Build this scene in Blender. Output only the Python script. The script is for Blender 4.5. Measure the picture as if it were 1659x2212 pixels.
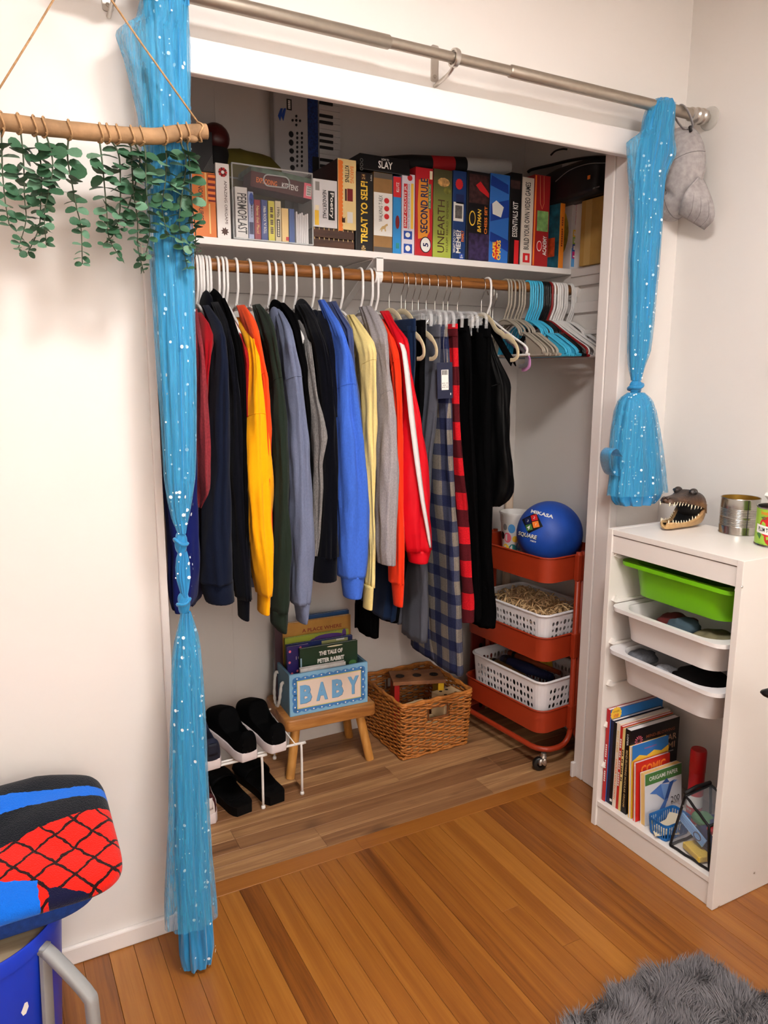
import bpy, bmesh, math, random
import numpy as np
from mathutils import Vector, Matrix, noise
random.seed(11)
for o in list(bpy.data.objects): bpy.data.objects.remove(o, do_unlink=True)
SC = bpy.context.scene
COL = SC.collection
PI = math.pi
V = Vector
# ------------------------------------------------------------------ camera
IW, IH, FPX = 1659.0, 2212.0, 1623.68
C_LOC = V((0.2724, -1.7081, 1.3633)); YAW, PIT, ROL = 0.4942, 0.1818, 0.0032
FW = V((math.sin(YAW)*math.cos(PIT), math.cos(YAW)*math.cos(PIT), -math.sin(PIT)))
_r = V((math.cos(YAW), -math.sin(YAW), 0)); _u = _r.cross(FW)
RT = _r*math.cos(ROL)+_u*math.sin(ROL); UP = -_r*math.sin(ROL)+_u*math.cos(ROL)
cd = bpy.data.cameras.new('camera'); cam = bpy.data.objects.new('camera', cd); COL.objects.link(cam)
cd.sensor_fit = 'HORIZONTAL'; cd.sensor_width = 36.0; cd.lens = 36.0*FPX/IW; cd.clip_start = 0.02; cd.clip_end = 30
m3 = Matrix((RT, UP, -FW)).transposed(); cam.matrix_world = Matrix.Translation(C_LOC) @ m3.to_4x4()
SC.camera = cam
# ------------------------------------------------------------------ world, light, exposure
w = bpy.data.worlds.new('world'); SC.world = w; w.use_nodes = True
w.node_tree.nodes['Background'].inputs[0].default_value = (1.0, 0.95, 0.9, 1); w.node_tree.nodes['Background'].inputs[1].default_value = 0.05
def area(name, loc, size, power, color, rot=(0, 0, 0), shape='DISK'):
    l = bpy.data.lights.new(name, 'AREA'); l.shape = shape; l.size = size; l.energy = power; l.color = color
    o = bpy.data.objects.new(name, l); COL.objects.link(o); o.location = loc; o.rotation_euler = rot; return o
area('ceiling_lamp_light', (0.95, -1.10, 2.40), 0.36, 23, (1.0, 0.965, 0.93))
area('room_lamp_light', (0.55, -2.80, 1.95), 0.6, 54, (1.0, 0.965, 0.93), (math.radians(-62), 0, 0))
vs = SC.view_settings; SC.display_settings.display_device = 'sRGB'
vs.view_transform = 'Standard'; vs.look = 'None'; vs.exposure = 0.62; vs.gamma = 1.0; vs.use_curve_mapping = False
# ------------------------------------------------------------------ helpers
def at(px, py, Y=None, X=None, Z=None):
    """point of the place seen at a photo pixel, at a known depth plane"""
    d = FW + RT*((px-IW/2)/FPX) - UP*((py-IH/2)/FPX)
    if Y is not None: t = (Y-C_LOC.y)/d.y
    elif X is not None: t = (X-C_LOC.x)/d.x
    else: t = (Z-C_LOC.z)/d.z
    return C_LOC + d*t
def lin(c):
    r = []
    for v in c[:3]:
        v = v/255.0
        r.append(v/12.92 if v <= 0.04045 else ((v+0.055)/1.055)**2.4)
    return (r[0], r[1], r[2], 1.0)
MATS = {}
def nmat(name):
    m = bpy.data.materials.new(name); m.use_nodes = True; MATS[name] = m
    nt = m.node_tree; return m, nt, nt.nodes['Principled BSDF']
def N(nt, t, **k):
    n = nt.nodes.new(t)
    for a, b in k.items(): setattr(n, a, b)
    return n
def M(name, rgb, rough=0.5, metal=0.0, nz=None, bump=None, sheen=0.0, trans=0.0, alpha=1.0, coat=0.0, spec=0.5, emit=None, coord='Object', ior=1.45):
    if name in MATS: return MATS[name]
    m, nt, b = nmat(name); L = nt.links.new
    c = lin(rgb)
    b.inputs['Base Color'].default_value = c; b.inputs['Roughness'].default_value = rough; b.inputs['Metallic'].default_value = metal
    b.inputs['Specular IOR Level'].default_value = spec; b.inputs['Sheen Weight'].default_value = sheen
    b.inputs['Transmission Weight'].default_value = trans; b.inputs['Alpha'].default_value = alpha; b.inputs['Coat Weight'].default_value = coat; b.inputs['IOR'].default_value = ior
    if emit: b.inputs['Emission Color'].default_value = lin(emit[0]); b.inputs['Emission Strength'].default_value = emit[1]
    if nz or bump: tc = N(nt, 'ShaderNodeTexCoord')
    if nz:
        t = N(nt, 'ShaderNodeTexNoise'); t.inputs['Scale'].default_value = nz[0]; t.inputs['Detail'].default_value = 4
        mp = N(nt, 'ShaderNodeMapping'); mp.inputs['Scale'].default_value = nz[2] if len(nz) > 2 else (1, 1, 1)
        L(tc.outputs[coord], mp.inputs[0]); L(mp.outputs[0], t.inputs['Vector'])
        r = N(nt, 'ShaderNodeMapRange'); r.inputs[1].default_value = 0.25; r.inputs[2].default_value = 0.75; r.inputs[3].default_value = 1-nz[1]; r.inputs[4].default_value = 1+nz[1]
        L(t.outputs['Fac'], r.inputs[0])
        x = N(nt, 'ShaderNodeMix', data_type='RGBA', blend_type='MULTIPLY'); x.inputs[0].default_value = 1; x.inputs[6].default_value = c
        L(r.outputs[0], x.inputs[7]); L(x.outputs[2], b.inputs['Base Color'])
    if bump:
        t = N(nt, 'ShaderNodeTexNoise'); t.inputs['Scale'].default_value = bump[0]; t.inputs['Detail'].default_value = 3
        mp = N(nt, 'ShaderNodeMapping'); mp.inputs['Scale'].default_value = bump[2] if len(bump) > 2 else (1, 1, 1)
        L(tc.outputs[coord], mp.inputs[0]); L(mp.outputs[0], t.inputs['Vector'])
        bm = N(nt, 'ShaderNodeBump'); bm.inputs['Strength'].default_value = bump[1]; bm.inputs['Distance'].default_value = 0.002
        L(t.outputs['Fac'], bm.inputs['Height']); L(bm.outputs[0], b.inputs['Normal'])
    return m
def MWOOD(name, stops, axis, scale=14.0, stretch=0.06, rough=0.4, rnd=0.5, coat=0.0, knots=0.0, fine=0.3, lines=False):
    """wood: long grain along axis, tone picked per piece"""
    if name in MATS: return MATS[name]
    m, nt, b = nmat(name); L = nt.links.new
    g = N(nt, 'ShaderNodeNewGeometry'); oi = N(nt, 'ShaderNodeObjectInfo')
    sc = [1, 1, 1]; sc[axis] = stretch
    ad = N(nt, 'ShaderNodeVectorMath', operation='MULTIPLY_ADD'); ad.inputs[1].default_value = (37.7, 23.1, 11.9)
    cb = N(nt, 'ShaderNodeCombineXYZ'); [L(oi.outputs['Random'], cb.inputs[i]) for i in range(3)]
    L(cb.outputs[0], ad.inputs[0]); L(g.outputs['Position'], ad.inputs[2])
    mp = N(nt, 'ShaderNodeMapping'); mp.inputs['Scale'].default_value = sc; L(ad.outputs[0], mp.inputs[0])
    t = N(nt, 'ShaderNodeTexNoise'); t.inputs['Scale'].default_value = scale; t.inputs['Detail'].default_value = 6; t.inputs['Distortion'].default_value = 1.2
    L(mp.outputs[0], t.inputs['Vector'])
    t2 = N(nt, 'ShaderNodeTexNoise'); t2.inputs['Scale'].default_value = scale*9; t2.inputs['Detail'].default_value = 3; L(mp.outputs[0], t2.inputs['Vector'])
    a = N(nt, 'ShaderNodeMath', operation='MULTIPLY_ADD'); a.inputs[1].default_value = fine; L(t2.outputs['Fac'], a.inputs[0]); L(t.outputs['Fac'], a.inputs[2])
    r = N(nt, 'ShaderNodeMath', operation='MULTIPLY_ADD'); r.inputs[1].default_value = rnd; L(oi.outputs['Random'], r.inputs[0]); L(a.outputs[0], r.inputs[2])
    mr = N(nt, 'ShaderNodeMapRange'); mr.inputs[1].default_value = 0.35+fine*.35; mr.inputs[2].default_value = 0.68+rnd+fine*.6; L(r.outputs[0], mr.inputs[0])
    cr = N(nt, 'ShaderNodeValToRGB'); e = cr.color_ramp.elements
    while len(e) < len(stops): e.new(0.5)
    for i, (p, c) in enumerate(stops): e[i].position = p; e[i].color = lin(c)
    L(mr.outputs[0], cr.inputs[0])
    out = cr.outputs[0]
    if knots:
        t3 = N(nt, 'ShaderNodeTexNoise'); t3.inputs['Scale'].default_value = 7; t3.inputs['Detail'].default_value = 2
        mp3 = N(nt, 'ShaderNodeMapping'); s3 = [1.6, 1.6, 1.6]; s3[axis] = .55; mp3.inputs['Scale'].default_value = s3; L(ad.outputs[0], mp3.inputs[0]); L(mp3.outputs[0], t3.inputs['Vector'])
        k = N(nt, 'ShaderNodeMapRange'); k.inputs[1].default_value = .62; k.inputs[2].default_value = .75; k.inputs[3].default_value = 0; k.inputs[4].default_value = knots; L(t3.outputs['Fac'], k.inputs[0])
        x = N(nt, 'ShaderNodeMix', data_type='RGBA'); L(k.outputs[0], x.inputs[0]); L(out, x.inputs[6]); x.inputs[7].default_value = lin(stops[0][1]); out = x.outputs[2]
    L(out, b.inputs['Base Color'])
    b.inputs['Roughness'].default_value = rough; b.inputs['Coat Weight'].default_value = coat; b.inputs['Coat Roughness'].default_value = .25
    bm = N(nt, 'ShaderNodeBump'); bm.inputs['Strength'].default_value = .08; bm.inputs['Distance'].default_value = .002; L(t2.outputs['Fac'], bm.inputs['Height']); L(bm.outputs[0], b.inputs['Normal'])
    return m
# -- objects
WMX = {}
PARTS = {}
def wm(o): return WMX.get(o.name, Matrix.Identity(4))
def put(o, label=None, cat=None, group=None, kind=None):
    if label: o['label'] = label
    if cat: o['category'] = cat
    if group: o['group'] = group
    if kind: o['kind'] = kind
    return o
def thing(name, label, cat, loc=(0, 0, 0), rz=0.0, group=None):
    o = bpy.data.objects.new(name, None); COL.objects.link(o); o.empty_display_size = .05
    o.location = loc; o.rotation_euler = (0, 0, rz)
    WMX[o.name] = Matrix.Translation(V(loc)) @ Matrix.Rotation(rz, 4, 'Z')
    return put(o, label, cat, group)
class MB:
    def __init__(s): s.v = []; s.f = []; s.mi = []; s.cur = 0; s.X = None
    def add(s, vs, fs):
        n = len(s.v)
        s.v += [tuple(s.X @ V(p)) for p in vs] if s.X is not None else [tuple(p) for p in vs]
        s.f += [tuple(i+n for i in f) for f in fs]; s.mi += [s.cur]*len(fs); return s
    def box(s, x0, x1, y0, y1, z0, z1, R=None):
        c = V(((x0+x1)/2, (y0+y1)/2, (z0+z1)/2))
        vs = [V((x, y, z)) for x in (x0, x1) for y in (y0, y1) for z in (z0, z1)]
        if R is not None: vs = [c + R @ (p-c) for p in vs]
        return s.add(vs, [(0, 1, 3, 2), (4, 6, 7, 5), (0, 4, 5, 1), (2, 3, 7, 6), (0, 2, 6, 4), (1, 5, 7, 3)])
    def obox(s, c, ax, ay, az):
        """oriented box: centre and three half-extent vectors"""
        c, ax, ay, az = V(c), V(ax), V(ay), V(az)
        vs = [c+i*ax+j*ay+k*az for i in (-1, 1) for j in (-1, 1) for k in (-1, 1)]
        return s.add(vs, [(0, 1, 3, 2), (4, 6, 7, 5), (0, 4, 5, 1), (2, 3, 7, 6), (0, 2, 6, 4), (1, 5, 7, 3)])
    def prism(s, pts, h):
        """polygon (3-d points) extruded by vector h"""
        h = V(h); p = [V(q) for q in pts]; n = len(p)
        return s.add(p+[q+h for q in p], [tuple(range(n-1, -1, -1)), tuple(range(n, 2*n))]+[(i, (i+1) % n, n+(i+1) % n, n+i) for i in range(n)])
    def loft(s, rings, cap=True, closed=True):
        n = len(rings[0]); vs = [p for r in rings for p in r]; fs = []
        for k in range(len(rings)-1):
            for i in range(n if closed else n-1):
                j = (i+1) % n; fs.append((k*n+i, k*n+j, (k+1)*n+j, (k+1)*n+i))
        if cap and closed: fs.append(tuple(range(n-1, -1, -1))); fs.append(tuple((len(rings)-1)*n+i for i in range(n)))
        return s.add(vs, fs)
    def tube(s, pts, r, n=8, cap=True, closed=False):
        pts = [V(p) for p in pts]; k = len(pts); rs = r if isinstance(r, (list, tuple)) else [r]*k
        T = []
        for i in range(k):
            if closed: t = pts[(i+1) % k]-pts[i-1]
            else: t = pts[min(i+1, k-1)]-pts[max(i-1, 0)]
            T.append(t.normalized() if t.length > 1e-9 else V((0, 0, 1)))
        a = T[0].cross(V((0, 0, 1)))
        if a.length < .1: a = T[0].cross(V((1, 0, 0)))
        a.normalize(); rings = []
        for i in range(k):
            a = a - T[i]*a.dot(T[i]); a.normalize(); b = T[i].cross(a)
            rings.append([pts[i]+(a*math.cos(2*PI*j/n)+b*math.sin(2*PI*j/n))*rs[i] for j in range(n)])
        if closed: rings.append(rings[0])
        return s.loft(rings, cap=cap and not closed)
    def cyl(s, p0, p1, r, r2=None, n=16): return s.tube([p0, p1], [r, r if r2 is None else r2], n)
    def lathe(s, prof, c=(0, 0, 0), n=24, axis='Z', cap=False):
        c = V(c); R = {'Z': Matrix.Identity(3), 'X': Matrix.Rotation(PI/2, 3, 'Y'), 'Y': Matrix.Rotation(-PI/2, 3, 'X')}[axis] if isinstance(axis, str) else axis
        return s.loft([[c+R @ V((r*math.cos(2*PI*j/n), r*math.sin(2*PI*j/n), z)) for j in range(n)] for r, z in prof], cap=cap)
    def sphere(s, c, r, nu=16, nv=10, R=None):
        r = (r, r, r) if not isinstance(r, (tuple, list)) else r; c = V(c)
        rings = []
        for k in range(nv+1):
            ph = PI*k/nv; q = []
            for j in range(nu):
                p = V((r[0]*math.sin(ph)*math.cos(2*PI*j/nu), r[1]*math.sin(ph)*math.sin(2*PI*j/nu), r[2]*math.cos(ph)))
                q.append(c+(R @ p if R is not None else p))
            rings.append(q)
        return s.loft(rings, cap=False)
    def grid(s, fn, nu, nv, wrap=False):
        vs = [fn(i/(nu if wrap else nu-1), j/(nv-1)) for j in range(nv) for i in range(nu)]
        fs = []
        for j in range(nv-1):
            for i in range(nu if wrap else nu-1):
                k = (i+1) % nu; fs.append((j*nu+i, j*nu+k, (j+1)*nu+k, (j+1)*nu+i))
        return s.add(vs, fs)
    def poly(s, pts): return s.add(pts, [tuple(range(len(pts)))])
    def disc(s, c, a, b, n=16):
        c, a, b = V(c), V(a), V(b); return s.poly([c+a*math.cos(2*PI*i/n)+b*math.sin(2*PI*i/n) for i in range(n)])
    def build(s, name, mat, parent=None, smooth=False, bevel=0, local=False, label=None, cat=None, group=None, kind=None, solid=0, sub=0, merge=False, seg=2, angle=40):
        vs = [V(p) for p in s.v]; loc = V((0, 0, 0))
        if parent is not None and not local:
            I = wm(parent).inverted(); vs = [I @ p for p in vs]
        elif parent is None:
            lo = [min(p[i] for p in vs) for i in range(3)]; hi = [max(p[i] for p in vs) for i in range(3)]
            loc = V(((lo[0]+hi[0])/2, (lo[1]+hi[1])/2, lo[2])); vs = [p-loc for p in vs]
        me = bpy.data.meshes.new(name); me.from_pydata([tuple(p) for p in vs], [], s.f)
        ms = mat if isinstance(mat, (list, tuple)) else [mat]
        for q in ms: me.materials.append(q)
        if len(ms) > 1: me.polygons.foreach_set('material_index', s.mi)
        bm = bmesh.new(); bm.from_mesh(me)
        if merge or smooth: bmesh.ops.remove_doubles(bm, verts=bm.verts, dist=1e-6)
        bmesh.ops.recalc_face_normals(bm, faces=bm.faces)
        if bevel:
            ed = [e for e in bm.edges if len(e.link_faces) == 2 and e.calc_face_angle(0) > math.radians(angle)]
            bmesh.ops.bevel(bm, geom=ed, offset=bevel, segments=seg, profile=.5, affect='EDGES', clamp_overlap=True)
        bm.to_mesh(me); bm.free()
        if smooth:
            me.polygons.foreach_set('use_smooth', [True]*len(me.polygons))
            if smooth != 2: me.set_sharp_from_angle(angle=math.radians(50))
        o = bpy.data.objects.new(name, me); COL.objects.link(o); o.location = loc
        if parent is not None: o.parent = parent; WMX[o.name] = wm(parent).copy(); PARTS.setdefault(parent.name, []).append(o)
        else: WMX[o.name] = Matrix.Translation(loc)
        if solid: md = o.modifiers.new('thickness', 'SOLIDIFY'); md.thickness = solid; md.offset = 0
        if sub: md = o.modifiers.new('smooth', 'SUBSURF'); md.levels = sub; md.render_levels = sub
        return put(o, label, cat, group, kind)
def copy_of(o, parent=None, mat=None):
    c = o.copy(); COL.objects.link(c)
    if parent is not None: c.parent = parent
    return c
FONTC = {}
def text(parent, s, c, right, up, h=None, w=None, mat=None, bold=0.0, lift=.0006, name='lettering', shear=0.0, kind=None):
    """flat print: letters as a thin mesh lying on a surface; c = centre, h/w = size of the block"""
    key = (s, bold, shear)
    if s.startswith('~'):                        # print too small to read: a row of dashes
        FONTC[key] = ([V((i*.6+dx, dy, 0)) for i, ch in enumerate(s) if ch == '~' for dx, dy in ((0, 0), (.45, 0), (.45, .5), (0, .5))], [(4*i, 4*i+1, 4*i+2, 4*i+3) for i in range(s.count('~'))])
    if key not in FONTC:
        cu = bpy.data.curves.new('lettering', 'FONT'); cu.body = s; cu.align_x = 'CENTER'; cu.resolution_u = 2; cu.offset = bold; cu.shear = shear; cu.space_line = .85
        ob = bpy.data.objects.new('lettering_tmp', cu); COL.objects.link(ob)
        me = bpy.data.meshes.new_from_object(ob); bpy.data.objects.remove(ob); bpy.data.curves.remove(cu)
        FONTC[key] = ([v.co.copy() for v in me.vertices], [tuple(p.vertices) for p in me.polygons]); bpy.data.meshes.remove(me)
    vs, fs = FONTC[key]
    if not vs: return None
    x0, x1 = min(p.x for p in vs), max(p.x for p in vs); y0, y1 = min(p.y for p in vs), max(p.y for p in vs)
    sx = sy = None
    if w: sx = w/(x1-x0)
    if h: sy = h/(y1-y0)
    sx = sx or sy; sy = sy or sx
    right, up = V(right).normalized(), V(up).normalized(); n = right.cross(up)
    b = MB(); b.add([V(c)+right*((p.x-(x0+x1)/2)*sx)+up*((p.y-(y0+y1)/2)*sy)+n*lift for p in vs], fs)
    return b.build(name, mat, parent, kind=kind)
def patch(parent, c, right, up, w, h, mat, lift=.0004, name='print_panel', n=0):
    right, up = V(right).normalized(), V(up).normalized(); nn = right.cross(up); c = V(c)+nn*lift; b = MB()
    if n: b.disc(c, right*w/2, up*h/2, n)
    else: b.poly([c-right*w/2-up*h/2, c+right*w/2-up*h/2, c+right*w/2+up*h/2, c-right*w/2+up*h/2])
    return b.build(name, mat, parent)
def bez(p0, p1, p2, p3, n):
    p0, p1, p2, p3 = V(p0), V(p1), V(p2), V(p3); o = []
    for i in range(n+1):
        t = i/n; o.append(p0*(1-t)**3+p1*3*t*(1-t)**2+p2*3*t*t*(1-t)+p3*t**3)
    return o
def crom(P, n=6, closed=False):
    """smooth path through points"""
    P = [V(p) for p in P]; k = len(P); o = []
    for i in range(k if closed else k-1):
        a, b, c, d = (P[(i-1) % k] if closed or i > 0 else P[i]*2-P[i+1]), P[i], P[(i+1) % k], (P[(i+2) % k] if closed or i+2 < k else P[i+1]*2-P[i])
        for j in range(n):
            t = j/n; o.append(.5*((2*b)+(c-a)*t+(2*a-5*b+4*c-d)*t*t+(3*b-a-3*c+d)*t**3))
    if not closed: o.append(P[-1])
    return o
def lerp(a, b, t): return a+(b-a)*t
def interp(x, tab):
    if x <= tab[0][0]: return tab[0][1]
    for (a, p), (b, q) in zip(tab, tab[1:]):
        if x <= b: return p+(q-p)*(x-a)/(b-a) if b > a else q
    return tab[-1][1]
def rrect(w, h, r, n=4):
    """rounded rectangle outline in 2-d"""
    o = []
    for cx, cy, a in ((w/2-r, h/2-r, 0), (-w/2+r, h/2-r, PI/2), (-w/2+r, -h/2+r, PI), (w/2-r, -h/2+r, 1.5*PI)):
        for i in range(n+1): o.append((cx+r*math.cos(a+PI/2*i/n), cy+r*math.sin(a+PI/2*i/n)))
    return o
X3, Y3, Z3 = V((1, 0, 0)), V((0, 1, 0)), V((0, 0, 1))
# ------------------------------------------------------------------ the setting
LX, JX, RX, BY = 0.626, 1.9865, 2.212, 0.76
CEIL = 2.44
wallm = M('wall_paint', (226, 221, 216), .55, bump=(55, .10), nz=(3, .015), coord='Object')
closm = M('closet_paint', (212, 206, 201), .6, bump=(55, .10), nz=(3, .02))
trimm = M('trim_paint', (232, 226, 222), .38, bump=(30, .06))
shelfm = M('shelf_paint', (236, 231, 227), .4, bump=(30, .06))
b = MB(); b.box(-1.4, LX-.008, 0, .1, 0, CEIL); b.box(JX+.028, RX, 0, .1, 0, CEIL); b.box(LX-.008, JX+.028, 0, .1, 2.03, CEIL)
put(b.build('wall_front', wallm), kind='structure')
put(MB().box(RX, RX+.1, -3.2, BY+.1, 0, CEIL).build('wall_right', wallm), kind='structure')
put(MB().box(-1.5, -1.4, -3.2, .1, 0, CEIL).build('wall_left', wallm), kind='structure')
put(MB().box(-1.5, RX+.1, -3.3, -3.2, 0, CEIL).build('wall_rear', wallm), kind='structure')
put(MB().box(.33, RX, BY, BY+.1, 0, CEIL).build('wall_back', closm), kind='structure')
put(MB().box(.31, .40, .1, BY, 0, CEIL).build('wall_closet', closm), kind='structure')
put(MB().box(-1.5, RX+.1, -3.3, BY+.1, CEIL, CEIL+.1).build('ceiling', wallm), kind='structure')
# wall seam batten on the closet's back wall
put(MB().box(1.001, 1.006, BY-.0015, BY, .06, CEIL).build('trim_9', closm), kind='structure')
# trims
put(MB().box(LX-.018, LX, -.008, .085, 0, 2.03).build('trim_1', trimm, bevel=.003), kind='structure')
b = MB(); b.box(JX, JX+.030, -.012, .044, 0, 2.03); b.box(JX-.001, JX+.028, .0475, .088, 0, 2.03); b.box(JX+.005, JX+.028, .03, .06, 0, 2.03)
put(b.build('trim_2', trimm, bevel=.003), kind='structure')
put(MB().box(JX+.030, JX+.040, -.005, .02, 0, 2.05).build('trim_3', trimm, bevel=.002), kind='structure')
put(MB().box(JX-.016, JX-.001, .075, .088, 0, .055).build('trim_4', trimm, bevel=.003), kind='structure')
b = MB(); b.box(LX-.02, JX+.032, -.018, .006, 1.978, 2.048)
put(b.build('trim_5', trimm, bevel=.004), kind='structure')
put(MB().box(-1.4, LX-.006, -.013, 0, 0, .046).build('baseboard_left', trimm, bevel=.004), kind='structure')
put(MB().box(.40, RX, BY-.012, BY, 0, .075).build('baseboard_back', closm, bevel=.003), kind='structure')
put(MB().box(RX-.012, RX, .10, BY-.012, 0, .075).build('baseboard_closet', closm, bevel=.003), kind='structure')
put(MB().box(RX-.012, RX, -3.2, 0, 0, .075).build('baseboard_right', trimm, bevel=.003), kind='structure')
# floor: oak strips running towards the closet, border strip, closet laminate
fl = MB().box(-1.5, RX+.1, -3.3, BY+.1, -.06, -.0125).build('floor', M('subfloor', (70, 45, 25), .8), kind='structure')
oak = MWOOD('oak_strip', [(0, (98, 52, 17)), (.3, (134, 78, 27)), (.62, (152, 94, 34)), (1, (172, 114, 46))], 1, 26, .035, .36, .5, coat=.25, fine=.45)
rs = random.Random(5); x = -.30; SW = .0572
while x < RX-.002:
    y = .0585 - 0.0; first = True
    while y > -3.1:
        ln = rs.uniform(.35, 1.25); 
        if y < -1.5: ln = 3
        y0 = max(y-ln, -3.2)
        MB().box(x+.0003, min(x+SW-.0003, RX), y0+.0004, y, -.0125, rs.uniform(-.0004, 0)).build('floor_board', oak, fl, bevel=.0007, seg=1)
        y = y0
    x += SW
MB().box(-1.5, -.3, -3.2, .0585, -.0125, 0).build('floor_board', oak, fl)
oakx = MWOOD('oak_border', [(0, (112, 60, 20)), (.45, (142, 84, 30)), (1, (164, 104, 42))], 0, 26, .035, .36, .4, coat=.25, fine=.45)
for a, c in ((LX-.3, 1.16), (1.16, JX+.1)): MB().box(a, c-.0004, .059, .1175, -.0125, .0004).build('border_board', oakx, fl, bevel=.0007, seg=1)
lam = MWOOD('laminate', [(0, (80, 50, 28)), (.3, (128, 88, 56)), (.6, (156, 114, 76)), (.85, (192, 150, 102)), (1, (210, 172, 122))], 0, 30, .05, .5, .5, knots=.8, fine=.3)
rs = random.Random(8); yy = .1185
for r in range(6):
    xx = .33 - rs.uniform(.1, .5); h = .108
    while xx < RX:
        l = rs.uniform(.55, .95); x0 = max(xx, .40); x1 = min(xx+l, RX)
        if x1 > x0+.02:
            # each plank is printed as two narrow strips
            MB().box(x0+.0004, x1-.0004, yy+.0003, min(yy+h*.52, BY)-.0002, -.0125, .001).build('laminate_plank', lam, fl, bevel=.0006, seg=1)
            MB().box(x0+.0004, x1-.0004, yy+h*.52, min(yy+h, BY)-.0003, -.0125, .001).build('laminate_plank', lam, fl, bevel=.0006, seg=1)
        xx += l
    yy += h
# ------------------------------------------------------------------ closet shelf, cleats and hanging rod
SF, SZ = .446, 1.735                                  # shelf front edge, shelf top
put(MB().box(.402, RX-.002, SF, BY-.001, SZ-.0195, SZ).build('closet_shelf', shelfm, bevel=.0015), 'white painted board shelf across the closet above the clothes rod', 'shelf')
b = MB(); b.box(RX-.016, RX-.0005, .22, BY-.017, SZ-.062, SZ-.0197); b.box(RX-.022, RX-.0005, .12, SF-.0008, SZ-.030, SZ)
put(b.build('trim_6', closm, bevel=.002), kind='structure')
put(MB().box(.42, RX-.018, BY-.016, BY-.0005, SZ-.115, SZ-.0197).build('trim_7', closm, bevel=.002), kind='structure')
b = MB(); b.box(RX-.012, RX-.0005, .13, BY-.001, SZ-.155, SZ-.118); put(b.build('trim_8', trimm, bevel=.002), kind='structure')
put(MB().box(RX-.012, RX-.0005, .13, BY-.001, SZ-.232, SZ-.215).build('trim_10', trimm, bevel=.002), kind='structure')
RODY, RODZ, RODR = .45, 1.662, .0172
rodw = MWOOD('rod_wood', [(0, (84, 48, 18)), (.4, (136, 84, 36)), (1, (172, 116, 58))], 0, 60, .05, .4, .1, coat=.2, fine=.5)
t = thing('closet_rod', 'round brown wooden clothes rod under the white closet shelf', 'clothes rod', (1.3, RODY, RODZ))
MB().cyl((.402, RODY, RODZ), (RX-.004, RODY, RODZ), RODR, n=24).build('rod', rodw, t, smooth=True)
wpl = M('white_plastic', (238, 234, 230), .35)
for sx in (RX-.006,):
    b = MB(); b.lathe([(RODR+.001, -.012), (RODR+.006, -.012), (RODR+.006, -.004), (.034, -.003), (.034, .006), (0.001, .006)], (sx, RODY, RODZ), 24, 'X'); b.build('flange', wpl, t, smooth=True)
# middle bracket: hook round the rod, strap up to the shelf, brace to the wall
bx = at(812, 590, Y=RODY).x
t2 = thing('rod_bracket', 'white metal bracket holding the wooden clothes rod under the shelf', 'bracket', (bx, RODY, SZ-.05))
b = MB(); b.box(bx-.012, bx+.012, RODY-.028, RODY-.024, RODZ+.012, SZ-.0197); b.box(bx-.012, bx+.012, RODY-.028, BY-.02, SZ-.024, SZ-.0198); b.build('strap', wpl, t2, bevel=.001)
b = MB(); P = [(bx, RODY+math.cos(a)*(RODR+.004), RODZ+math.sin(a)*(RODR+.004)) for a in [PI*(.55+.09*i) for i in range(13)]]
b.loft([[V(p)+V((s*.012, 0, 0))+V((0, p[1]-RODY, p[2]-RODZ)).normalized()*q for s, q in ((-1, 0), (1, 0), (1, .004), (-1, .004))] for p in P]); b.build('hook', wpl, t2, smooth=True)
MB().obox((bx, .60, RODZ-.03), (.010, 0, 0), (0, .155, -.082), (0, .0015, .0015)).build('brace', wpl, t2)
# ------------------------------------------------------------------ curtain rod over the closet
CRY, CRZ = -.09, 2.092
nickel = M('brushed_nickel', (168, 158, 145), .42, .85, nz=(60, .06))
nickel2 = M('bright_nickel', (200, 194, 186), .3, .9)
t = thing('curtain_rod', 'brushed nickel telescoping curtain rod above the closet opening', 'curtain rod', (1.3, CRY, CRZ))
xa, xb = at(842, 92, Y=CRY).x, at(1100, 155, Y=CRY).x
b = MB(); b.lathe([(.001, -.02), (.0148, -.02), (.0148, xa-.52-.004), (.0125, xa-.52)], (.52, CRY, CRZ), 24, 'X'); b.build('rod_tube', nickel, t, smooth=True)
b = MB(); b.cyl((xa-.02, CRY, CRZ), (xb+.02, CRY, CRZ), .0120, n=24); b.build('rod_tube', nickel, t, smooth=True)
b = MB(); b.lathe([(.0125, 0), (.0148, .004), (.0148, RX-.05-xb)], (xb, CRY, CRZ), 24, 'X'); b.build('rod_tube', nickel, t, smooth=True)
b = MB(); b.lathe([(.0148, -.085), (.0185, -.083), (.0185, -.075), (.016, -.073), (.016, -.066), (.021, -.062), (.021, -.052), (.0165, -.05), (.0165, -.044), (.022, -.040), (.022, -.030), (.012, -.02), (.012, -.004)], (RX, CRY, CRZ), 24, 'X'); b.build('finial', nickel2, t, smooth=True)
b = MB(); b.lathe([(.010, -.012), (.026, -.009), (.031, -.006), (.032, -.0015), (.010, -.0015)], (RX-.0005, CRY, CRZ), 32, 'X'); b.build('wall_cup', M('clear_plastic_cup', (225, 222, 216), .12, 0, alpha=.38, spec=.8), t, smooth=True)
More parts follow.
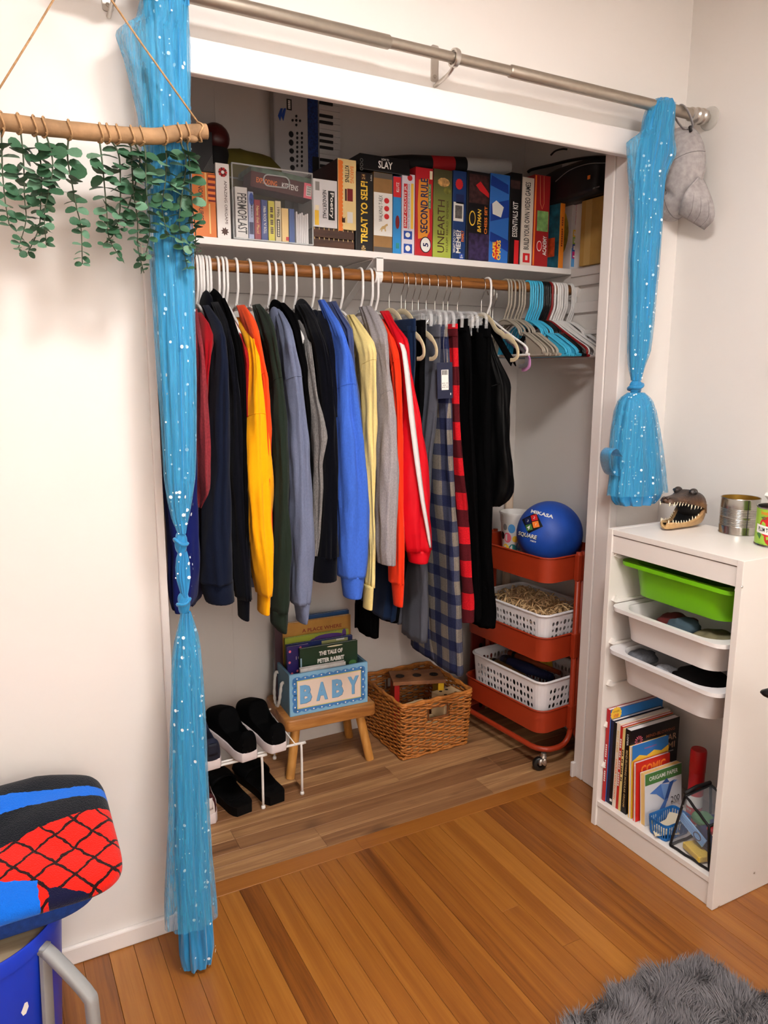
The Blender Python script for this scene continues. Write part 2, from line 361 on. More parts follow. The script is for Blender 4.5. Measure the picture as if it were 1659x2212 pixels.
def rod_bracket(bx, z0, z1):
    p = thing('rod_wall_bracket', '', 'bracket', (bx, 0, z0))
    b = MB(); pts = [(bx+u, -.0035, (z0+z1)/2+v) for u, v in rrect(.021, z1-z0, .005)]; b.prism(pts, (0, .003, 0)); b.build('wall_plate', nickel2, p)
    for z in (z0+.012, z1-.012):
        b = MB(); b.lathe([(.001, -.0055), (.004, -.005), (.0045, -.0036)], (bx, 0, z), 10, 'Y'); b.build('screw', nickel, p, smooth=True)
    b = MB(); b.tube(bez((bx, -.004, CRZ-.035), (bx, -.04, CRZ-.030), (bx, -.07, CRZ-.03), (bx, -.085, CRZ-.017), 8), .0045, 8); b.build('arm', nickel2, p, smooth=True)
    b = MB(); b.lathe([(.0155, -.006), (.0200, -.006), (.0212, 0), (.0200, .006), (.0155, .006), (.0150, 0), (.0155, -.006)], (bx, CRY, CRZ), 24, 'X'); b.build('ring', nickel2, p, smooth=True)
    return p
put(rod_bracket(at(938, 150, Y=0).x, at(938, 178, Y=0).z, at(938, 110, Y=0).z+.012), 'middle nickel bracket with screws holding the curtain rod')
put(rod_bracket(at(233, 20, Y=0).x, at(233, 26, Y=0).z, at(233, 26, Y=0).z+.082), 'nickel bracket above the hanging branch at left of the blue curtain')
put(rod_bracket(at(1442, 330, Y=0).x+.012, at(1442, 330, Y=0).z-.01, at(1442, 330, Y=0).z+.075), 'nickel rod bracket half hidden behind the grey cap and the knotted curtain')
# ------------------------------------------------------------------ sheer curtains
def tulle(name, rgb, alpha):
    if name in MATS: return MATS[name]
    m, nt, bs = nmat(name); L = nt.links.new
    bs.inputs['Base Color'].default_value = lin(rgb); bs.inputs['Roughness'].default_value = .6; bs.inputs['Alpha'].default_value = alpha; bs.inputs['Sheen Weight'].default_value = .3
    tc = N(nt, 'ShaderNodeTexCoord'); mp = N(nt, 'ShaderNodeMapping'); mp.inputs['Scale'].default_value = (220, 220, 14); L(tc.outputs['Object'], mp.inputs[0])
    n = N(nt, 'ShaderNodeTexNoise'); n.inputs['Scale'].default_value = 1; n.inputs['Detail'].default_value = 2; L(mp.outputs[0], n.inputs['Vector'])
    r = N(nt, 'ShaderNodeMapRange'); r.inputs[1].default_value = .3; r.inputs[2].default_value = .7; r.inputs[3].default_value = max(0, alpha-.15); r.inputs[4].default_value = min(1, alpha+.15); L(n.outputs['Fac'], r.inputs[0]); L(r.outputs[0], bs.inputs['Alpha'])
    return m
tul_o = tulle('tulle_outer', (60, 165, 210), .42); tul_c = tulle('tulle_core', (14, 132, 190), .97); tul_m = tulle('tulle_mid', (28, 146, 200), .6)
seqm = M('sequin', (236, 246, 252), .3, 0, spec=1.0)
def curt_rings(rows, Yf, inset, dep, k, amp, seed, nseg=72, step=10):
    out = []; pys = [r[0] for r in rows]; py = pys[0]; tl = [(r[0], r[1]) for r in rows]; tr = [(r[0], r[2]) for r in rows]
    while True:
        Y = Yf(py); l = at(interp(py, tl), py, Y=Y); r = at(interp(py, tr), py, Y=Y); c = (l+r)/2; hw = (r.x-l.x)/2*inset; d = max(.012, min(dep, hw*.75)); q = []
        for j in range(nseg):
            th = 2*PI*j/nseg; ph = noise.noise(V((py*.004, seed, 0)))*2.2
            a = 1+amp*math.sin(k*th+ph)+amp*.6*math.sin((k*1.7)//1*th-ph*1.3+seed)
            q.append(V((c.x+hw*math.cos(th)*min(a, 1.03), Y+d*math.sin(th)*a, c.z)))
        out.append(q)
        if py >= pys[-1]: break
        py = min(py+step, pys[-1])
    return out
def sequins(rings, n, seed, dense=None):
    rs = random.Random(seed); b = MB()
    for i in range(n):
        k = rs.randrange(1, len(rings)-1); j = rs.randrange(len(rings[0])//2, len(rings[0]))
        p = rings[k][j]; e = (rings[k][(j+1) % len(rings[0])]-rings[k][j-1]); u = (rings[k+1][j]-rings[k-1][j])
        if e.length < 1e-6 or u.length < 1e-6: continue
        e.normalize(); u.normalize(); nn = e.cross(u)
        if nn.y > 0: nn = -nn
        r = rs.choice((.0014, .0018, .0022, .0028, .0038)); b.disc(p+nn*.006, e*r, u*r, 8)
    return b
def knot(parent, c, rx, rz, seed):
    b = MB()
    def f(u, v):
        th = 2*PI*u; ph = PI*(.04+.92*v); w = 1+.09*math.sin(5*(th+2.4*v)+seed)+.06*noise.noise(V((math.cos(th)*2, v*3+seed, math.sin(th)*2)))
        return c+V((rx*math.sin(ph)**.7*math.cos(th)*w, rx*.8*math.sin(ph)**.7*math.sin(th)*w, rz*math.cos(ph)))
    b.grid(f, 40, 16, wrap=True); b.build('knot', tul_c, parent, smooth=2)
    # a wrapped band over the knot
    P = [c+V((rx*1.06*math.cos(a), rx*.95*math.sin(a), rz*(.25*math.sin(a+seed)+.15*math.cos(2*a)))) for a in [2*PI*i/28 for i in range(28)]]
    MB().tube(P, rx*.30, 7, closed=True).build('knot_band', tul_c, parent, smooth=2)
yb = at(430, 2085, Z=.004).y
LYF = lambda py: lerp(-.09, yb, max(0, min(1, (py-100)/2000)))
t = thing('sheer_curtain', 'long sequined turquoise tulle curtain knotted twice at left of the closet', 'curtain', (at(400, 1000, Y=-.09).x, -.1, 0))
R1 = [(-60, 320, 400), (0, 306, 406), (50, 296, 408), (62, 280, 409), (74, 256, 409), (92, 252, 410), (140, 270, 410), (200, 286, 410), (260, 300, 411), (330, 308, 412), (420, 316, 414), (520, 322, 418), (620, 328, 420), (720, 334, 422), (820, 341, 424), (900, 348, 424), (960, 351, 424), (1030, 355, 422), (1080, 362, 415), (1120, 371, 408), (1152, 384, 400)]
C1 = [(-60, 320, 400), (0, 310, 404), (60, 318, 402), (140, 322, 402), (260, 326, 405), (420, 328, 408), (620, 340, 414), (820, 350, 417), (900, 355, 417), (960, 358, 417), (1030, 362, 415), (1080, 367, 411), (1120, 374, 406), (1152, 384, 401)]
R2 = [(1190, 386, 403), (1205, 381, 407), (1225, 379, 410), (1250, 381, 411), (1270, 387, 408), (1288, 392, 404)]
R3 = [(1322, 391, 412), (1345, 386, 420), (1370, 380, 428), (1400, 374, 433), (1450, 370, 438), (1550, 368, 444), (1650, 366, 448), (1750, 362, 452), (1850, 360, 458), (1900, 357, 463), (1950, 355, 468), (1984, 354, 470)]
C3 = [(1322, 391, 412), (1345, 388, 416), (1400, 380, 426), (1450, 376, 432), (1550, 374, 438), (1650, 374, 442), (1750, 376, 446), (1850, 378, 450), (1950, 384, 455), (2050, 388, 462), (2080, 394, 458)]
rr = curt_rings(R1, LYF, 1, .035, 9, .05, 3); MB().loft(rr, cap=False).build('outer_layer', tul_o, t, smooth=2); sq1 = rr
rr = curt_rings(C1, LYF, 1, .027, 11, .17, 5, 140); MB().loft(rr, cap=False).build('gathered_folds', tul_c, t, smooth=2)
sequins(rr, 170, 4).build('sequins', seqm, t, kind='stuff')
rr = curt_rings(R2, LYF, 1, .03, 13, .10, 6, 100, 5); MB().loft(rr, cap=False).build('gathered_folds', tul_c, t, smooth=2); sequins(rr, 16, 9).build('sequins', seqm, t, kind='stuff')
rr = curt_rings(R3, LYF, 1, .045, 8, .06, 7); MB().loft(rr, cap=False).build('outer_layer', tul_o, t, smooth=2)
rr2 = curt_rings(C3, LYF, 1, .032, 9, .17, 8, 140); MB().loft(rr2, cap=False).build('gathered_folds', tul_c, t, smooth=2); sequins(rr2, 130, 10).build('sequins', seqm, t, kind='stuff')
for py, px, h in ((1173, 391, 26), (1303, 397, 26)):
    c = at(px, py, Y=LYF(py)); knot(t, c, .0125, (at(px, py-h, Y=LYF(py)).z-c.z)*.98, py)
# hanging over the rod at the top
b = MB(); xa, xb = at(316, 0, Y=CRY).x, at(402, 0, Y=CRY).x
b.grid(lambda u, v: V((lerp(xa, xb, u), CRY-math.cos(PI*v*1.35)*(.022+.003*math.sin(40*u)), CRZ+math.sin(PI*v*1.35)*(.022+.003*math.sin(40*u))-(.03 if v in (0, 1) else 0))), 60, 14); b.build('rod_sleeve', tul_c, t, smooth=2)
t = thing('sheer_curtain', 'short sequined turquoise tulle curtain tied in one knot beside the grey cap', 'curtain', (at(1390, 1085, Y=-.09).x, -.09, at(1390, 1090, Y=-.09).z))
RY = lambda py: lerp(-.092, -.085, py/1100)
R4 = [(216, 1418, 1448), (224, 1408, 1453), (240, 1400, 1453), (262, 1393, 1452), (285, 1390, 1450), (300, 1376, 1453), (313, 1355, 1457), (330, 1356, 1456), (350, 1358, 1445), (380, 1360, 1434), (420, 1365, 1428), (480, 1368, 1426), (560, 1362, 1420), (640, 1364, 1412), (700, 1362, 1407), (760, 1361, 1400), (790, 1361, 1390), (822, 1366, 1382)]
C4 = [(216, 1418, 1448), (224, 1410, 1452), (262, 1396, 1450), (300, 1388, 1448), (330, 1380, 1450), (380, 1376, 1430), (480, 1375, 1424), (560, 1368, 1416), (640, 1368, 1408), (760, 1364, 1395), (822, 1366, 1382)]
R5 = [(848, 1360, 1388), (862, 1344, 1400), (890, 1336, 1407), (930, 1327, 1416), (980, 1322, 1424), (1020, 1324, 1429), (1050, 1320, 1432), (1066, 1318, 1434)]
C5 = [(848, 1362, 1386), (862, 1348, 1396), (890, 1341, 1402), (930, 1336, 1409), (980, 1334, 1415), (1020, 1330, 1420), (1060, 1325, 1424), (1078, 1328, 1416), (1088, 1336, 1404)]
MB().loft(curt_rings(R4, RY, 1, .03, 8, .06, 13), cap=False).build('outer_layer', tul_o, t, smooth=2)
rr = curt_rings(C4, RY, 1, .026, 9, .17, 14, 120); MB().loft(rr, cap=False).build('gathered_folds', tul_c, t, smooth=2); sequins(rr, 150, 15).build('sequins', seqm, t, kind='stuff')
MB().loft(curt_rings(R5, RY, 1, .05, 9, .07, 16), cap=False).build('outer_layer', tul_o, t, smooth=2)
rr = curt_rings(C5, RY, 1, .042, 9, .13, 17, 120, 6); MB().loft(rr, cap=False).build('gathered_folds', tul_c, t, smooth=2); sequins(rr, 130, 18).build('sequins', seqm, t, kind='stuff')
c = at(1373, 836, Y=RY(836)); knot(t, c, .019, .022, 2.2)
b = MB(); P = [at(px, py, Y=-.10-.02*math.sin(i)) for i, (px, py) in enumerate([(1334, 985), (1322, 968), (1309, 978), (1308, 1000), (1316, 1022), (1330, 1026), (1336, 1005)])]
P = crom(P, 4); b.loft([[p+V((0, s*.02, 0)) for s in (-1, -.5, 0, .5, 1)] for p in P], cap=False, closed=False); b.build('tied_end', tul_m, t, smooth=2, solid=.001)
# ------------------------------------------------------------------ grey cap hanging from the curtain rod
capm = M('cap_grey_twill', (160, 154, 153), .85, nz=(70, .22), bump=(600, .35), sheen=.15)
capd = M('cap_dark_strap', (34, 32, 33), .6)
CX_ = 2.155                                        # the cap hangs flat beside the right wall
cc = at(1466, 372, X=CX_); HU, HT, HB = .093, cc.z-at(1466, 474, X=CX_).z, at(1478, 276, X=CX_).z-cc.z
t = thing('baseball_cap', 'light grey baseball cap hung by its strap from the curtain rod', 'cap', at(1470, 490, X=CX_))
Rc = Matrix.Rotation(math.radians(9), 3, 'X')
def crown(u, v):
    th = 2*PI*u; ph = PI/2*v; cs, sn = math.cos(th), math.sin(th); k = math.sin(ph)
    r = V((-.072*math.cos(ph)**.8, -HU*(1-.30*max(0, sn)**1.5)*k**.75*math.copysign(abs(cs)**.85, cs), (HB if sn > 0 else HT)*k**.8*math.copysign(abs(sn)**.9, sn)))
    r *= 1+.02*noise.noise(r*26)
    dent = math.exp(-((r.z+.055-.30*r.y)/.011)**2)*max(0, 1-((r.y-.01)/.07)**2); r.x += .020*dent*math.cos(ph)**.3
    return cc+Rc @ r
b = MB(); b.grid(crown, 48, 20, wrap=True); b.build('crown', capm, t, smooth=2, solid=.0025)
b = MB(); b.tube([crown(i/48, 1.0) for i in range(48)], .0020, 6, closed=True); b.build('sweatband_edge', capm, t, smooth=2)
for th in (.06, .56, .30, .80):   # panel seams over the crown
    b = MB(); b.tube([crown(th, v)+(crown(th, v)-cc).normalized()*.0014 for v in [.04+i/14*.96 for i in range(15)]], .0009, 5); b.build('seam', M('cap_seam', (112, 107, 107), .9), t, smooth=2)
b = MB(); b.sphere(cc+V((-.073, 0, 0)), (.003, .0055, .0055), 10, 6); b.build('button', capm, t, smooth=2)
# peak: a thin curved visor
PA = [(1508, 384), (1500, 405), (1492, 426), (1482, 446), (1466, 462)]; PB = [(1516, 382), (1536, 408), (1553, 446), (1549, 476), (1522, 496)]
A_ = crom([at(a, c, X=CX_-.030) for a, c in PA], 4); B_ = crom([at(a, c, X=CX_+.015) for a, c in PB], 4)
b = MB(); b.grid(lambda u, v: A_[min(16, int(round(u*16)))].lerp(B_[min(16, int(round(u*16)))], v)+V((-.030*math.sin(PI*u)*(1-.3*v), 0, 0)), 17, 9); b.build('peak', capm, t, smooth=2, solid=.0035)
for v in (.35, .6, .85): b = MB(); b.tube([A_[i].lerp(B_[i], v)+V((-.030*math.sin(PI*i/16)*(1-.3*v)-.0026, 0, 0)) for i in range(17)], .0005, 4); b.build('stitching', M('cap_seam', (112, 107, 107), .9), t)
b = MB(); xs_ = at(1466, 240, Y=CRY).x; tp0 = crown(.25, .98); P = [tp0+V((-.012, .012, -.004)), V((xs_+.03, -.116, CRZ-.045)), V((xs_+.010, -.113, CRZ-.004)), V((xs_+.004, CRY, CRZ+.0175)), V((xs_+.006, -.067, CRZ)), V((xs_+.03, -.085, CRZ-.04)), tp0+V((.008, -.008, -.004))]
P = crom(P, 4); b.loft([[p+V((s*.003, s*.005, 0)) for s in (-1, 0, 1)] for p in P], cap=False, closed=False); b.build('strap', capm, t, smooth=2, solid=.0015)
b = MB(); p = P[3]; b.obox(p, (.004, .006, 0), (.002, -.002, 0), (-.003, 0, .007)); b.build('strap_slide', capd, t, bevel=.001)
# ------------------------------------------------------------------ hanging branch and eucalyptus
BYY = -.158
bark = M('bark', (150, 116, 82), .8, nz=(26, .35, (1, 1, 1)), bump=(60, .8)); cutm = M('cut_wood', (206, 170, 124), .7, nz=(40, .12)); twine = M('twine', (172, 134, 94), .9, nz=(150, .3), bump=(400, .5))
pts = [at(a, c, Y=BYY) for a, c in [(-105, 264), (-40, 262), (10, 264), (60, 270), (120, 278), (200, 286), (260, 291), (305, 294), (345, 294), (385, 287), (420, 285), (446, 284)]]
t = thing('hanging_branch', 'bare wooden branch hung on twine in front of the blue curtain', 'branch', at(170, 290, Y=BYY))
P = crom(pts, 5); rad = [.0145+.0012*noise.noise(p*30) - .0012*max(0, (p.x-.5)) for p in P]
b = MB(); b.tube(P, rad, 14, cap=False); b.build('branch', bark, t, smooth=2)
for q, d in ((P[-1], P[-1]-P[-2]), (P[0], P[0]-P[1])):
    d.normalize(); a = d.cross(Z3).normalized(); c = d.cross(a); MB().disc(q, a*.0146, c*.0146, 14).build('cut_end', cutm, t)
MB().sphere(at(415, 300, Y=BYY-.006), (.012, .008, .007), 10, 6).build('twig_knob', bark, t, smooth=2)
apex = at(173, -97, Y=-.15)
for q in ((430, 268), (-39, 252)):
    e = at(*q, Y=BYY); MB().tube([e, (e*.5+apex*.5)+V((0, 0, -.002)), apex], .0019, 6).build('twine', twine, t, smooth=2)
    MB().tube([e+V((.004*math.sin(a*3), .0165*math.cos(a), -.0145+.0165*math.sin(a))) for a in [2*PI*i/16 for i in range(16)]], .0019, 6, closed=True).build('twine_loop', twine, t, smooth=2)
MB().cyl(apex+V((0, 0, -.002)), V((apex.x, apex.y, CEIL)), .0012, n=8).build('hanging_wire', nickel, t)
leafm = M('eucalyptus_leaf', (52, 88, 62), .5, nz=(30, .28), spec=.35); stemm = M('eucalyptus_stem', (58, 70, 48), .6)
leafm2 = M('eucalyptus_leaf_pale', (88, 124, 98), .5, nz=(30, .22), spec=.35)
def leaf_mesh(mat):
    b = MB(); n = 10; ring = []
    for i in range(n):
        a = 2*PI*i/n; r = .5*(1-.06*math.cos(2*a)); ring.append(V((.5+r*math.cos(a)*1.02, r*math.sin(a)*.92, .06*abs(math.sin(a))-.05*(math.cos(a)+.5)**2)))
    b.add([V((.45, 0, -.02))]+ring, [(0, i+1, (i+1) % n+1) for i in range(n)])
    o = b.build('leaf', mat, None); me = o.data; loc = o.location.copy()
    for v in me.vertices: v.co += loc
    bpy.data.objects.remove(o)
    me.polygons.foreach_set('use_smooth', [True]*len(me.polygons)); return me
LM = [leaf_mesh(leafm), leaf_mesh(leafm2)]
SPR = [[(3, 280), (4, 330), (6, 380), (12, 440), (20, 487)], [(43, 272), (49, 324), (52, 376), (53, 428), (56, 477), (40, 535)], [(75, 280), (82, 310), (90, 376), (88, 434), (84, 492), (60, 547)],
       [(95, 280), (106, 312), (114, 356), (106, 411), (96, 463), (100, 530)], [(149, 285), (146, 341), (156, 399), (166, 451), (175, 492), (178, 570)], [(213, 290), (220, 344), (226, 405), (231, 463), (236, 515), (260, 558)],
       [(231, 292), (256, 333), (260, 405), (258, 463), (246, 505), (225, 526)], [(255, 296), (281, 312), (285, 362), (289, 420), (297, 477), (298, 535), (311, 590)], [(285, 300), (302, 338), (292, 400), (276, 450), (268, 492)],
       [(307, 302), (314, 330), (315, 376), (318, 434), (324, 492), (314, 556)], [(354, 296), (360, 347), (356, 400), (350, 448), (362, 509)], [(385, 295), (402, 347), (391, 434), (388, 492), (405, 580)], [(402, 296), (409, 347), (414, 434), (422, 492), (422, 555)]]
ORD = ['leftmost eucalyptus sprig, cut by the photo edge', 'second eucalyptus sprig from the left on the branch', 'third eucalyptus sprig from the left on the branch', 'fourth eucalyptus sprig from the left on the branch', 'lone eucalyptus sprig with a loose gap either side, fifth from the left', 'sixth eucalyptus sprig from the left with a drooping bushy tip', 'seventh eucalyptus sprig from the left with thin narrow leaves', 'longest eucalyptus sprig, just left of the blue curtain', 'short eucalyptus sprig curling left, just beside the longest one', 'eucalyptus sprig hanging over the left edge of the blue curtain', 'short eucalyptus sprig on the middle of the blue curtain', 'long eucalyptus sprig on the blue curtain, second from the branch end', 'rightmost eucalyptus sprig, at the branch end by the games']
rs = random.Random(3)
for si, (pp, lab) in enumerate(zip(SPR, ORD)):
    dy = rs.uniform(-.016, .012)
    W_ = [at(a, c, Y=BYY+dy*min(1, i*.6)) for i, (a, c) in enumerate(pp)]
    t = thing('eucalyptus_sprig', lab, 'foliage', W_[-1], 0, 'eucalyptus sprigs tied to the hanging branch')
    P = crom(W_, 6); b = MB(); b.tube(P, [lerp(.0017, .0008, i/len(P)) for i in range(len(P))], 6); b.build('stem', stemm, t, smooth=2)
    # twine loop round the branch
    bz = min(crom(pts, 8), key=lambda q: abs(q.x-W_[0].x)); b = MB()
    b.tube([bz+V((.003*math.sin(2*a), .0168*math.cos(a), .0168*math.sin(a))) for a in [2*PI*i/14 for i in range(14)]], .0018, 6, closed=True)
    b.tube([bz+V((0, -.012, -.012)), W_[0]*.5+bz*.5+V((.003, -.012, -.01)), P[2]], .0016, 6); b.build('twine_loop', twine, t, smooth=2)
    L_ = [0]
    for i in range(1, len(P)): L_.append(L_[-1]+(P[i]-P[i-1]).length)
    s = .028; k = 0; I = wm(t).inverted()
    while s < L_[-1]:
        i = next(i for i in range(len(L_)) if L_[i] >= s); p = P[i]; f = s/L_[-1]; base = rs.uniform(0, PI)
        size = lerp(.034, .0155, f**1.1)*rs.uniform(.82, 1.15)
        for a in (base, base+PI+rs.uniform(-.5, .5)):
            d = V((math.cos(a), math.sin(a)*.8, rs.uniform(-.45, .2))).normalized()
            n = V((rs.uniform(-.5, .5), rs.uniform(-1.3, -.1), rs.uniform(.3, 1))); n = (n-d*n.dot(d)).normalized(); y = n.cross(d)
            o = bpy.data.objects.new('leaf', LM[0 if rs.random() < .7 else 1]); COL.objects.link(o); o.parent = t
            o.matrix_basis = I @ (Matrix.Translation(p) @ Matrix((d, y, n)).transposed().to_4x4() @ Matrix.Diagonal((size, size*rs.uniform(.85, 1), size, 1)))
        s += lerp(.0165, .0115, f)*rs.uniform(.85, 1.2); k += 1
# ------------------------------------------------------------------ games and boxes on the closet shelf
def P2(px, py, Y): return at(px, py, Y=Y)
def PT(par, s, x0, y0, x1, y1, Y, mode, mat, bold=0.0, name='lettering', lift=.0008, shear=0):
    xc, yc = (x0+x1)/2, (y0+y1)/2; c = at(xc, yc, Y=Y); dx = abs(at(x1, yc, Y=Y).x-at(x0, yc, Y=Y).x); dz = abs(at(xc, y0, Y=Y).z-at(xc, y1, Y=Y).z)
    r, u, w, h = {'up': (Z3, -X3, dz, dx), 'down': (-Z3, X3, dz, dx), 'h': (X3, Z3, dx, dz)}[mode]
    return text(par, s, c, r, u, h=h, w=w, mat=mat, bold=bold, lift=lift, name=name, shear=shear)
def PP(par, x0, y0, x1, y1, Y, mat, name='print_panel', n=0, lift=.0004):
    xc, yc = (x0+x1)/2, (y0+y1)/2; c = at(xc, yc, Y=Y); dx = abs(at(x1, yc, Y=Y).x-at(x0, yc, Y=Y).x); dz = abs(at(xc, y0, Y=Y).z-at(xc, y1, Y=Y).z)
    return patch(par, c, X3, Z3, dx, dz, mat, lift, name, n)
INK = {k: M('ink_'+k, v, .5) for k, v in dict(white=(236, 234, 228), black=(18, 17, 18), yellow=(246, 200, 62), gold=(226, 190, 120), orange=(240, 126, 44), red=(206, 32, 38), dred=(120, 20, 26), blue=(30, 70, 160), navy=(26, 36, 84), lblue=(88, 160, 220), green=(72, 122, 62), brown=(70, 40, 28), grey=(140, 138, 136), cream=(240, 228, 196), pink=(232, 110, 128), magenta=(190, 30, 110), teal=(40, 130, 130), lgreen=(150, 190, 70), tan=(206, 176, 120), purple=(80, 50, 120)).items()}
GF = .458
def gbox(name, label, xl, xr, yt, rgb, Y=GF, dep=.26, cat='game box', group='games lined up on the closet shelf', rough=.38, zb=None, nz=None, bevel=.0012, mat=None):
    z0 = (SZ+.0006) if zb is None else zb; yb_ = 545
    x0, x1 = at(xl, (yt+yb_)/2, Y=Y).x+.0004, at(xr, (yt+yb_)/2, Y=Y).x-.0004; z1 = at((xl+xr)/2, yt, Y=Y).z
    t = thing(name, label, cat, ((x0+x1)/2, Y+dep/2, z0), 0, group)
    m = mat or M('card_%d_%d_%d' % rgb + ('n' if nz else ''), rgb, rough, nz=nz)
    MB().box(x0, x1, Y, min(Y+dep, BY-.02), z0, z1).build('box', m, t, bevel=bevel)
    t['_b'] = (x0, x1, z0, z1); return t
def dims(t): return t['_b']
t = gbox('game_box', 'orange puzzle game box with circuit lines at the left end of the shelf', 408, 467, 371, (214, 116, 44))
PT(t, 'KNOW YOURSELF', 429, 392, 439, 486, GF, 'down', INK['brown'], .01)
PP(t, 449, 376, 465, 436, GF, INK['dred']);
for k in range(5): PP(t, 449, 378+k*12, 465, 384+k*12, GF, INK['orange'], lift=.0008)
PP(t, 443, 373, 446, 440, GF, INK['gold']); PP(t, 452, 440, 455, 505, GF, INK['gold'])
z1 = dims(t)[3]
t = gbox('storage_box', 'small black box lying on top of the orange game box', 412, 463, 282, (20, 19, 22), zb=z1+.0005, group=None, cat='box', dep=.2)
b = MB(); x0, x1, za, zb_ = dims(t)
for k in range(9): b.poly([V((x1-.004-.003*k, GF-.0006, za+.003)), V((x1-.0036-.003*k, GF-.0006, za+.003)), V((x1-.0012, GF-.0006, za+.006+.005*k)), V((x1-.0016, GF-.0006, za+.006+.005*k))])
b.build('line_print', INK['grey'], t)
t = gbox('game_box', 'slim white box with a red rosette beside the clear bin', 468, 498, 353, (232, 226, 222))
PT(t, 'AMAZING ORIGAMI', 485, 391, 491, 484, GF, 'down', INK['brown'])
for k in range(10):
    a = k*PI/5; c = at(481, 372, Y=GF); patch(t, c+V((.0085*math.cos(a), 0, .0085*math.sin(a))), V((math.cos(a), 0, math.sin(a))), V((-math.sin(a), 0, math.cos(a))), .008, .006, INK['dred'] if k % 2 else INK['red'], .0006, 'rosette_petal')
b = MB(); c = at(486, 500, Y=GF); b.poly([c+V((r*math.cos(a), -.0006, r*math.sin(a))) for a, r in [(PI/8*i+.2, .012 if i % 2 else .007) for i in range(16)]]); b.build('print_star', INK['brown'], t)
# clear acrylic bin with small games inside
acry = M('clear_acrylic', (190, 192, 194), .06, 0, alpha=.07, spec=.8); acre = M('clear_acrylic_edge', (220, 222, 222), .1, 0, alpha=.5, spec=.9)
BF = .452; x0, x1 = at(503, 440, Y=BF).x, at(675, 450, Y=BF).x; zt = at(590, 364, Y=BF).z; bd = .155
t = thing('acrylic_bin', 'clear acrylic bin full of small card games on the shelf', 'bin', ((x0+x1)/2, BF+bd/2, SZ))
b = MB(); b.box(x0, x1, BF, BF+bd, SZ+.0006, SZ+.0030); b.box(x0, x0+.0025, BF, BF+bd, SZ+.003, zt); b.box(x1-.0025, x1, BF, BF+bd, SZ+.003, zt); b.box(x0, x1, BF+bd-.0025, BF+bd, SZ+.003, zt); b.box(x0, x1, BF, BF+.0025, SZ+.003, zt); b.build('bin_walls', acry, t)
b = MB(); R = [(x0, BF), (x1, BF), (x1, BF+bd), (x0, BF+bd)]; b.tube([V((a, c, zt)) for a, c in R], .0024, 6, closed=True); b.tube([V((a, c, SZ+.004)) for a, c in R], .0024, 6, closed=True)
for a, c in R: b.tube([V((a, c, SZ+.004)), V((a, c, zt))], .0022, 6)
b.build('rim', acre, t)
b = MB(); hc = at(597, 392, Y=BF); b.tube([hc+V((u, -.0015, v)) for u, v in rrect(.078, .030, .0145, 5)], .0022, 6, closed=True); b.build('handle_slot', acre, t, smooth=2)
CF = BF+.006
for lab, xl, xr, yt, rgb, tx, mode, ink in [('white clay box with black lettering at left inside the clear bin', 509, 536, 404, (232, 228, 224), 'PERMOPLAST', 'down', 'black'), ('pale blue and white card pack inside the clear bin', 537, 549, 414, (172, 182, 216), 'JUMBO', 'down', 'black'), ('dark red card pack inside the clear bin', 550, 564, 431, (146, 34, 54), 'Name that Place!', 'down', 'gold'), ('blue trivia pack inside the clear bin', 565, 579, 432, (56, 76, 140), "1960s ROCK 'N' ROLL", 'down', 'white'), ('yellow trivia pack inside the clear bin', 580, 594, 434, (216, 206, 70), '~~~ ~~ ~~~ ~~~~', 'down', 'brown'), ('cream trivia pack inside the clear bin', 595, 608, 434, (222, 208, 170), '1990s', 'down', 'black'), ('pale orange pack inside the clear bin', 609, 624, 450, (240, 206, 136), '', 'up', 'red'), ('small blue pack inside the clear bin', 625, 637, 451, (60, 92, 156), '', 'up', 'white')]:
    q = gbox('card_pack', lab, xl, xr, yt, rgb, CF, .09, 'card pack', 'card packs inside the clear bin', zb=SZ+.0036)
    if tx:
        if tx == '1990s':
            PT(q, tx, xl+3, 448, xr-4, 470, CF, mode, INK[ink], .01); PP(q, xl+3, 474, xr-3, 512, CF, INK['black']); PT(q, '~~~~~~~', xl+5, 477, xr-5, 510, CF, mode, INK['cream'])
        else: PT(q, tx, xl+4 if xr-xl > 15 else xl+4, yt+14, xr-3 if xr-xl > 15 else xr-4, 505 if len(tx) > 6 else 470, CF, mode, INK[ink], .012)
    if rgb == (240, 206, 136): PP(q, 618, 512, 624, 520, CF, INK['red'])
    if tx == 'JUMBO': PP(q, 539, 480, 548, 506, CF, INK['navy']); PP(q, 538, 416, 548, 445, CF, INK['blue'], n=10)
q = thing('paper_bundle', 'bundle of white paper slips at right inside the clear bin', 'paper', at(653, 526, Y=CF+.03)); xx0, xx1 = at(640, 490, Y=CF).x, at(667, 490, Y=CF).x
pm = M('white_paper', (226, 222, 222), .7)
for k in range(7): MB().box(lerp(xx0, xx1, k/7), lerp(xx0, xx1, (k+.85)/7), CF+.001, CF+.07, SZ+.0036, at(650, 458+(k*5) % 7, Y=CF).z).build('sheet', pm, q)
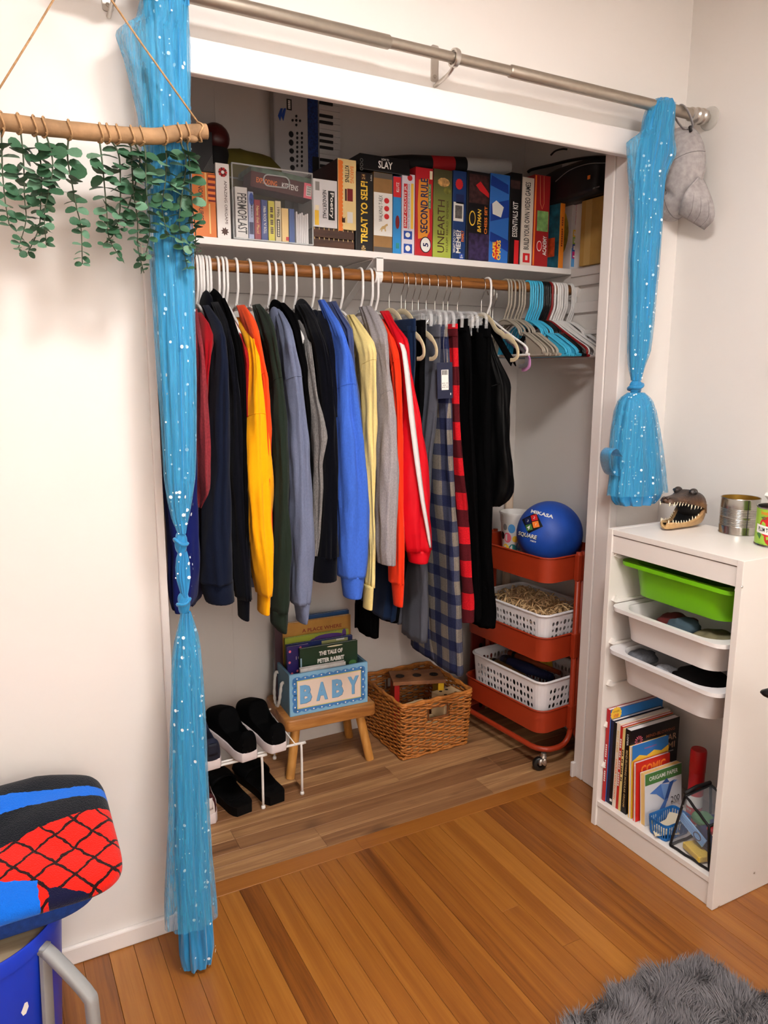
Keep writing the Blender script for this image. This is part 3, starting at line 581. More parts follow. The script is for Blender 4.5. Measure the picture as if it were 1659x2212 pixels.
# exploding box lying on the small packs, tilted
q = thing('game_box', 'maroon kittens card game lying tilted on the packs in the clear bin', 'game box', at(593, 410, Y=CF+.05), 0)
c = at(592, 404, Y=CF+.035); hw = (at(652, 404, Y=CF).x-at(536, 404, Y=CF).x)/2; tilt = -.085; rx, rz = V((math.cos(tilt), 0, math.sin(tilt))), V((-math.sin(tilt), 0, math.cos(tilt)))
hw2 = hw+.013; hz = .0215; cR = c+rx*.012
mar = M('card_maroon', (78, 34, 36), .4); MB().obox(cR, rx*hw2, V((0, .035, 0)), rz*hz).build('box', mar, q, bevel=.001)
text(q, 'EXPLODING', c+V((0, -.035, 0))-rx*.035, rx, rz, h=.014, w=.062, mat=INK['orange'], bold=.015); text(q, 'KITTENS', c+V((0, -.035, 0))+rx*.036, rx, rz, h=.015, w=.05, mat=INK['white'], bold=.015)
patch(q, cR+rx*(hw2-.014)+V((0, -.035, 0)), rx, rz, .027, hz*1.98, INK['pink'], .0005, 'end_panel'); patch(q, cR+rx*(hw2-.012)+V((0, -.035, 0)), rx, rz, .016, hz*1.3, INK['white'], .0009, 'barcode_label')
b = MB()
for k in range(7): p = cR+rx*(hw2-.012)+rz*(hz*.5-k*hz*.16)+V((0, -.0363, 0)); b.poly([p-rx*.006-rz*.0006, p+rx*.006-rz*.0006, p+rx*.006+rz*(.0004 if k % 2 else .0012), p-rx*.006+rz*(.0004 if k % 2 else .0012)])
b.build('barcode', INK['black'], q)
MB().obox(cR+rz*(hz+.009)+V((0, .035, 0)), rx*hw2*.97, V((0, .06, 0)), rz*.008).build('second_lid', M('card_map', (86, 108, 92), .4, nz=(45, .55)), q)
# wooden crate stack with two games on it
wood_d = MWOOD('dark_slat', [(0, (48, 28, 18)), (.5, (76, 46, 30)), (1, (98, 62, 40))], 0, 30, .08, .6, .1)
x0, x1 = at(676, 515, Y=GF).x, at(766, 520, Y=GF).x; zc = at(720, 494, Y=GF).z
t = thing('wooden_tray_game', 'dark brown slatted wooden game under the white and cream boxes', 'wooden game', ((x0+x1)/2, GF+.1, SZ))
for k in range(2):
    za, zb_ = lerp(SZ+.0006, zc, k/2), lerp(SZ+.0006, zc, (k+1)/2); MB().box(x0, x1, GF+.002, GF+.2, za+.0006, zb_-.0016).build('slat', wood_d, t, bevel=.0012)
    for j in range(9): xx = lerp(x0+.006, x1-.006, j/8); MB().box(xx-.001, xx+.001, GF+.001, GF+.004, zb_-.006, zb_+.0005).build('peg', INK['tan'], t)
t = gbox('game_box', 'white poetry word game box with a black title block', 677, 729, 388, (224, 222, 224), zb=zc+.001, dep=.12)
PP(t, 709, 413, 723, 476, GF, INK['black']); PT(t, 'Poetry', 711, 417, 721, 472, GF, 'down', INK['white'], .02, lift=.0012); PT(t, 'NEANDERTHALS', 697, 411, 705, 472, GF, 'down', INK['black'], .015)
PP(t, 681, 392, 690, 411, GF, INK['grey']); PP(t, 680, 454, 689, 486, GF, INK['yellow']); PP(t, 681, 443, 689, 453, GF, INK['cream'])
t = gbox('game_box', 'cream kittens game box with an orange scalloped awning stripe', 730, 770, 344, (238, 212, 150), zb=zc+.001, dep=.26)
x0, x1, za, zb_ = dims(t); MB().box(x0-.0012, x0-.0002, GF+.001, GF+.255, za+.001, zb_-.001).build('side_panel', M('card_side', (52, 14, 16), .4), t)
PP(t, 731, 346, 737.5, 499, GF, INK['orange'])
b = MB(); n = 18
for k in range(n): c = at(738, 347+(k+.5)*152/n, Y=GF)+V((0, -.0007, 0)); b.disc(c, V((.0045, 0, 0)), V((0, 0, .0058)), 10)
b.build('awning_scallops', M('ink_orange', (240, 126, 44)), t)
PT(t, 'BARKING', 756, 360, 764, 396, GF, 'down', INK['orange'], .015); PT(t, 'KITTENS', 745, 358, 754, 394, GF, 'down', INK['black'], .015)
PP(t, 750, 408, 762, 435, GF, INK['dred']); PP(t, 745, 408, 749, 434, GF, INK['brown']); PP(t, 750, 458, 762, 482, GF, INK['white'])
b = MB(); c = at(742, 475, Y=GF)+V((0, -.0007, 0)); b.poly([c+V((u*.0013, 0, v*.0013)) for u, v in [(-4, -6), (4, -6), (4, 2), (5, 7), (2, 4), (-2, 4), (-5, 7), (-4, 2)]]); b.build('print_cat', INK['brown'], t)
t = gbox('game_box', 'tall black game box with big yellow lettering', 768, 806, 372, (24, 22, 23))
ztr = dims(t)[3]
PT(t, 'TREAT YO SELF!', 779, 392, 794, 526, GF, 'up', INK['yellow'], .03); PT(t, '10+', 780, 530, 790, 541, GF, 'up', INK['gold'], .02); PP(t, 780, 375, 790, 389, GF, INK['brown']); PT(t, '2-4', 782, 377, 788, 387, GF, 'up', INK['gold']); PT(t, 'Buffalo', 800, 378, 803, 391, GF, 'up', INK['white'])
t = gbox('game_box', 'kraft cardboard dinosaur kit box with a white label', 807, 848, 373, (150, 112, 66), nz=(60, .08))
PP(t, 807.5, 374, 847.5, 386, GF, M('card_greybrown', (92, 84, 78), .5)); PP(t, 807.5, 534, 847.5, 549, GF, M('card_greybrown', (92, 84, 78), .5)); PP(t, 807.5, 417, 847.5, 510, GF, INK['white'])
PT(t, 'WALKING T-REX', 818, 422, 826, 479, GF, 'up', INK['black'], lift=.001)
for y in (434, 451, 468): PP(t, 829.5, y-6, 840.5, y+6, GF, INK['red'], n=16, lift=.001)
b = MB(); c = at(828, 492, Y=GF)+V((0, -.001, 0)); b.poly([c+V((u*.0012, 0, v*.0012)) for u, v in [(-12, -9), (-8, -2), (-4, 3), (2, 5), (7, 9), (12, 11), (13, 6), (8, 4), (6, -1), (8, -8), (4, -9), (3, -3), (-3, -4), (-4, -10), (-7, -10), (-6, -4)]]); b.build('print_skeleton', INK['tan'], t)
t = gbox('activity_book_box', 'narrow blue kit box with a red top end', 849, 867, 381, (40, 138, 206), cat='kit box')
PP(t, 849.5, 382, 866.5, 426, GF, INK['red']); PT(t, 'KLUTZ', 856, 394, 862, 415, GF, 'up', INK['white'], .02, lift=.001); PP(t, 854, 465, 863, 495, GF, INK['dred'], n=12); PP(t, 855, 525, 862, 537, GF, INK['teal'])
t = gbox('game_box', 'white electronics kit box with red and yellow strips', 868, 896, 376, (222, 216, 226))
PP(t, 872, 397, 880, 493, GF, INK['red']); PT(t, 'SNAP CIRCUITS JR.', 873, 400, 879, 490, GF, 'up', INK['white'], .012, lift=.001); PT(t, 'Have fun learning all about electronics', 881, 398, 885, 495, GF, 'up', INK['black']); PP(t, 887.5, 397, 893, 495, GF, INK['yellow']); PP(t, 880, 378, 891, 391, GF, INK['red'], n=14)
for y0, y1 in ((499, 517), (527, 547)): PP(t, 872, y0, 890, y1, GF, INK['blue']); PP(t, 875, y0+3, 886, y1-4, GF, INK['white'], n=9, lift=.001)
t = gbox('game_box', 'red party game box with an orange title panel and a stopwatch five', 897, 935, 362, (190, 30, 40))
b = MB(); b.poly([at(u, v, Y=GF)+V((0, -.0005, 0)) for u, v in [(905, 388), (926, 386), (928, 500), (922, 512), (903, 516), (902, 440)]]); b.build('print_panel', M('card_orange', (226, 146, 44), .4), t)
PT(t, 'SECOND RULE', 908, 386, 924, 504, GF, 'up', INK['navy'], .025, lift=.001); b = MB(); c = at(919, 529, Y=GF); b.disc(c+V((0, -.0006, 0)), V((.021, 0, 0)), V((0, 0, .025)), 24); b.build('dial', INK['black'], t)
patch(t, c, X3, Z3, .036, .044, INK['white'], .001, 'dial_face', 24); text(t, '5', c, Z3, -X3, h=.02, mat=INK['navy'], bold=.03, lift=.0014); PP(t, 925, 398, 931, 452, GF, INK['green'], lift=.001); PT(t, 'Just Spit it Out!', 926, 400, 930, 450, GF, 'up', INK['white'], lift=.0014)
PP(t, 928, 370, 934, 388, GF, INK['cream'], lift=.001)
m, nt, bs = nmat('card_green_fade'); L = nt.links.new; tc = N(nt, 'ShaderNodeTexCoord'); sp = N(nt, 'ShaderNodeSeparateXYZ'); L(tc.outputs['Object'], sp.inputs[0]); mr = N(nt, 'ShaderNodeMapRange'); mr.inputs[1].default_value = .02; mr.inputs[2].default_value = .25; L(sp.outputs[2], mr.inputs[0]); cr = N(nt, 'ShaderNodeValToRGB'); cr.color_ramp.elements[0].color = lin((168, 182, 70)); cr.color_ramp.elements[1].color = lin((74, 70, 44)); L(mr.outputs[0], cr.inputs[0]); L(cr.outputs[0], bs.inputs['Base Color']); bs.inputs['Roughness'].default_value = .4
t = gbox('game_box', 'lime to olive game box with thin dark capitals', 936, 976, 366, (0, 0, 0), mat=m)
PT(t, 'UNEARTH', 945, 432, 960, 546, GF, 'up', INK['brown']); PT(t, 'RECLAIM  REBUILD  REMEMBER', 963.5, 434, 968, 545, GF, 'up', INK['brown']); PP(t, 945, 384, 972, 404, GF, M('card_rock', (196, 150, 90), .5, nz=(90, .6)), n=9); PP(t, 958, 404, 974, 420, GF, M('card_rock2', (120, 120, 50), .5, nz=(90, .5)), n=8)
t = gbox('game_box', 'dark blue party game box with a red burst and white title', 978, 1007, 369, (28, 58, 112))
b = MB(); c = at(992, 398, Y=GF)+V((0, -.0006, 0)); b.poly([c+V((r*math.cos(a), 0, r*1.15*math.sin(a))) for a, r in [(PI*i/14, .0155 if i % 2 else .0132) for i in range(28)]]); b.build('print_burst', INK['red'], t)
PP(t, 985, 420, 1002, 440, GF, INK['navy']); PP(t, 979.5, 437, 1001, 478, GF, INK['white']); PP(t, 983, 444, 998, 472, GF, M('card_photo', (90, 86, 84), .5, nz=(120, .7)), lift=.001)
PT(t, 'WHAT DO YOU', 978.5, 497, 984, 546, GF, 'up', INK['white'], .02); PT(t, 'MEME?', 985, 497, 995, 547, GF, 'up', INK['white'], .03); PT(t, 'FAMILY', 996, 498, 1002, 522, GF, 'up', INK['orange'], .03); PP(t, 991.5, 548, 1001, 560, GF, INK['blue']); PT(t, '8+', 993, 550, 1000, 558, GF, 'up', INK['white'], lift=.001)
t = gbox('game_box', 'black chess set box with dark purple art and yellow title', 1008, 1057, 371, (20, 19, 24))
PP(t, 1014, 378, 1056, 440, GF, M('art_red', (60, 34, 34), .5, nz=(70, .8))); PP(t, 1012, 505, 1056, 562, GF, M('art_purple', (54, 40, 78), .5, nz=(60, .8)))
b = MB(); b.poly([at(u, v, Y=GF)+V((0, -.0009, 0)) for u, v in [(1028, 400), (1038, 392), (1056, 418), (1056, 428), (1036, 412)]]); b.build('print_stripe', INK['red'], t)
PP(t, 1013, 455, 1027, 488, GF, INK['yellow'], n=18, lift=.001); PP(t, 1014.5, 458, 1025.5, 485, GF, INK['black'], n=18, lift=.0014)
PT(t, 'BATMAN', 1031, 452, 1039, 502, GF, 'up', INK['yellow'], .02, shear=.2, lift=.001); PT(t, 'CHESS SET', 1046, 446, 1052, 506, GF, 'up', INK['orange'], .02, lift=.001)
t = gbox('game_box', 'bright blue card game box with a red and yellow title blot', 1058, 1100, 376, (52, 112, 196))
for q in ([(1062, 378), (1098, 400), (1099, 420), (1060, 400)], [(1060, 440), (1099, 432), (1099, 470), (1059, 478)], [(1059, 500), (1098, 520), (1097, 545), (1058, 520)]):
    b = MB(); b.poly([at(u, v, Y=GF)+V((0, -.0005, 0)) for u, v in q]); b.build('print_ray', M('card_royal', (30, 62, 150), .4), t)
b = MB(); b.poly([at(u, v, Y=GF)+V((0, -.0007, 0)) for u, v in [(1063, 440), (1072, 433), (1088, 448), (1082, 470), (1064, 462)]]); b.build('print_card', INK['white'], t)
b = MB(); c = at(1071, 541, Y=GF)+V((0, -.0009, 0)); b.poly([c+V((r*.62*math.cos(a), 0, r*1.35*math.sin(a))) for a, r in [(PI*i/11, .0235 if i % 2 else .0205) for i in range(22)]]); b.build('print_blot', INK['red'], t)
PT(t, 'CAFE', 1063, 523, 1070, 557, GF, 'up', INK['yellow'], .04, lift=.0014); PT(t, 'CHAOS', 1072, 519, 1081, 562, GF, 'up', INK['yellow'], .04, lift=.0014)
t = gbox('game_box', 'black starter kit box with white capitals and a red ribbon', 1101, 1126, 373, (18, 16, 18))
PT(t, 'ESSENTIALS KIT', 1107, 436, 1118, 512, GF, 'up', INK['white'], .015); PP(t, 1110, 519, 1120, 572, GF, INK['red']); PP(t, 1103, 390, 1124, 408, GF, M('art_dark', (60, 40, 40), .5, nz=(80, .6)))
t = gbox('book', 'thick cream coding book with hand-drawn capitals on the games shelf', 1127, 1152, 383, (222, 212, 198), cat='book')
PT(t, 'BUILD YOUR OWN VIDEO GAMES', 1133, 394, 1144, 540, GF, 'up', INK['black'], .012); PP(t, 1129, 547, 1144, 567, GF, INK['red']); PT(t, '~~~~~~~~', 1134, 552, 1139, 562, GF, 'up', INK['white'], lift=.001)
t = gbox('game_box', 'deep red card game box with a green card picture', 1153, 1187, 378, (158, 34, 36))
PP(t, 1153.3, 379, 1156.5, 574, GF, INK['orange']); PP(t, 1160, 456, 1184, 500, GF, M('art_green', (120, 166, 96), .5, nz=(60, .4))); PT(t, 'ACADEMY', 1172, 510, 1180, 552, GF, 'up', INK['white'], .025); PP(t, 1159, 520, 1170, 543, GF, INK['white'], n=18); PP(t, 1160, 522, 1169, 541, GF, INK['red'], n=18, lift=.0009)
b = MB(); b.tube([at(u, v, Y=GF)+V((0, -.0006, 0)) for u, v in [(1167, 380), (1167, 440), (1171, 452), (1175, 440), (1175, 380)]], .0005, 4); b.build('print_line', INK['gold'], t)
# two boxes turned on the shelf
def turned(name, label, c, w, d, h, rz, rgb, cat='game box', group='games lined up on the closet shelf'):
    t = thing(name, label, cat, (c[0], c[1], SZ+.0006), rz, group); b = MB(); b.box(0, w, 0, d, 0, h); b.build('box', M('card_%d_%d_%d' % rgb, rgb, .4), t, local=True, bevel=.0012); return t
def LT(t, s, c, right, up, **k):
    I = wm(t); R = I.to_3x3(); return text(t, s, I @ V(c), R @ V(right), R @ V(up), **k)
def LP(t, c, right, up, w, h, mat, lift=.0005, name='print_panel', n=0):
    I = wm(t); R = I.to_3x3(); return patch(t, I @ V(c), R @ V(right), R @ V(up), w, h, mat, lift, name, n)
p = at(1206, 572, Y=GF-.004); h = at(1206, 420, Y=GF).z-SZ
t = turned('game_box', 'small orange and teal box leaning in front of the white family game', (p.x, p.y), .024, .11, h, .12, (236, 138, 40))
LP(t, (0, .055, h/2), (0, -1, 0), (0, 0, 1), .108, h*.99, M('art_teal', (40, 92, 110), .45, nz=(30, .7))); LP(t, (0, .055, h*.3), (0, -1, 0), (0, 0, 1), .07, h*.26, M('art_orange', (214, 80, 40), .5, nz=(50, .4)), .0009); LT(t, '~~~~~~~~ ~~~~', (.012, 0, h*.5), (0, 0, 1), (-1, 0, 0), h=.006, w=h*.4, mat=INK['dred'], lift=.0006)
p = at(1231, 576, Y=GF-.002); h = at(1240, 397, Y=GF).z-SZ
t = turned('game_box', 'white family board game box with rainbow letters near the right jamb', (p.x, p.y), .044, .20, h, -.02, (216, 214, 216))
LP(t, (0, .10, h*.45), (0, -1, 0), (0, 0, 1), .17, h*.7, M('art_rainbow', (196, 178, 80), .5, nz=(18, .8)), n=20); LP(t, (.022, 0, h*.14), (1, 0, 0), (0, 0, 1), .036, h*.22, INK['lblue']); LP(t, (.030, 0, h*.9), (1, 0, 0), (0, 0, 1), .018, h*.17, M('art_fam', (150, 110, 70), .5, nz=(90, .8)))
for k, (ch, ik) in enumerate((('L', 'magenta'), ('I', 'blue'), ('F', 'lgreen'), ('E', 'yellow'))):
    zc_ = h*(.17+.085*k); LP(t, (.018, 0, zc_), (1, 0, 0), (0, 0, 1), .022, h*.083, INK[ik], .0009); LT(t, ch, (.018, 0, zc_), (0, 0, 1), (-1, 0, 0), h=.014, w=h*.05, mat=INK['white'], bold=.03, lift=.0013)
LT(t, 'Choose a career!', (.016, 0, h*.66), (0, 0, 1), (-1, 0, 0), h=.004, w=h*.26, mat=INK['magenta'], bold=.01); LT(t, '~~~~~~~ ~~~~~~~ ~~~ ~~~ ~~~', (.022, 0, h*.66), (0, 0, 1), (-1, 0, 0), h=.003, w=h*.28, mat=INK['black'])
h2 = at(1264, 424, Y=GF+.01).z-SZ; p = at(1259, 577, Y=GF+.008)
turned('puzzle_box', 'plain off-white box tucked behind the white family game', (p.x+.004, p.y), .018, .2, h2, -.02, (214, 210, 202), 'box', None)
# tan carton panel and dark bag at the right end
t = thing('cardboard_carton', 'flat tan cardboard carton leaning on the right closet wall', 'carton', (2.19, .37, SZ)); zt = at(1290, 427, X=2.185).z
MB().box(2.178, RX-.003, .262, .392, SZ+.0008, zt).build('box', M('carton_tan', (178, 140, 72), .7, nz=(40, .08)), t, bevel=.002); MB().box(2.1774, 2.1782, .34, .37, SZ+.002, zt-.002).build('tape', M('tape_tan', (190, 156, 92), .3), t)
t = thing('garment_bag', 'black clear-sided zip bag slumped above the right end of the games', 'bag', (2.15, .42, zt)); bagm = M('bag_black', (26, 25, 26), .35, nz=(20, .3)); bagc = M('bag_film', (70, 68, 68), .15, alpha=.55)
zb2 = at(1300, 338, X=2.13).z
def bagf(u, v):
    th = 2*PI*u; cs, sn = math.cos(th), math.sin(th); x = 2.158+.048*math.copysign(abs(cs)**.4, cs); y = .45+.19*math.copysign(abs(sn)**.45, sn)
    z = zt+.002+(zb2-zt)*v*(1-.28*max(0, (y-.45)/.19)); p = V((x, y, z)); return p+V((.004, .006, 0))*noise.noise(p*25)*(1 if v > .05 else 0)
b = MB(); b.grid(bagf, 48, 10, wrap=True); b.poly([bagf(i/48, 1) for i in range(48)]); b.poly([bagf(i/48, 0) for i in range(48)]); b.build('bag_body', bagm, t, smooth=2)
b = MB(); b.tube(crom([at(u, v, Y=yy) for u, v, yy in [(1140, 372, .66), (1150, 366, .65), (1185, 358, .58), (1235, 346, .46), (1280, 340, .34), (1312, 340, .27)]], 5), .0055, 8); b.build('piping', M('piping_black', (16, 16, 17), .4), t, smooth=2)
b = MB(); b.tube(crom([at(u, v, X=2.106) for u, v in [(1200, 392), (1230, 368), (1270, 354), (1310, 352)]], 5), .0012, 6); b.build('seam_line', INK['grey'], t, smooth=2)
b = MB(); b.grid(lambda u, v: at(lerp(1142, 1240, u), lerp(lerp(370, 350, u), lerp(386, 395, u), v), Y=lerp(.66, .50, u)), 16, 8); b.build('clear_panel', bagc, t, smooth=2)
MB().obox(at(1272, 383, X=2.107), (.0006, 0, 0), (0, .006, 0), (0, 0, .006)).build('orange_tag', INK['orange'], t); text(t, '~~~~~ ~~~~~~~', at(1288, 405, X=2.107), -Y3, Z3, h=.004, w=.03, mat=INK['grey'])
MB().tube(crom([at(u, v, Y=.52) for u, v in [(1190, 335), (1200, 326), (1215, 322), (1228, 323)]], 4), .0035, 6).build('zip_pull', bagm, t, smooth=2)
# black box lying across the row
zS = max(ztr, at(826, 373, Y=GF).z)+.001; x0, x1 = at(777, 354, Y=GF-.004).x, at(886, 354, Y=GF-.004).x
t = thing('game_box', 'flat black box lying across the tops of the upright games', 'game box', ((x0+x1)/2, GF+.06, zS)); zt2 = at(830, 338, Y=GF-.004).z
MB().box(x0, x1, GF-.004, GF+.13, zS, zt2).build('box', M('card_black_gloss', (22, 22, 24), .25), t, bevel=.002); PT(t, 'SLAY', 817, 349, 848, 365, GF-.004, 'h', INK['white'], .02); PT(t, 'HOW TO', 824, 343, 840, 348, GF-.004, 'h', INK['white'], .01)
b = MB(); p0 = at(781, 355, Y=GF-.004)
for dz in (-.012, 0, .012): b.tube([p0+V((.0045*math.cos(a), -.0005, dz+.0045*math.sin(a))) for a in [2*PI*i/10 for i in range(10)]], .0005, 4, closed=True)
b.build('icon_print', INK['grey'], t)
# striped rolled tube behind the row
c0, c1 = at(806, 350, Y=.62), at(1098, 362, Y=.575); ax = (c1-c0); Lr = ax.length; ax.normalize(); rr_ = .0275
zr = at(945, 362, Y=GF).z+.010
t = thing('rolled_yoga_bag', 'long black red and white rolled tube lying behind the games', 'rolled tube', ((c0+c1)/2)); sd = ax.cross(Z3).normalized(); up_ = sd.cross(ax)
segs = [(0, .40, (20, 19, 20), 1), (.40, .565, (196, 30, 36), 0), (.565, .655, (22, 21, 22), 0), (.655, 1.0, (206, 202, 198), 2)]
for s0, s1, rgb, k in segs:
    prof = []
    for i in range(7):
        s = lerp(s0, s1, i/6); r = rr_
        if k == 1: r = rr_*(.35+.65*min(1, s/.25)**.6)
        if k == 2 and i == 6: r = rr_*.86
        prof.append((s, r))
    b = MB(); b.loft([[c0+ax*Lr*s+(sd*math.cos(a)+up_*math.sin(a))*r for a in [2*PI*j/24 for j in range(24)]] for s, r in prof], cap=True); b.build('sleeve_band', M('roll_%d_%d_%d' % rgb, rgb, .6, bump=(200, .2)), t, smooth=True)
# toy keyboard standing on end against the back wall
KY = .715
x0, x1 = at(592, 280, Y=KY).x, at(734, 280, Y=KY).x; z0, z1 = SZ+.001, 2.33
t = thing('electronic_keyboard', 'silver and blue electronic keyboard standing on end behind the games', 'keyboard', ((x0+x1)/2, KY, SZ)); silv = M('silver_plastic', (176, 172, 172), .45); wx = x1-x0
xb1, xk0 = x0+wx*.50, x0+wx*.655
MB().box(x0, x1, KY, KY+.04, z0, z1).build('body', silv, t, bevel=.006); MB().box(xb1, xk0, KY-.004, KY+.001, z0+.01, z1-.02).build('speaker_strip', M('speaker_blue', (24, 48, 108), .5, nz=(160, .7)), t, bevel=.002); MB().box(xb1+wx*.06, xk0+.001, KY-.005, KY+.0, z0+.01, 2.06).build('panel_black', INK['black'], t)
nk = 30; kz = (z1-z0-.02)/nk; wk = M('key_white', (206, 202, 200), .3)
for k in range(nk): MB().box(xk0+.002, x1-.002, KY-.008, KY+.0, z0+.01+k*kz+.0005, z0+.01+(k+1)*kz-.0005).build('white_key', wk, t)
for k in range(nk):
    if (k % 7) not in (2, 6): MB().box(xk0+.002, xk0+(x1-xk0)*.62, KY-.014, KY-.0085, z0+.01+(k+1)*kz-.0045, z0+.01+(k+1)*kz+.0045).build('black_key', INK['black'], t, bevel=.001)
for px, py, rx_, rz_ in [(629, 290, 6, 7), (629, 308, 6, 7), (630, 326, 6, 6), (631, 344, 6, 6), (632, 362, 6, 6)] + [(642+10*i, 288+10*j, 2.6, 3.4) for i in range(2) for j in range(8)] + [(640, 251, 2.8, 3), (640, 270, 2.8, 3), (632, 260, 2.8, 3), (648, 261, 2.8, 3), (640, 260, 3, 3.2)]:
    p = at(px, py, Y=KY); s = .0014; b = MB(); b.lathe([(.001, -.003), (.8, -.003), (1, 0)], (0, 0, 0), 12, 'Y'); b.v = [(p.x+v[0]*rx_*s, KY+(v[1] if abs(v[1]) < .01 else 0), p.z+v[2]*rz_*s) for v in b.v]; b.build('button', INK['black'], t)
for k in range(2): b = MB(); b.poly([at(u+k*7, v, Y=KY)+V((0, -.0005, 0)) for u, v in [(600, 250), (606, 234), (611, 234), (605, 262)]]); b.build('logo_slash', INK['blue'], t)
PP(t, 619, 214, 630, 238, KY, INK['black']); PT(t, '~~~~~', 622, 217, 627, 235, KY, 'down', INK['white'], lift=.001)
# olive bag and dark red jar behind the bin
t = thing('cloth_bag', 'crumpled olive green cloth bag behind the clear bin', 'bag', (at(545, 330, Y=.66).x, .66, SZ)); om = M('olive_cloth', (92, 82, 22), .8, nz=(14, .25), bump=(120, .4)); xa, xb = at(475, 340, Y=.64).x, at(614, 350, Y=.64).x
topz = [(0, at(475, 335, Y=.64).z), (.18, at(500, 318, Y=.64).z), (.36, at(530, 314, Y=.64).z), (.6, at(560, 326, Y=.64).z), (.85, at(597, 336, Y=.64).z), (1, at(613, 356, Y=.64).z)]
def bagz(u, v):
    th = PI*v; f = u; z = SZ+.002+(interp(f, topz)-SZ)*math.sin(th)**.6; p = V((lerp(xa, xb, u), .68-.045*math.cos(th), z)); return p+V((0, .012, .010*math.sin(th)))*noise.noise(p*20)
b = MB(); b.grid(bagz, 40, 18); b.build('sack', om, t, smooth=2)
t = thing('round_jar', 'dark maroon round jar behind the black box', 'jar', (at(468, 300, Y=.66).x, .66, SZ)); c = at(464, 300, Y=.69); zc2 = c.z
b = MB(); b.lathe([(.001, 0), (.045, .001), (.05, .05), (.045, zc2-SZ-.05), (.038, zc2-SZ-.03)], (c.x, .69, SZ+.0006), 24); b.build('stand', INK['black'], t, smooth=True); b = MB(); b.sphere((c.x, .69, zc2), (.045, .045, .045)); b.build('globe', M('maroon_gloss', (74, 20, 20), .35), t, smooth=2)
for o in list(bpy.data.objects):
    if '_b' in o: del o['_b']
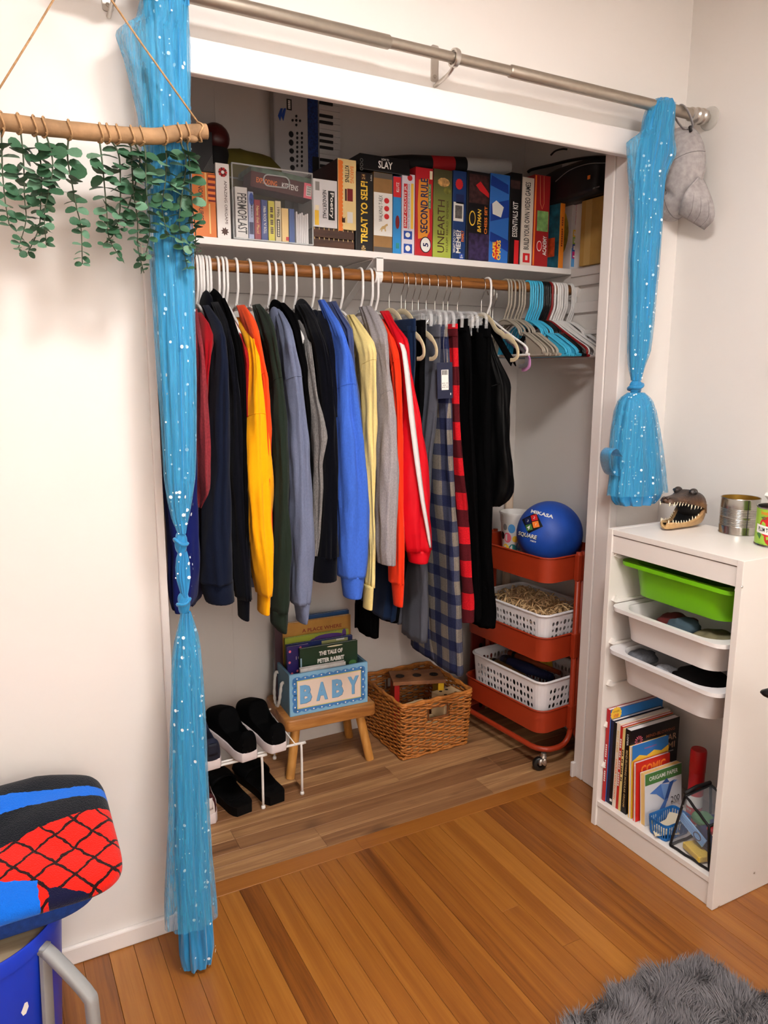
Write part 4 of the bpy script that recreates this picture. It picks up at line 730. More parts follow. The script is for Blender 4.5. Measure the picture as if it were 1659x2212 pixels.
# ------------------------------------------------------------------ hangers
def rod_x(px): return at(px, 580+(px-480)*.071, Y=RODY).x
HOOK = [(.015, -.004), (.0195, .008), (.012, .0225), (0, .0268), (-.014, .0225), (-.0215, .006), (-.0225, -.03), (-.0215, -.058), (-.010, -.082), (0, -.100)]
def hanger_mesh(kind):
    parts = {}
    hp = crom([V((0, y, z)) for y, z in HOOK], 4)
    if kind == 'wide':
        b = MB(); b.tube(hp+[V((0, 0, -.108))], .0040, 8)
        arm = [(0, -.104), (-.03, -.112), (-.085, -.142), (-.15, -.176), (-.195, -.198), (-.212, -.212), (-.208, -.226), (-.19, -.231)]
        P = [V((0, y, z)) for y, z in arm]; loop = P+[V((0, -p.y, p.z)) for p in reversed(P)]
        b2 = MB(); b2.tube(crom(loop, 4, closed=True), .0040, 8, closed=True)
        for s in (-1, 1): b2.tube(crom([V((0, s*.085, -.142)), V((0, s*.078, -.158)), V((0, s*.088, -.166)), V((0, s*.096, -.160))], 3), .0028, 6)
        parts = {'hook': b, 'frame': b2}
    elif kind == 'dressed':
        b = MB(); b.tube(hp+[V((0, 0, -.108))], .0040, 8)
        arm = [(0, -.104), (-.03, -.112), (-.085, -.146), (-.13, -.172), (-.150, -.186), (-.158, -.198), (-.150, -.208), (-.13, -.211)]
        P = [V((0, y, z)) for y, z in arm]; loop = P+[V((0, -p.y, p.z)) for p in reversed(P)]
        b2 = MB(); b2.tube(crom(loop, 4, closed=True), .0040, 8, closed=True); b3 = MB(); b3.prism([V((-.0006, 0, -.09)), V((-.0006, -.034, -.116)), V((-.0006, .034, -.116))], (.0012, 0, 0))
        parts = {'hook': b, 'frame': b2, 'web': b3}
    elif kind == 'notch':
        b = MB(); b.tube(hp+[V((0, 0, -.108))], .0036, 8)
        arm = [(0, -.106), (-.03, -.113), (-.075, -.138), (-.086, -.158), (-.10, -.162), (-.108, -.156), (-.165, -.186), (-.2, -.208), (-.205, -.222), (-.19, -.230)]
        P = [V((0, y, z)) for y, z in arm]; loop = P+[V((0, -p.y, p.z)) for p in reversed(P)]
        b2 = MB(); b2.tube(crom(loop, 4, closed=True), .0036, 8, closed=True)
        webs = [MB(), MB(), MB()]
        for s in (-1, 1): webs[(s+1)//2].prism([V((-.0006, s*y, z)) for y, z in [(.115, -.160), (.165, -.186), (.2, -.208), (.205, -.222), (.19, -.229), (.13, -.229)]], (.0012, 0, 0))
        webs[2].prism([V((-.0006, y, z)) for y, z in [(0, -.106), (-.03, -.113), (-.05, -.124), (.05, -.124), (.03, -.113)]], (.0012, 0, 0))
        parts = {'hook': b, 'frame': b2, 'web': webs[0], 'web#1': webs[1], 'web#2': webs[2]}
    elif kind == 'velvet':
        b = MB(); H2 = [(.013, -.006), (.0185, .008), (.011, .0210), (0, .0248), (-.013, .0205), (-.0195, .006), (-.019, -.012), (-.004, -.038), (0, -.048), (0, -.088)]
        b.tube(crom([V((0, y, z)) for y, z in H2], 4), .0015, 8)
        arm = [(0, -.095), (-.024, -.099), (-.055, -.116), (-.085, -.146), (-.12, -.162), (-.132, -.170), (-.15, -.172), (-.185, -.192), (-.203, -.214), (-.204, -.236), (-.188, -.246), (-.17, -.247)]
        b2 = MB(); P = crom([V((0, y, z)) for y, z in arm], 4)
        for s in (-1, 1):
            rings = []
            for i, p in enumerate(P):
                T = (P[min(i+1, len(P)-1)]-P[max(i-1, 0)]).normalized(); nn = V((0, -T.z, T.y)); h = .0085 if i < 28 else .0062
                rings.append([V((q.x, q.y*(-s if s == 1 else 1), q.z)) for q in [p+X3*.0025+nn*h*.7, p+X3*.0012+nn*h, p-X3*.0012+nn*h, p-X3*.0025+nn*h*.7, p-X3*.0025-nn*h*.7, p-X3*.0012-nn*h, p+X3*.0012-nn*h, p+X3*.0025-nn*h*.7]])
            b2.loft(rings)
        parts = {'hook': b, 'frame': b2}
    elif kind == 'clip':
        b = MB(); H2 = [(.013, -.006), (.0185, .008), (.011, .0210), (0, .0248), (-.013, .0205), (-.0195, .006), (-.019, -.020), (-.004, -.050), (0, -.060), (0, -.092)]
        b.tube(crom([V((0, y, z)) for y, z in H2], 4), .0014, 8)
        b2 = MB(); b2.tube(crom([V((0, y, z)) for y, z in [(-.165, -.150), (-.165, -.120), (-.15, -.104), (-.10, -.100), (0, -.098), (.10, -.100), (.15, -.104), (.165, -.120), (.165, -.150)]], 5), .0055, 8); b2.tube([V((0, -.12, -.112)), V((0, .12, -.112))], .004, 8)
        parts = {'hook': b, 'bar': b2}
        for q, y in enumerate((-.118, .118)):
            b3 = MB(); b4 = MB(); parts['clip#%d' % q] = b3; parts['clip_spring#%d' % q] = b4
            for s in (-1, 1):
                b3.box(s*.004-.002, s*.004+.002, y-.012, y+.012, -.172, -.118); b3.box(s*.011-.0015, s*.011+.0015, y-.009, y+.009, -.14, -.108)
            b4.tube([V((0, y-.010, -.145)), V((.012, y-.010, -.128)), V((.012, y+.010, -.128)), V((0, y+.010, -.145)), V((-.012, y+.010, -.128)), V((-.012, y-.010, -.128))], .0014, 6, closed=True); b4.box(-.0068, .0068, y-.011, y+.011, -.166, -.158)
    return parts
HM = {}
HMATS = dict(white=M('hanger_white', (236, 233, 230), .3), grey=M('hanger_greige', (158, 148, 134), .35), blue=M('hanger_blue', (66, 176, 214), .35), black=M('hanger_black', (20, 20, 21), .28), red=M('hanger_red', (138, 24, 26), .35), cream=M('hanger_velvet', (214, 196, 156), .85, bump=(500, .3), sheen=.4), clear=M('hanger_clear', (232, 234, 236), .05, 0, alpha=.28, spec=1.0), pink=M('hanger_pink', (182, 122, 172), .8, sheen=.3), dkgrey=M('hanger_velvet_grey', (84, 80, 84), .85, sheen=.3), clearw=M('hanger_web_clear', (220, 220, 222), .2, alpha=.55))
chrome = M('chrome_wire', (196, 192, 188), .18, 1.0)
def hanger(kind, color, x, label, group, rz=0.0, rx=0.0, dz=0.0, name='clothes_hanger'):
    t = thing(name, label, 'hanger', (x, RODY, RODZ-.0068+dz), 0, group); t.rotation_euler = (rx, 0, rz); WMX[t.name] = Matrix.Translation((x, RODY, RODZ-.0068+dz)) @ Matrix.Rotation(rz, 4, 'Z') @ Matrix.Rotation(rx, 4, 'X')
    key = (kind, color)
    if key not in HM:
        HM[key] = {}
        for pn, b in hanger_mesh(kind).items():
            mt = HMATS[color]
            pl = pn.split('#')[0]
            if pn == 'hook' and kind in ('velvet', 'clip'): mt = chrome
            if pl == 'clip_spring': mt = chrome
            if pl == 'web' and color == 'white': mt = HMATS['clearw']
            o = b.build(pl, mt, t, local=True, smooth=True); HM[key][pn] = o.data
    else:
        for pn, me in HM[key].items():
            o = bpy.data.objects.new(pn.split('#')[0], me); COL.objects.link(o); o.parent = t; PARTS.setdefault(t.name, []).append(o)
    return t
rs = random.Random(21)
# ------------------------------------------------------------------ clothes
def fab(name, rgb, heather=0.0, rough=.9, scale=260, sheen=.05, bump=.3):
    return M('fabric_'+name, rgb, rough, nz=(scale, heather, (1, 1, .6)) if heather else (7, .05), bump=(420, bump), sheen=sheen, spec=.03 if max(rgb) < 50 else .15)
def tanv(p): d = p-C_LOC; return d.x/d.y
def sleeve_rings(rows, Yf, ry, seed, step=12, n=44, amp=.0035, ribs=0):
    tl, tr = [(r[0], r[1]) for r in rows], [(r[0], r[2]) for r in rows]; py = rows[0][0]; out = []
    while True:
        Y = Yf(py); l, r = at(interp(py, tl), py, Y=Y), at(interp(py, tr), py, Y=Y); c = (l+r)/2; a = max(.004, (r.x-l.x)/2); tv = abs(tanv(c))
        re = min(ry, .82*a/max(tv, .2)); rx = math.sqrt(max(a*a-(re*tv)**2, (.3*a)**2)); q = []
        for j in range(n):
            th = 2*PI*j/n; d = V((math.cos(th), math.sin(th), 0)); p = V((c.x+rx*d.x, Y+re*d.y, c.z))
            k = noise.noise(V((math.cos(th)*2.2+seed, math.sin(th)*2.2, c.z*5)))*amp*1.6+noise.noise(V((math.cos(th)*4+seed, math.sin(th)*4, c.z*14)))*amp*.7
            fd = th-1.5*PI-.75*noise.noise(V((seed*1.7, 0, c.z*2.2)))-.15*math.sin(seed); fd = (fd+PI) % (2*PI)-PI; k -= min(rx, re)*.34*math.exp(-(fd/.26)**2)*min(1, max(.15, len(out)/12))
            if ribs: k = .0007*math.cos(ribs*th)
            q.append(p+d*k)
        out.append(q)
        if py >= rows[-1][0]: break
        py = min(py+step, rows[-1][0])
    return out
SLV_Y = .245
def garment(name, label, mat, hook, rows, cuff=None, hood=None, hem=.86, half=.205, thick=.014, tip=70, hx=None, ry=.05, Y=SLV_Y, neck=1.548, torso=True, ribmat=None, cat='sweatshirt', hanger_kind='dressed', hanger_label=None, elbow=None, amp=.0052, scoop=True, rz=0.0, seam=None):
    x0 = rod_x(hook); seed = hook*.37
    if hanger_kind: hanger(hanger_kind, 'white', x0, hanger_label or ('white plastic hanger holding the '+label.split(' with ')[0].split(' hanging')[0].split(' in ')[0]), 'white hangers with clothes', rz=rz)
    t = thing(name, label, cat, (x0, RODY, hem), 0, 'tops hanging on the closet rod')
    p0 = rows[0][0]; Yf = lambda py: lerp(.385, Y, min(1, max(0, (py-p0)/tip))**.85)
    rr = sleeve_rings(rows, Yf, ry, seed, amp=amp); b = MB(); b.loft(rr); b.build('sleeve', mat, t, smooth=2)
    if cuff:
        b = MB(); b.loft(sleeve_rings(cuff, Yf, ry*.8, seed, 4, 40, ribs=20)); b.build('cuff', ribmat or mat, t, smooth=2)
    if seam:
        tl, tr = [(r[0], r[1]) for r in rows], [(r[0], r[2]) for r in rows]; rg = min(rr, key=lambda q: abs(q[0].z-at((interp(seam, tl)+interp(seam, tr))/2, seam, Y=Y).z)); k = rr.index(rg); c_ = sum(rg, V())/len(rg)
        nx = rr[min(k+2, len(rr)-1)]; pv = rr[max(k-2, 0)]; b = MB(); b.tube([(g.lerp(nx[j], .5+.5*math.sin(2*PI*j/len(rg))) if math.sin(2*PI*j/len(rg)) > 0 else g.lerp(pv[j], .5*-math.sin(2*PI*j/len(rg))))+(g-c_).normalized()*.0004 for j, g in enumerate(rg)], .0011, 5, closed=True); b.build('shoulder_seam', mat, t, smooth=2)
    if torso:
        cz = [(q[0].z, sum((p.x for p in q))/len(q)-x0) for q in rr]; cz.sort()
        def tor(u, v, s):
            yy = 2*u-1; w = half*(1-.10*min(1, v*4)); top = neck-.045-.075*abs(yy)**1.15
            if scoop and abs(yy) < .33: top -= .028*(1-(abs(yy)/.33)**2)
            he = hem+.012*noise.noise(V((yy*2, seed, s)))
            z = lerp(top, he, v); y = RODY+.0+yy*w; edge = (1-abs(yy)**6)**.5 if abs(yy) < 1 else 0
            th = (thick*(.35+.65*min(1, v*5))+.010*noise.noise(V((yy*3+seed, v*2, s*3)))*min(1, v*4))*edge
            xo = interp(z, cz)*max(0, (.50-y)/.26)*.75 if y < .5 else 0
            return V((x0+xo+s*th, y, z))
        b = MB(); nu, nv = 26, 22
        b.grid(lambda u, v: tor(u, v, -1), nu, nv); b.grid(lambda u, v: tor(1-u, v, 1), nu, nv)
        b.loft([[tor(i/25, 1, -1), tor(i/25, 1, 1)] for i in range(26)], closed=False, cap=False)
        b.build('torso', mat, t, smooth=2)
        # far sleeve hanging behind
        b = MB(); b.loft([[V((x0+(.03-.01*k)*math.cos(a), RODY+half+.005+(.042-.012*k)*math.sin(a), lerp(1.47, max(hem-.12, .66), k))) for a in [2*PI*j/14 for j in range(14)]] for k in [i/8 for i in range(9)]]); b.build('sleeve', mat, t, smooth=2)
        b = MB(); b.tube(crom([V((x0-.012*s, RODY+y, z)) for s, y, z in [(1, -.055, neck-.058), (1.3, -.02, neck-.048), (1, .03, neck-.045), (-1, .03, neck-.04), (-1.3, -.02, neck-.046), (-1, -.055, neck-.058)]], 4), .007, 8); b.build('collar', ribmat or mat, t, smooth=2)
    if hood:
        hc, hr = hood
        def hf(u, v):
            th = 2*PI*u; ph = PI*v; p = V((hr[0]*math.sin(ph)*math.cos(th), hr[1]*math.sin(ph)*math.sin(th), hr[2]*math.cos(ph))); k = 1+.22*noise.noise(V((p.x*30+seed, p.y*18, p.z*22))); p = V((p.x, p.y+.25*p.z, p.z+.40*p.y-.9*p.x*p.x/.02)); return hc+V((0, 0, -.012))+p*k
        b = MB(); b.grid(hf, 28, 16, wrap=True); b.build('hood', mat, t, smooth=2)
    return t
def hoodpos(px, py, Y=.42): return at(px, py, Y=Y)
blk = fab('black', (8, 8, 9), sheen=0); 
garment('long_sleeve_shirt', 'dark royal blue shirt behind the knotted curtain', fab('royalnavy', (16, 26, 92)), 422, [(690, 400, 420), (760, 352, 414), (900, 348, 420), (1100, 357, 429), (1230, 362, 429), (1295, 366, 422), (1318, 372, 404)], hem=.74, Y=.22, cat='shirt')
garment('sweater', 'burgundy heather sweater beside the blue curtain', fab('burgundy', (134, 46, 54), .28), 429, [(668, 414, 424), (700, 414, 429), (760, 414, 439), (850, 415, 448), (950, 417, 453), (1020, 420, 455), (1060, 424, 452), (1096, 428, 433)], hem=.9, torso=True, Y=.22, cat='sweater')
garment('long_sleeve_shirt', 'dark red shirt between the burgundy sweater and the navy jacket', fab('darkred', (158, 14, 26)), 435, [(676, 424, 434), (700, 424, 450), (725, 424, 461), (760, 426, 456), (830, 428, 448), (1000, 428, 445)], hem=.95, cat='shirt')
garment('zip_jacket', 'dark navy jacket with a straight front hem near the curtain', fab('navy', (22, 28, 46)), 443, [(660, 437, 450), (700, 448, 478), (730, 452, 487), (800, 447, 491), (900, 446, 494), (1000, 444, 494), (1100, 436, 495), (1200, 431, 499), (1254, 431, 503)], [(1252, 432, 503), (1275, 436, 504), (1296, 443, 506)], hem=.80, cat='jacket', ry=.07)
garment('hooded_sweatshirt', 'near-black sweatshirt with a long ribbed cuff', fab('inknavy', (13, 14, 21)), 450, [(654, 452, 470), (700, 468, 492), (760, 480, 506), (850, 486, 516), (950, 488, 524), (1050, 490, 531), (1150, 496, 534), (1250, 503, 541), (1290, 508, 543)], [(1288, 512, 539), (1334, 514, 538)], hem=.76, hood=(hoodpos(448, 648), (.02, .05, .035)))
garment('hooded_sweatshirt', 'black hoodie with a high bunched hood in front of the red shirt', blk, 468, hanger_label='white plastic hanger inside the black hoodie that has a bunched hood', rows=[(646, 464, 484), (690, 474, 506), (740, 486, 521), (800, 495, 528), (900, 500, 530), (1100, 505, 535), (1200, 510, 538)], hem=.82, hood=(hoodpos(470, 652, .40), (.03, .06, .042)))
garment('crew_sweatshirt', 'bright yellow sweatshirt with ribbed cuffs', fab('yellow', (252, 172, 8)), 486, [(686, 510, 528), (705, 515, 540), (725, 523, 550), (760, 530, 555), (800, 528, 560), (850, 525, 568), (900, 523, 577), (950, 522, 584), (1000, 523, 588), (1060, 525, 589), (1130, 530, 589), (1200, 541, 590), (1260, 549, 590), (1282, 552, 589)], [(1280, 556, 584), (1322, 556, 582)], seam=905, hem=.88, tip=50)
garment('long_sleeve_shirt', 'crimson shirt between the black hoodie and the yellow sweatshirt', fab('crimson', (160, 18, 24)), 478, [(694, 500, 510), (720, 506, 522), (745, 512, 532), (785, 520, 536), (900, 522, 536)], hem=1.0, cat='shirt', hanger_label='white plastic hanger inside the crimson shirt')
garment('crew_sweatshirt', 'bright orange sweatshirt directly behind the yellow one', fab('orange', (240, 76, 24)), 508, [(660, 512, 528), (690, 518, 548), (715, 526, 558), (760, 540, 568), (820, 552, 580), (870, 556, 581), (1000, 560, 584), (1200, 565, 588)], seam=822, hem=.9)
garment('crew_sweatshirt', 'dark forest green sweatshirt hanging lowest in the middle', fab('green', (36, 45, 37)), 537, [(658, 546, 562), (680, 552, 580), (710, 562, 592), (760, 575, 599), (825, 580, 612), (900, 580, 618), (1000, 585, 623), (1100, 586, 625), (1200, 585, 628), (1300, 584, 626), (1318, 583, 624)], [(1316, 583, 622), (1345, 584, 621), (1362, 596, 619)], seam=828, hem=.74)
garment('hooded_sweatshirt', 'slate blue-grey sweatshirt with a seam at the upper arm', fab('slate', (108, 116, 142), .10), 577, [(668, 590, 604), (690, 592, 618), (710, 595, 628), (750, 600, 636), (800, 606, 648), (830, 610, 652), (900, 617, 661), (1000, 622, 669), (1100, 624, 673), (1200, 625, 677), (1300, 626, 673)], [(1298, 634, 670), (1342, 640, 664)], seam=822, hem=.72, hood=(hoodpos(598, 690, .36), (.02, .05, .04)))
garment('hooded_sweatshirt', 'black hoodie between the slate and heather grey tops', blk, 591, [(655, 596, 612), (680, 608, 636), (710, 624, 646), (800, 640, 664), (900, 650, 670), (1100, 655, 675)], hem=.85, hood=(hoodpos(606, 668, .38), (.024, .055, .034)))
garment('knit_sweater', 'charcoal heather grey sweater with a bent elbow', fab('heather', (122, 119, 118), .42, scale=330), 608, [(692, 640, 650), (720, 650, 668), (760, 658, 673), (800, 662, 679), (850, 663, 686), (900, 663, 698), (940, 665, 706), (965, 667, 701), (1000, 668, 696), (1050, 670, 698), (1100, 673, 695), (1200, 676, 685)], hem=.9, cat='sweater', neck=1.53)
garment('hooded_sweatshirt', 'black-navy hoodie hanging left of the royal blue sweatshirt', fab('blacknavy', (10, 11, 18)), 634, [(658, 636, 660), (690, 654, 682), (740, 666, 702), (800, 675, 716), (900, 681, 724), (1000, 684, 727), (1100, 684, 729), (1200, 680, 730)], [(1198, 679, 728), (1252, 676, 727)], hem=.78, hood=(hoodpos(662, 672, .38), (.03, .06, .042)))
garment('hooded_sweatshirt', 'dark navy hoodie whose hood sits under the royal blue collar', fab('navyhood', (13, 15, 27)), 672, [(672, 680, 698), (720, 690, 716), (760, 700, 723), (900, 705, 728)], hem=.9, hood=(hoodpos(688, 692, .36), (.028, .05, .04)))
garment('crew_sweatshirt', 'royal blue sweatshirt with a cuffed sleeve', fab('royal', (62, 104, 204), .10), 688, [(648, 687, 700), (680, 698, 722), (700, 706, 736), (730, 713, 749), (770, 718, 759), (840, 720, 769), (900, 720, 777), (950, 722, 784), (1000, 722, 790), (1100, 724, 796), (1200, 727, 797), (1243, 730, 793)], [(1241, 735, 788), (1288, 741, 781)], seam=842, hem=.9)
garment('long_sleeve_shirt', 'dusty denim-blue shirt behind the royal blue sweatshirt', fab('dusty', (68, 80, 122), .12), 709, [(652, 706, 725), (680, 722, 740), (710, 740, 762), (800, 758, 768), (900, 768, 780), (1000, 774, 786)], hem=.95, cat='shirt')
garment('hooded_sweatshirt', 'pale cream yellow hoodie with its hood folded over the shoulder', fab('cream', (230, 208, 138), .06), 734, [(680, 750, 764), (710, 760, 788), (740, 766, 806), (765, 770, 812), (800, 772, 812), (900, 778, 813), (1000, 786, 812), (1100, 793, 810), (1200, 796, 811), (1266, 789, 811)], [(1264, 786, 807), (1314, 784, 804)], seam=792, hem=.84, hood=(hoodpos(776, 722, .33), (.030, .055, .044)))
garment('long_sleeve_shirt', 'light heather grey shirt with a wide straight sleeve', fab('lightheather', (152, 146, 149), .22, scale=330), 777, [(662, 778, 800), (690, 785, 822), (720, 795, 835), (760, 806, 839), (800, 811, 843), (900, 812, 857), (1000, 811, 859), (1100, 808, 858), (1180, 809, 857), (1216, 812, 853)], seam=850, hem=.98, cat='shirt')
garment('crew_sweatshirt', 'vermilion sweatshirt between the grey shirt and red track jacket', fab('vermilion', (238, 56, 22)), 798, [(690, 816, 830), (720, 828, 846), (760, 838, 859), (800, 844, 864), (870, 848, 866), (1000, 846, 870), (1190, 838, 873), (1258, 841, 874)], [(1256, 845, 873), (1308, 850, 870)], seam=790, hem=.9)
TJ = garment('track_jacket', 'shiny red track jacket with a white sleeve stripe', fab('trackred', (208, 16, 32), 0, .45, sheen=0, bump=.05), 810, [(672, 822, 838), (700, 838, 852), (730, 850, 876), (750, 855, 882), (800, 862, 887), (850, 864, 896), (900, 862, 906), (950, 860, 916), (1000, 858, 923), (1050, 858, 925), (1100, 862, 927), (1150, 867, 931), (1188, 872, 932)], [(1186, 877, 931), (1213, 882, 924)], hem=.92, cat='jacket', amp=.005)
# the white stripe lies along the front of the red sleeve
def stripe_pt(px, py, Y): return at(px, py, Y=Y)
SP = [(704, 836, 846, .345), (722, 852, 862, .28), (745, 864, 873, .225), (760, 868, 878, .205), (800, 873, 884, .194), (850, 878, 890, .190), (900, 883, 895, .188), (1000, 896, 907, .186), (1080, 908, 917, .187), (1150, 921, 928, .192), (1194, 929, 933, .20)]
b = MB(); b.loft([[at(l, py, Y=Y_), at((l+r)/2, py, Y=Y_-.004), at(r, py, Y=Y_)] for py, l, r, Y_ in [(lerp(SP[i][0], SP[i+1][0], k/4), lerp(SP[i][1], SP[i+1][1], k/4), lerp(SP[i][2], SP[i+1][2], k/4), lerp(SP[i][3], SP[i+1][3], k/4)) for i in range(len(SP)-1) for k in range(4)]], closed=False, cap=False); b.build('sleeve_stripe', fab('stripewhite', (228, 220, 220), 0, .5), TJ, smooth=2, solid=.0015)
# ------------------------------------------------------------------ velvet, clip and empty hangers
for i, px in enumerate((841, 867)): hanger('velvet', 'cream', rod_x(px), ['cream velvet hanger nearest the red track jacket', 'empty cream velvet hanger in front of the clear clip hangers'][i], 'cream velvet hangers', rz=.03)
CL = [876, 891, 904, 921, 940, 958, 968, 989]
ordn = ['first', 'second', 'third', 'fourth', 'fifth', 'sixth', 'seventh', 'eighth']
for i, px in enumerate(CL): hanger('clip', 'clear', rod_x(px), ordn[i]+' clear plastic clip hanger from the cream velvet ones', 'clear clip hangers', rz=rs.uniform(-.04, .04), name='trouser_hanger')
hanger('velvet', 'cream', rod_x(1041), 'cream velvet hanger beside the black trousers', 'cream velvet hangers', rz=.0)
hanger('wide', 'white', rod_x(1052), 'single white hanger draped with black cloth next to the black trousers', 'white hangers with clothes', rz=.05)
hanger('velvet', 'pink', rod_x(1066), 'lilac velvet hanger left of the greige hangers', None, dz=-.03); hanger('velvet', 'dkgrey', rod_x(1060), 'dark grey velvet hanger left of the lilac hanger', None, dz=-.02)
for col, kd, pxs, nm in (('grey', 'notch', (1091, 1097, 1105, 1114, 1120, 1126), 'greige'), ('blue', 'notch', (1138, 1143, 1148, 1153, 1158, 1163), 'sky blue'), ('black', 'notch', (1168, 1172, 1176, 1180), 'glossy black'), ('red', 'wide', (1185,), 'dark red'), ('white', 'wide', (1191, 1197, 1202, 1207, 1212, 1217), 'white'), ('white', 'notch', (1227, 1231, 1235), 'white notched')):
    for i, px in enumerate(pxs):
        lab = 'lone dark red plastic hanger between black and white empty hangers' if col == 'red' else 'empty %s plastic hanger, %s from the left of its bunch' % (nm, ordn[i])
        hanger(kd, col, rod_x(px), lab, 'empty %s hangers' % nm, rz=rs.uniform(-.05, .03)+(.03 if col in ('grey', 'blue') else 0))
bc = thing('black_cloth', 'scrap of black cloth slung over a white hanger', 'cloth', at(1045, 690, Y=.40)); b = MB(); xx = rod_x(1050)
b.grid(lambda u, v: V((xx-.012+.02*u+.004*math.sin(5*v), .45-.17*v+.0*u, RODZ-.098-.09*v-.05*abs(u-.5)-(.06*v))), 8, 14); b.build('cloth', blk, bc, smooth=2, solid=.004)
# ------------------------------------------------------------------ trousers on clip hangers
def plaid(name, base, c1, c2, py_, pz, wy, wz, line=None, off=(0, 0)):
    m, nt, bs = nmat(name); L = nt.links.new; tc = N(nt, 'ShaderNodeTexCoord'); sp = N(nt, 'ShaderNodeSeparateXYZ'); L(tc.outputs['Object'], sp.inputs[0])
    def band(sock, per, wd, o):
        a = N(nt, 'ShaderNodeMath', operation='MULTIPLY_ADD'); a.inputs[1].default_value = 1/per; a.inputs[2].default_value = o; L(sock, a.inputs[0])
        f = N(nt, 'ShaderNodeMath', operation='FRACT'); L(a.outputs[0], f.inputs[0]); g = N(nt, 'ShaderNodeMath', operation='LESS_THAN'); g.inputs[1].default_value = wd; L(f.outputs[0], g.inputs[0]); return g.outputs[0]
    by, bz = band(sp.outputs[1], py_, wy, off[0]), band(sp.outputs[2], pz, wz, off[1])
    s = N(nt, 'ShaderNodeMath', operation='ADD'); L(by, s.inputs[0]); L(bz, s.inputs[1]); h = N(nt, 'ShaderNodeMath', operation='MULTIPLY'); h.inputs[1].default_value = .5; L(s.outputs[0], h.inputs[0])
    cr = N(nt, 'ShaderNodeValToRGB'); cr.color_ramp.interpolation = 'CONSTANT'; e = cr.color_ramp.elements; e[0].position = 0; e[0].color = lin(base); e[1].position = .25; e[1].color = lin(c1); x = e.new(.75); x.color = lin(c2); L(h.outputs[0], cr.inputs[0]); out = cr.outputs[0]
    if line:
        for k in (.12, .30):
            l2 = band(sp.outputs[1], py_/3, k*.35, off[0]+k); mx = N(nt, 'ShaderNodeMix', data_type='RGBA'); q = N(nt, 'ShaderNodeMath', operation='MULTIPLY'); q.inputs[1].default_value = .25; L(l2, q.inputs[0]); L(q.outputs[0], mx.inputs[0]); L(out, mx.inputs[6]); mx.inputs[7].default_value = lin(line); out = mx.outputs[2]
    n = N(nt, 'ShaderNodeTexNoise'); n.inputs['Scale'].default_value = 300; L(tc.outputs['Object'], n.inputs['Vector']); mr = N(nt, 'ShaderNodeMapRange'); mr.inputs[1].default_value = .3; mr.inputs[2].default_value = .7; mr.inputs[3].default_value = .82; mr.inputs[4].default_value = 1.18; L(n.outputs['Fac'], mr.inputs[0])
    mu = N(nt, 'ShaderNodeMix', data_type='RGBA', blend_type='MULTIPLY'); mu.inputs[0].default_value = 1; L(out, mu.inputs[6]); L(mr.outputs[0], mu.inputs[7]); L(mu.outputs[2], bs.inputs['Base Color']); bs.inputs['Roughness'].default_value = .9; bs.inputs['Specular IOR Level'].default_value = .2
    return m
def trousers(label, mat, edge, hem1, hem2, tx=.034, Yf=.285, w1=.155, w2=.155, z_gap=0, name='trousers', waist=None, flare=0.0, seed=1.0):
    """edge: photo line of the front fold at Yf; two legs one behind the other, waistband on top"""
    top = at(edge[0][1], edge[0][0], Y=Yf); t = thing(name, label, 'trousers', (top.x, .44, at(edge[-1][1], edge[-1][0], Y=Yf).z), 0, 'trousers clipped on the closet rod'); tab = [(a, b_) for a, b_ in edge]
    def leg(y0, w, hem, dx, k):
        rings = []; py = edge[0][0]+14; n = 36
        while True:
            p = at(interp(py, tab), py, Y=Yf); f = (py-edge[0][0])/(hem-edge[0][0]); ww = w*(1-.06*f+flare*f); q = []
            for j in range(n):
                th = 2*PI*j/n; cs, sn = math.cos(th), math.sin(th); rx = tx/2*(.75+.35*f); x = p.x+dx-tx/2+rx*math.copysign(abs(cs)**.8, cs); y = y0+w/2+ww/2*math.copysign(abs(sn)**.75, sn)
                d = .006*noise.noise(V((cs*1.8+seed+k*5, sn*2.6, p.z*3.5)))+.003*noise.noise(V((cs*4+seed, sn*5+k, p.z*11)))
                q.append(V((x+d*1.6, y+d*.5, p.z+(.006*noise.noise(V((cs*2, sn*2, seed))) if f > .97 else 0))))
            rings.append(q)
            if py >= hem: break
            py = min(py+14, hem)
        b = MB(); b.loft(rings); b.build('leg', mat, t, smooth=2)
    leg(Yf, w1, hem1, 0, 0); leg(Yf+w1*.82, w2, hem2, -.002, 1)
    p = top; b = MB(); n = 40; rings = []
    for k, dz in enumerate((.002, -.004, -.012, -.022, -.032, -.036)):
        rings.append([V((p.x-tx/2+(tx*.42+.0012*math.sin(18*2*PI*j/n))*math.cos(2*PI*j/n)*(1.08 if 0 < k < 5 else .96), Yf+.135+.14*math.copysign(abs(math.sin(2*PI*j/n))**.7, math.sin(2*PI*j/n)), p.z+dz)) for j in range(n)])
    b.loft(rings); b.build('waistband', waist or mat, t, smooth=2)
    return t
trousers('dark denim-blue trousers behind the second cream velvet hanger', fab('denim', (18, 36, 66)), [(690, 906), (760, 908), (850, 905), (1000, 900), (1340, 862)], 1342, 1330, seed=2)
trousers('black trousers between the denim and charcoal pairs', blk, [(693, 927), (800, 925), (900, 922), (1000, 915), (1200, 890), (1350, 866)], 1346, 1405, seed=3)
t = trousers('charcoal grey sweatpants with gathered waistband', fab('charcoal', (78, 80, 90)), [(703, 961), (740, 962), (800, 960), (900, 953), (1000, 942), (1100, 935), (1200, 930), (1300, 934), (1386, 932)], 1388, 1372, w1=.15, seed=4, tx=.04)
bp = plaid('plaid_blue', (130, 122, 112), (66, 70, 92), (34, 40, 74), .078, .083, .46, .44, (30, 34, 60))
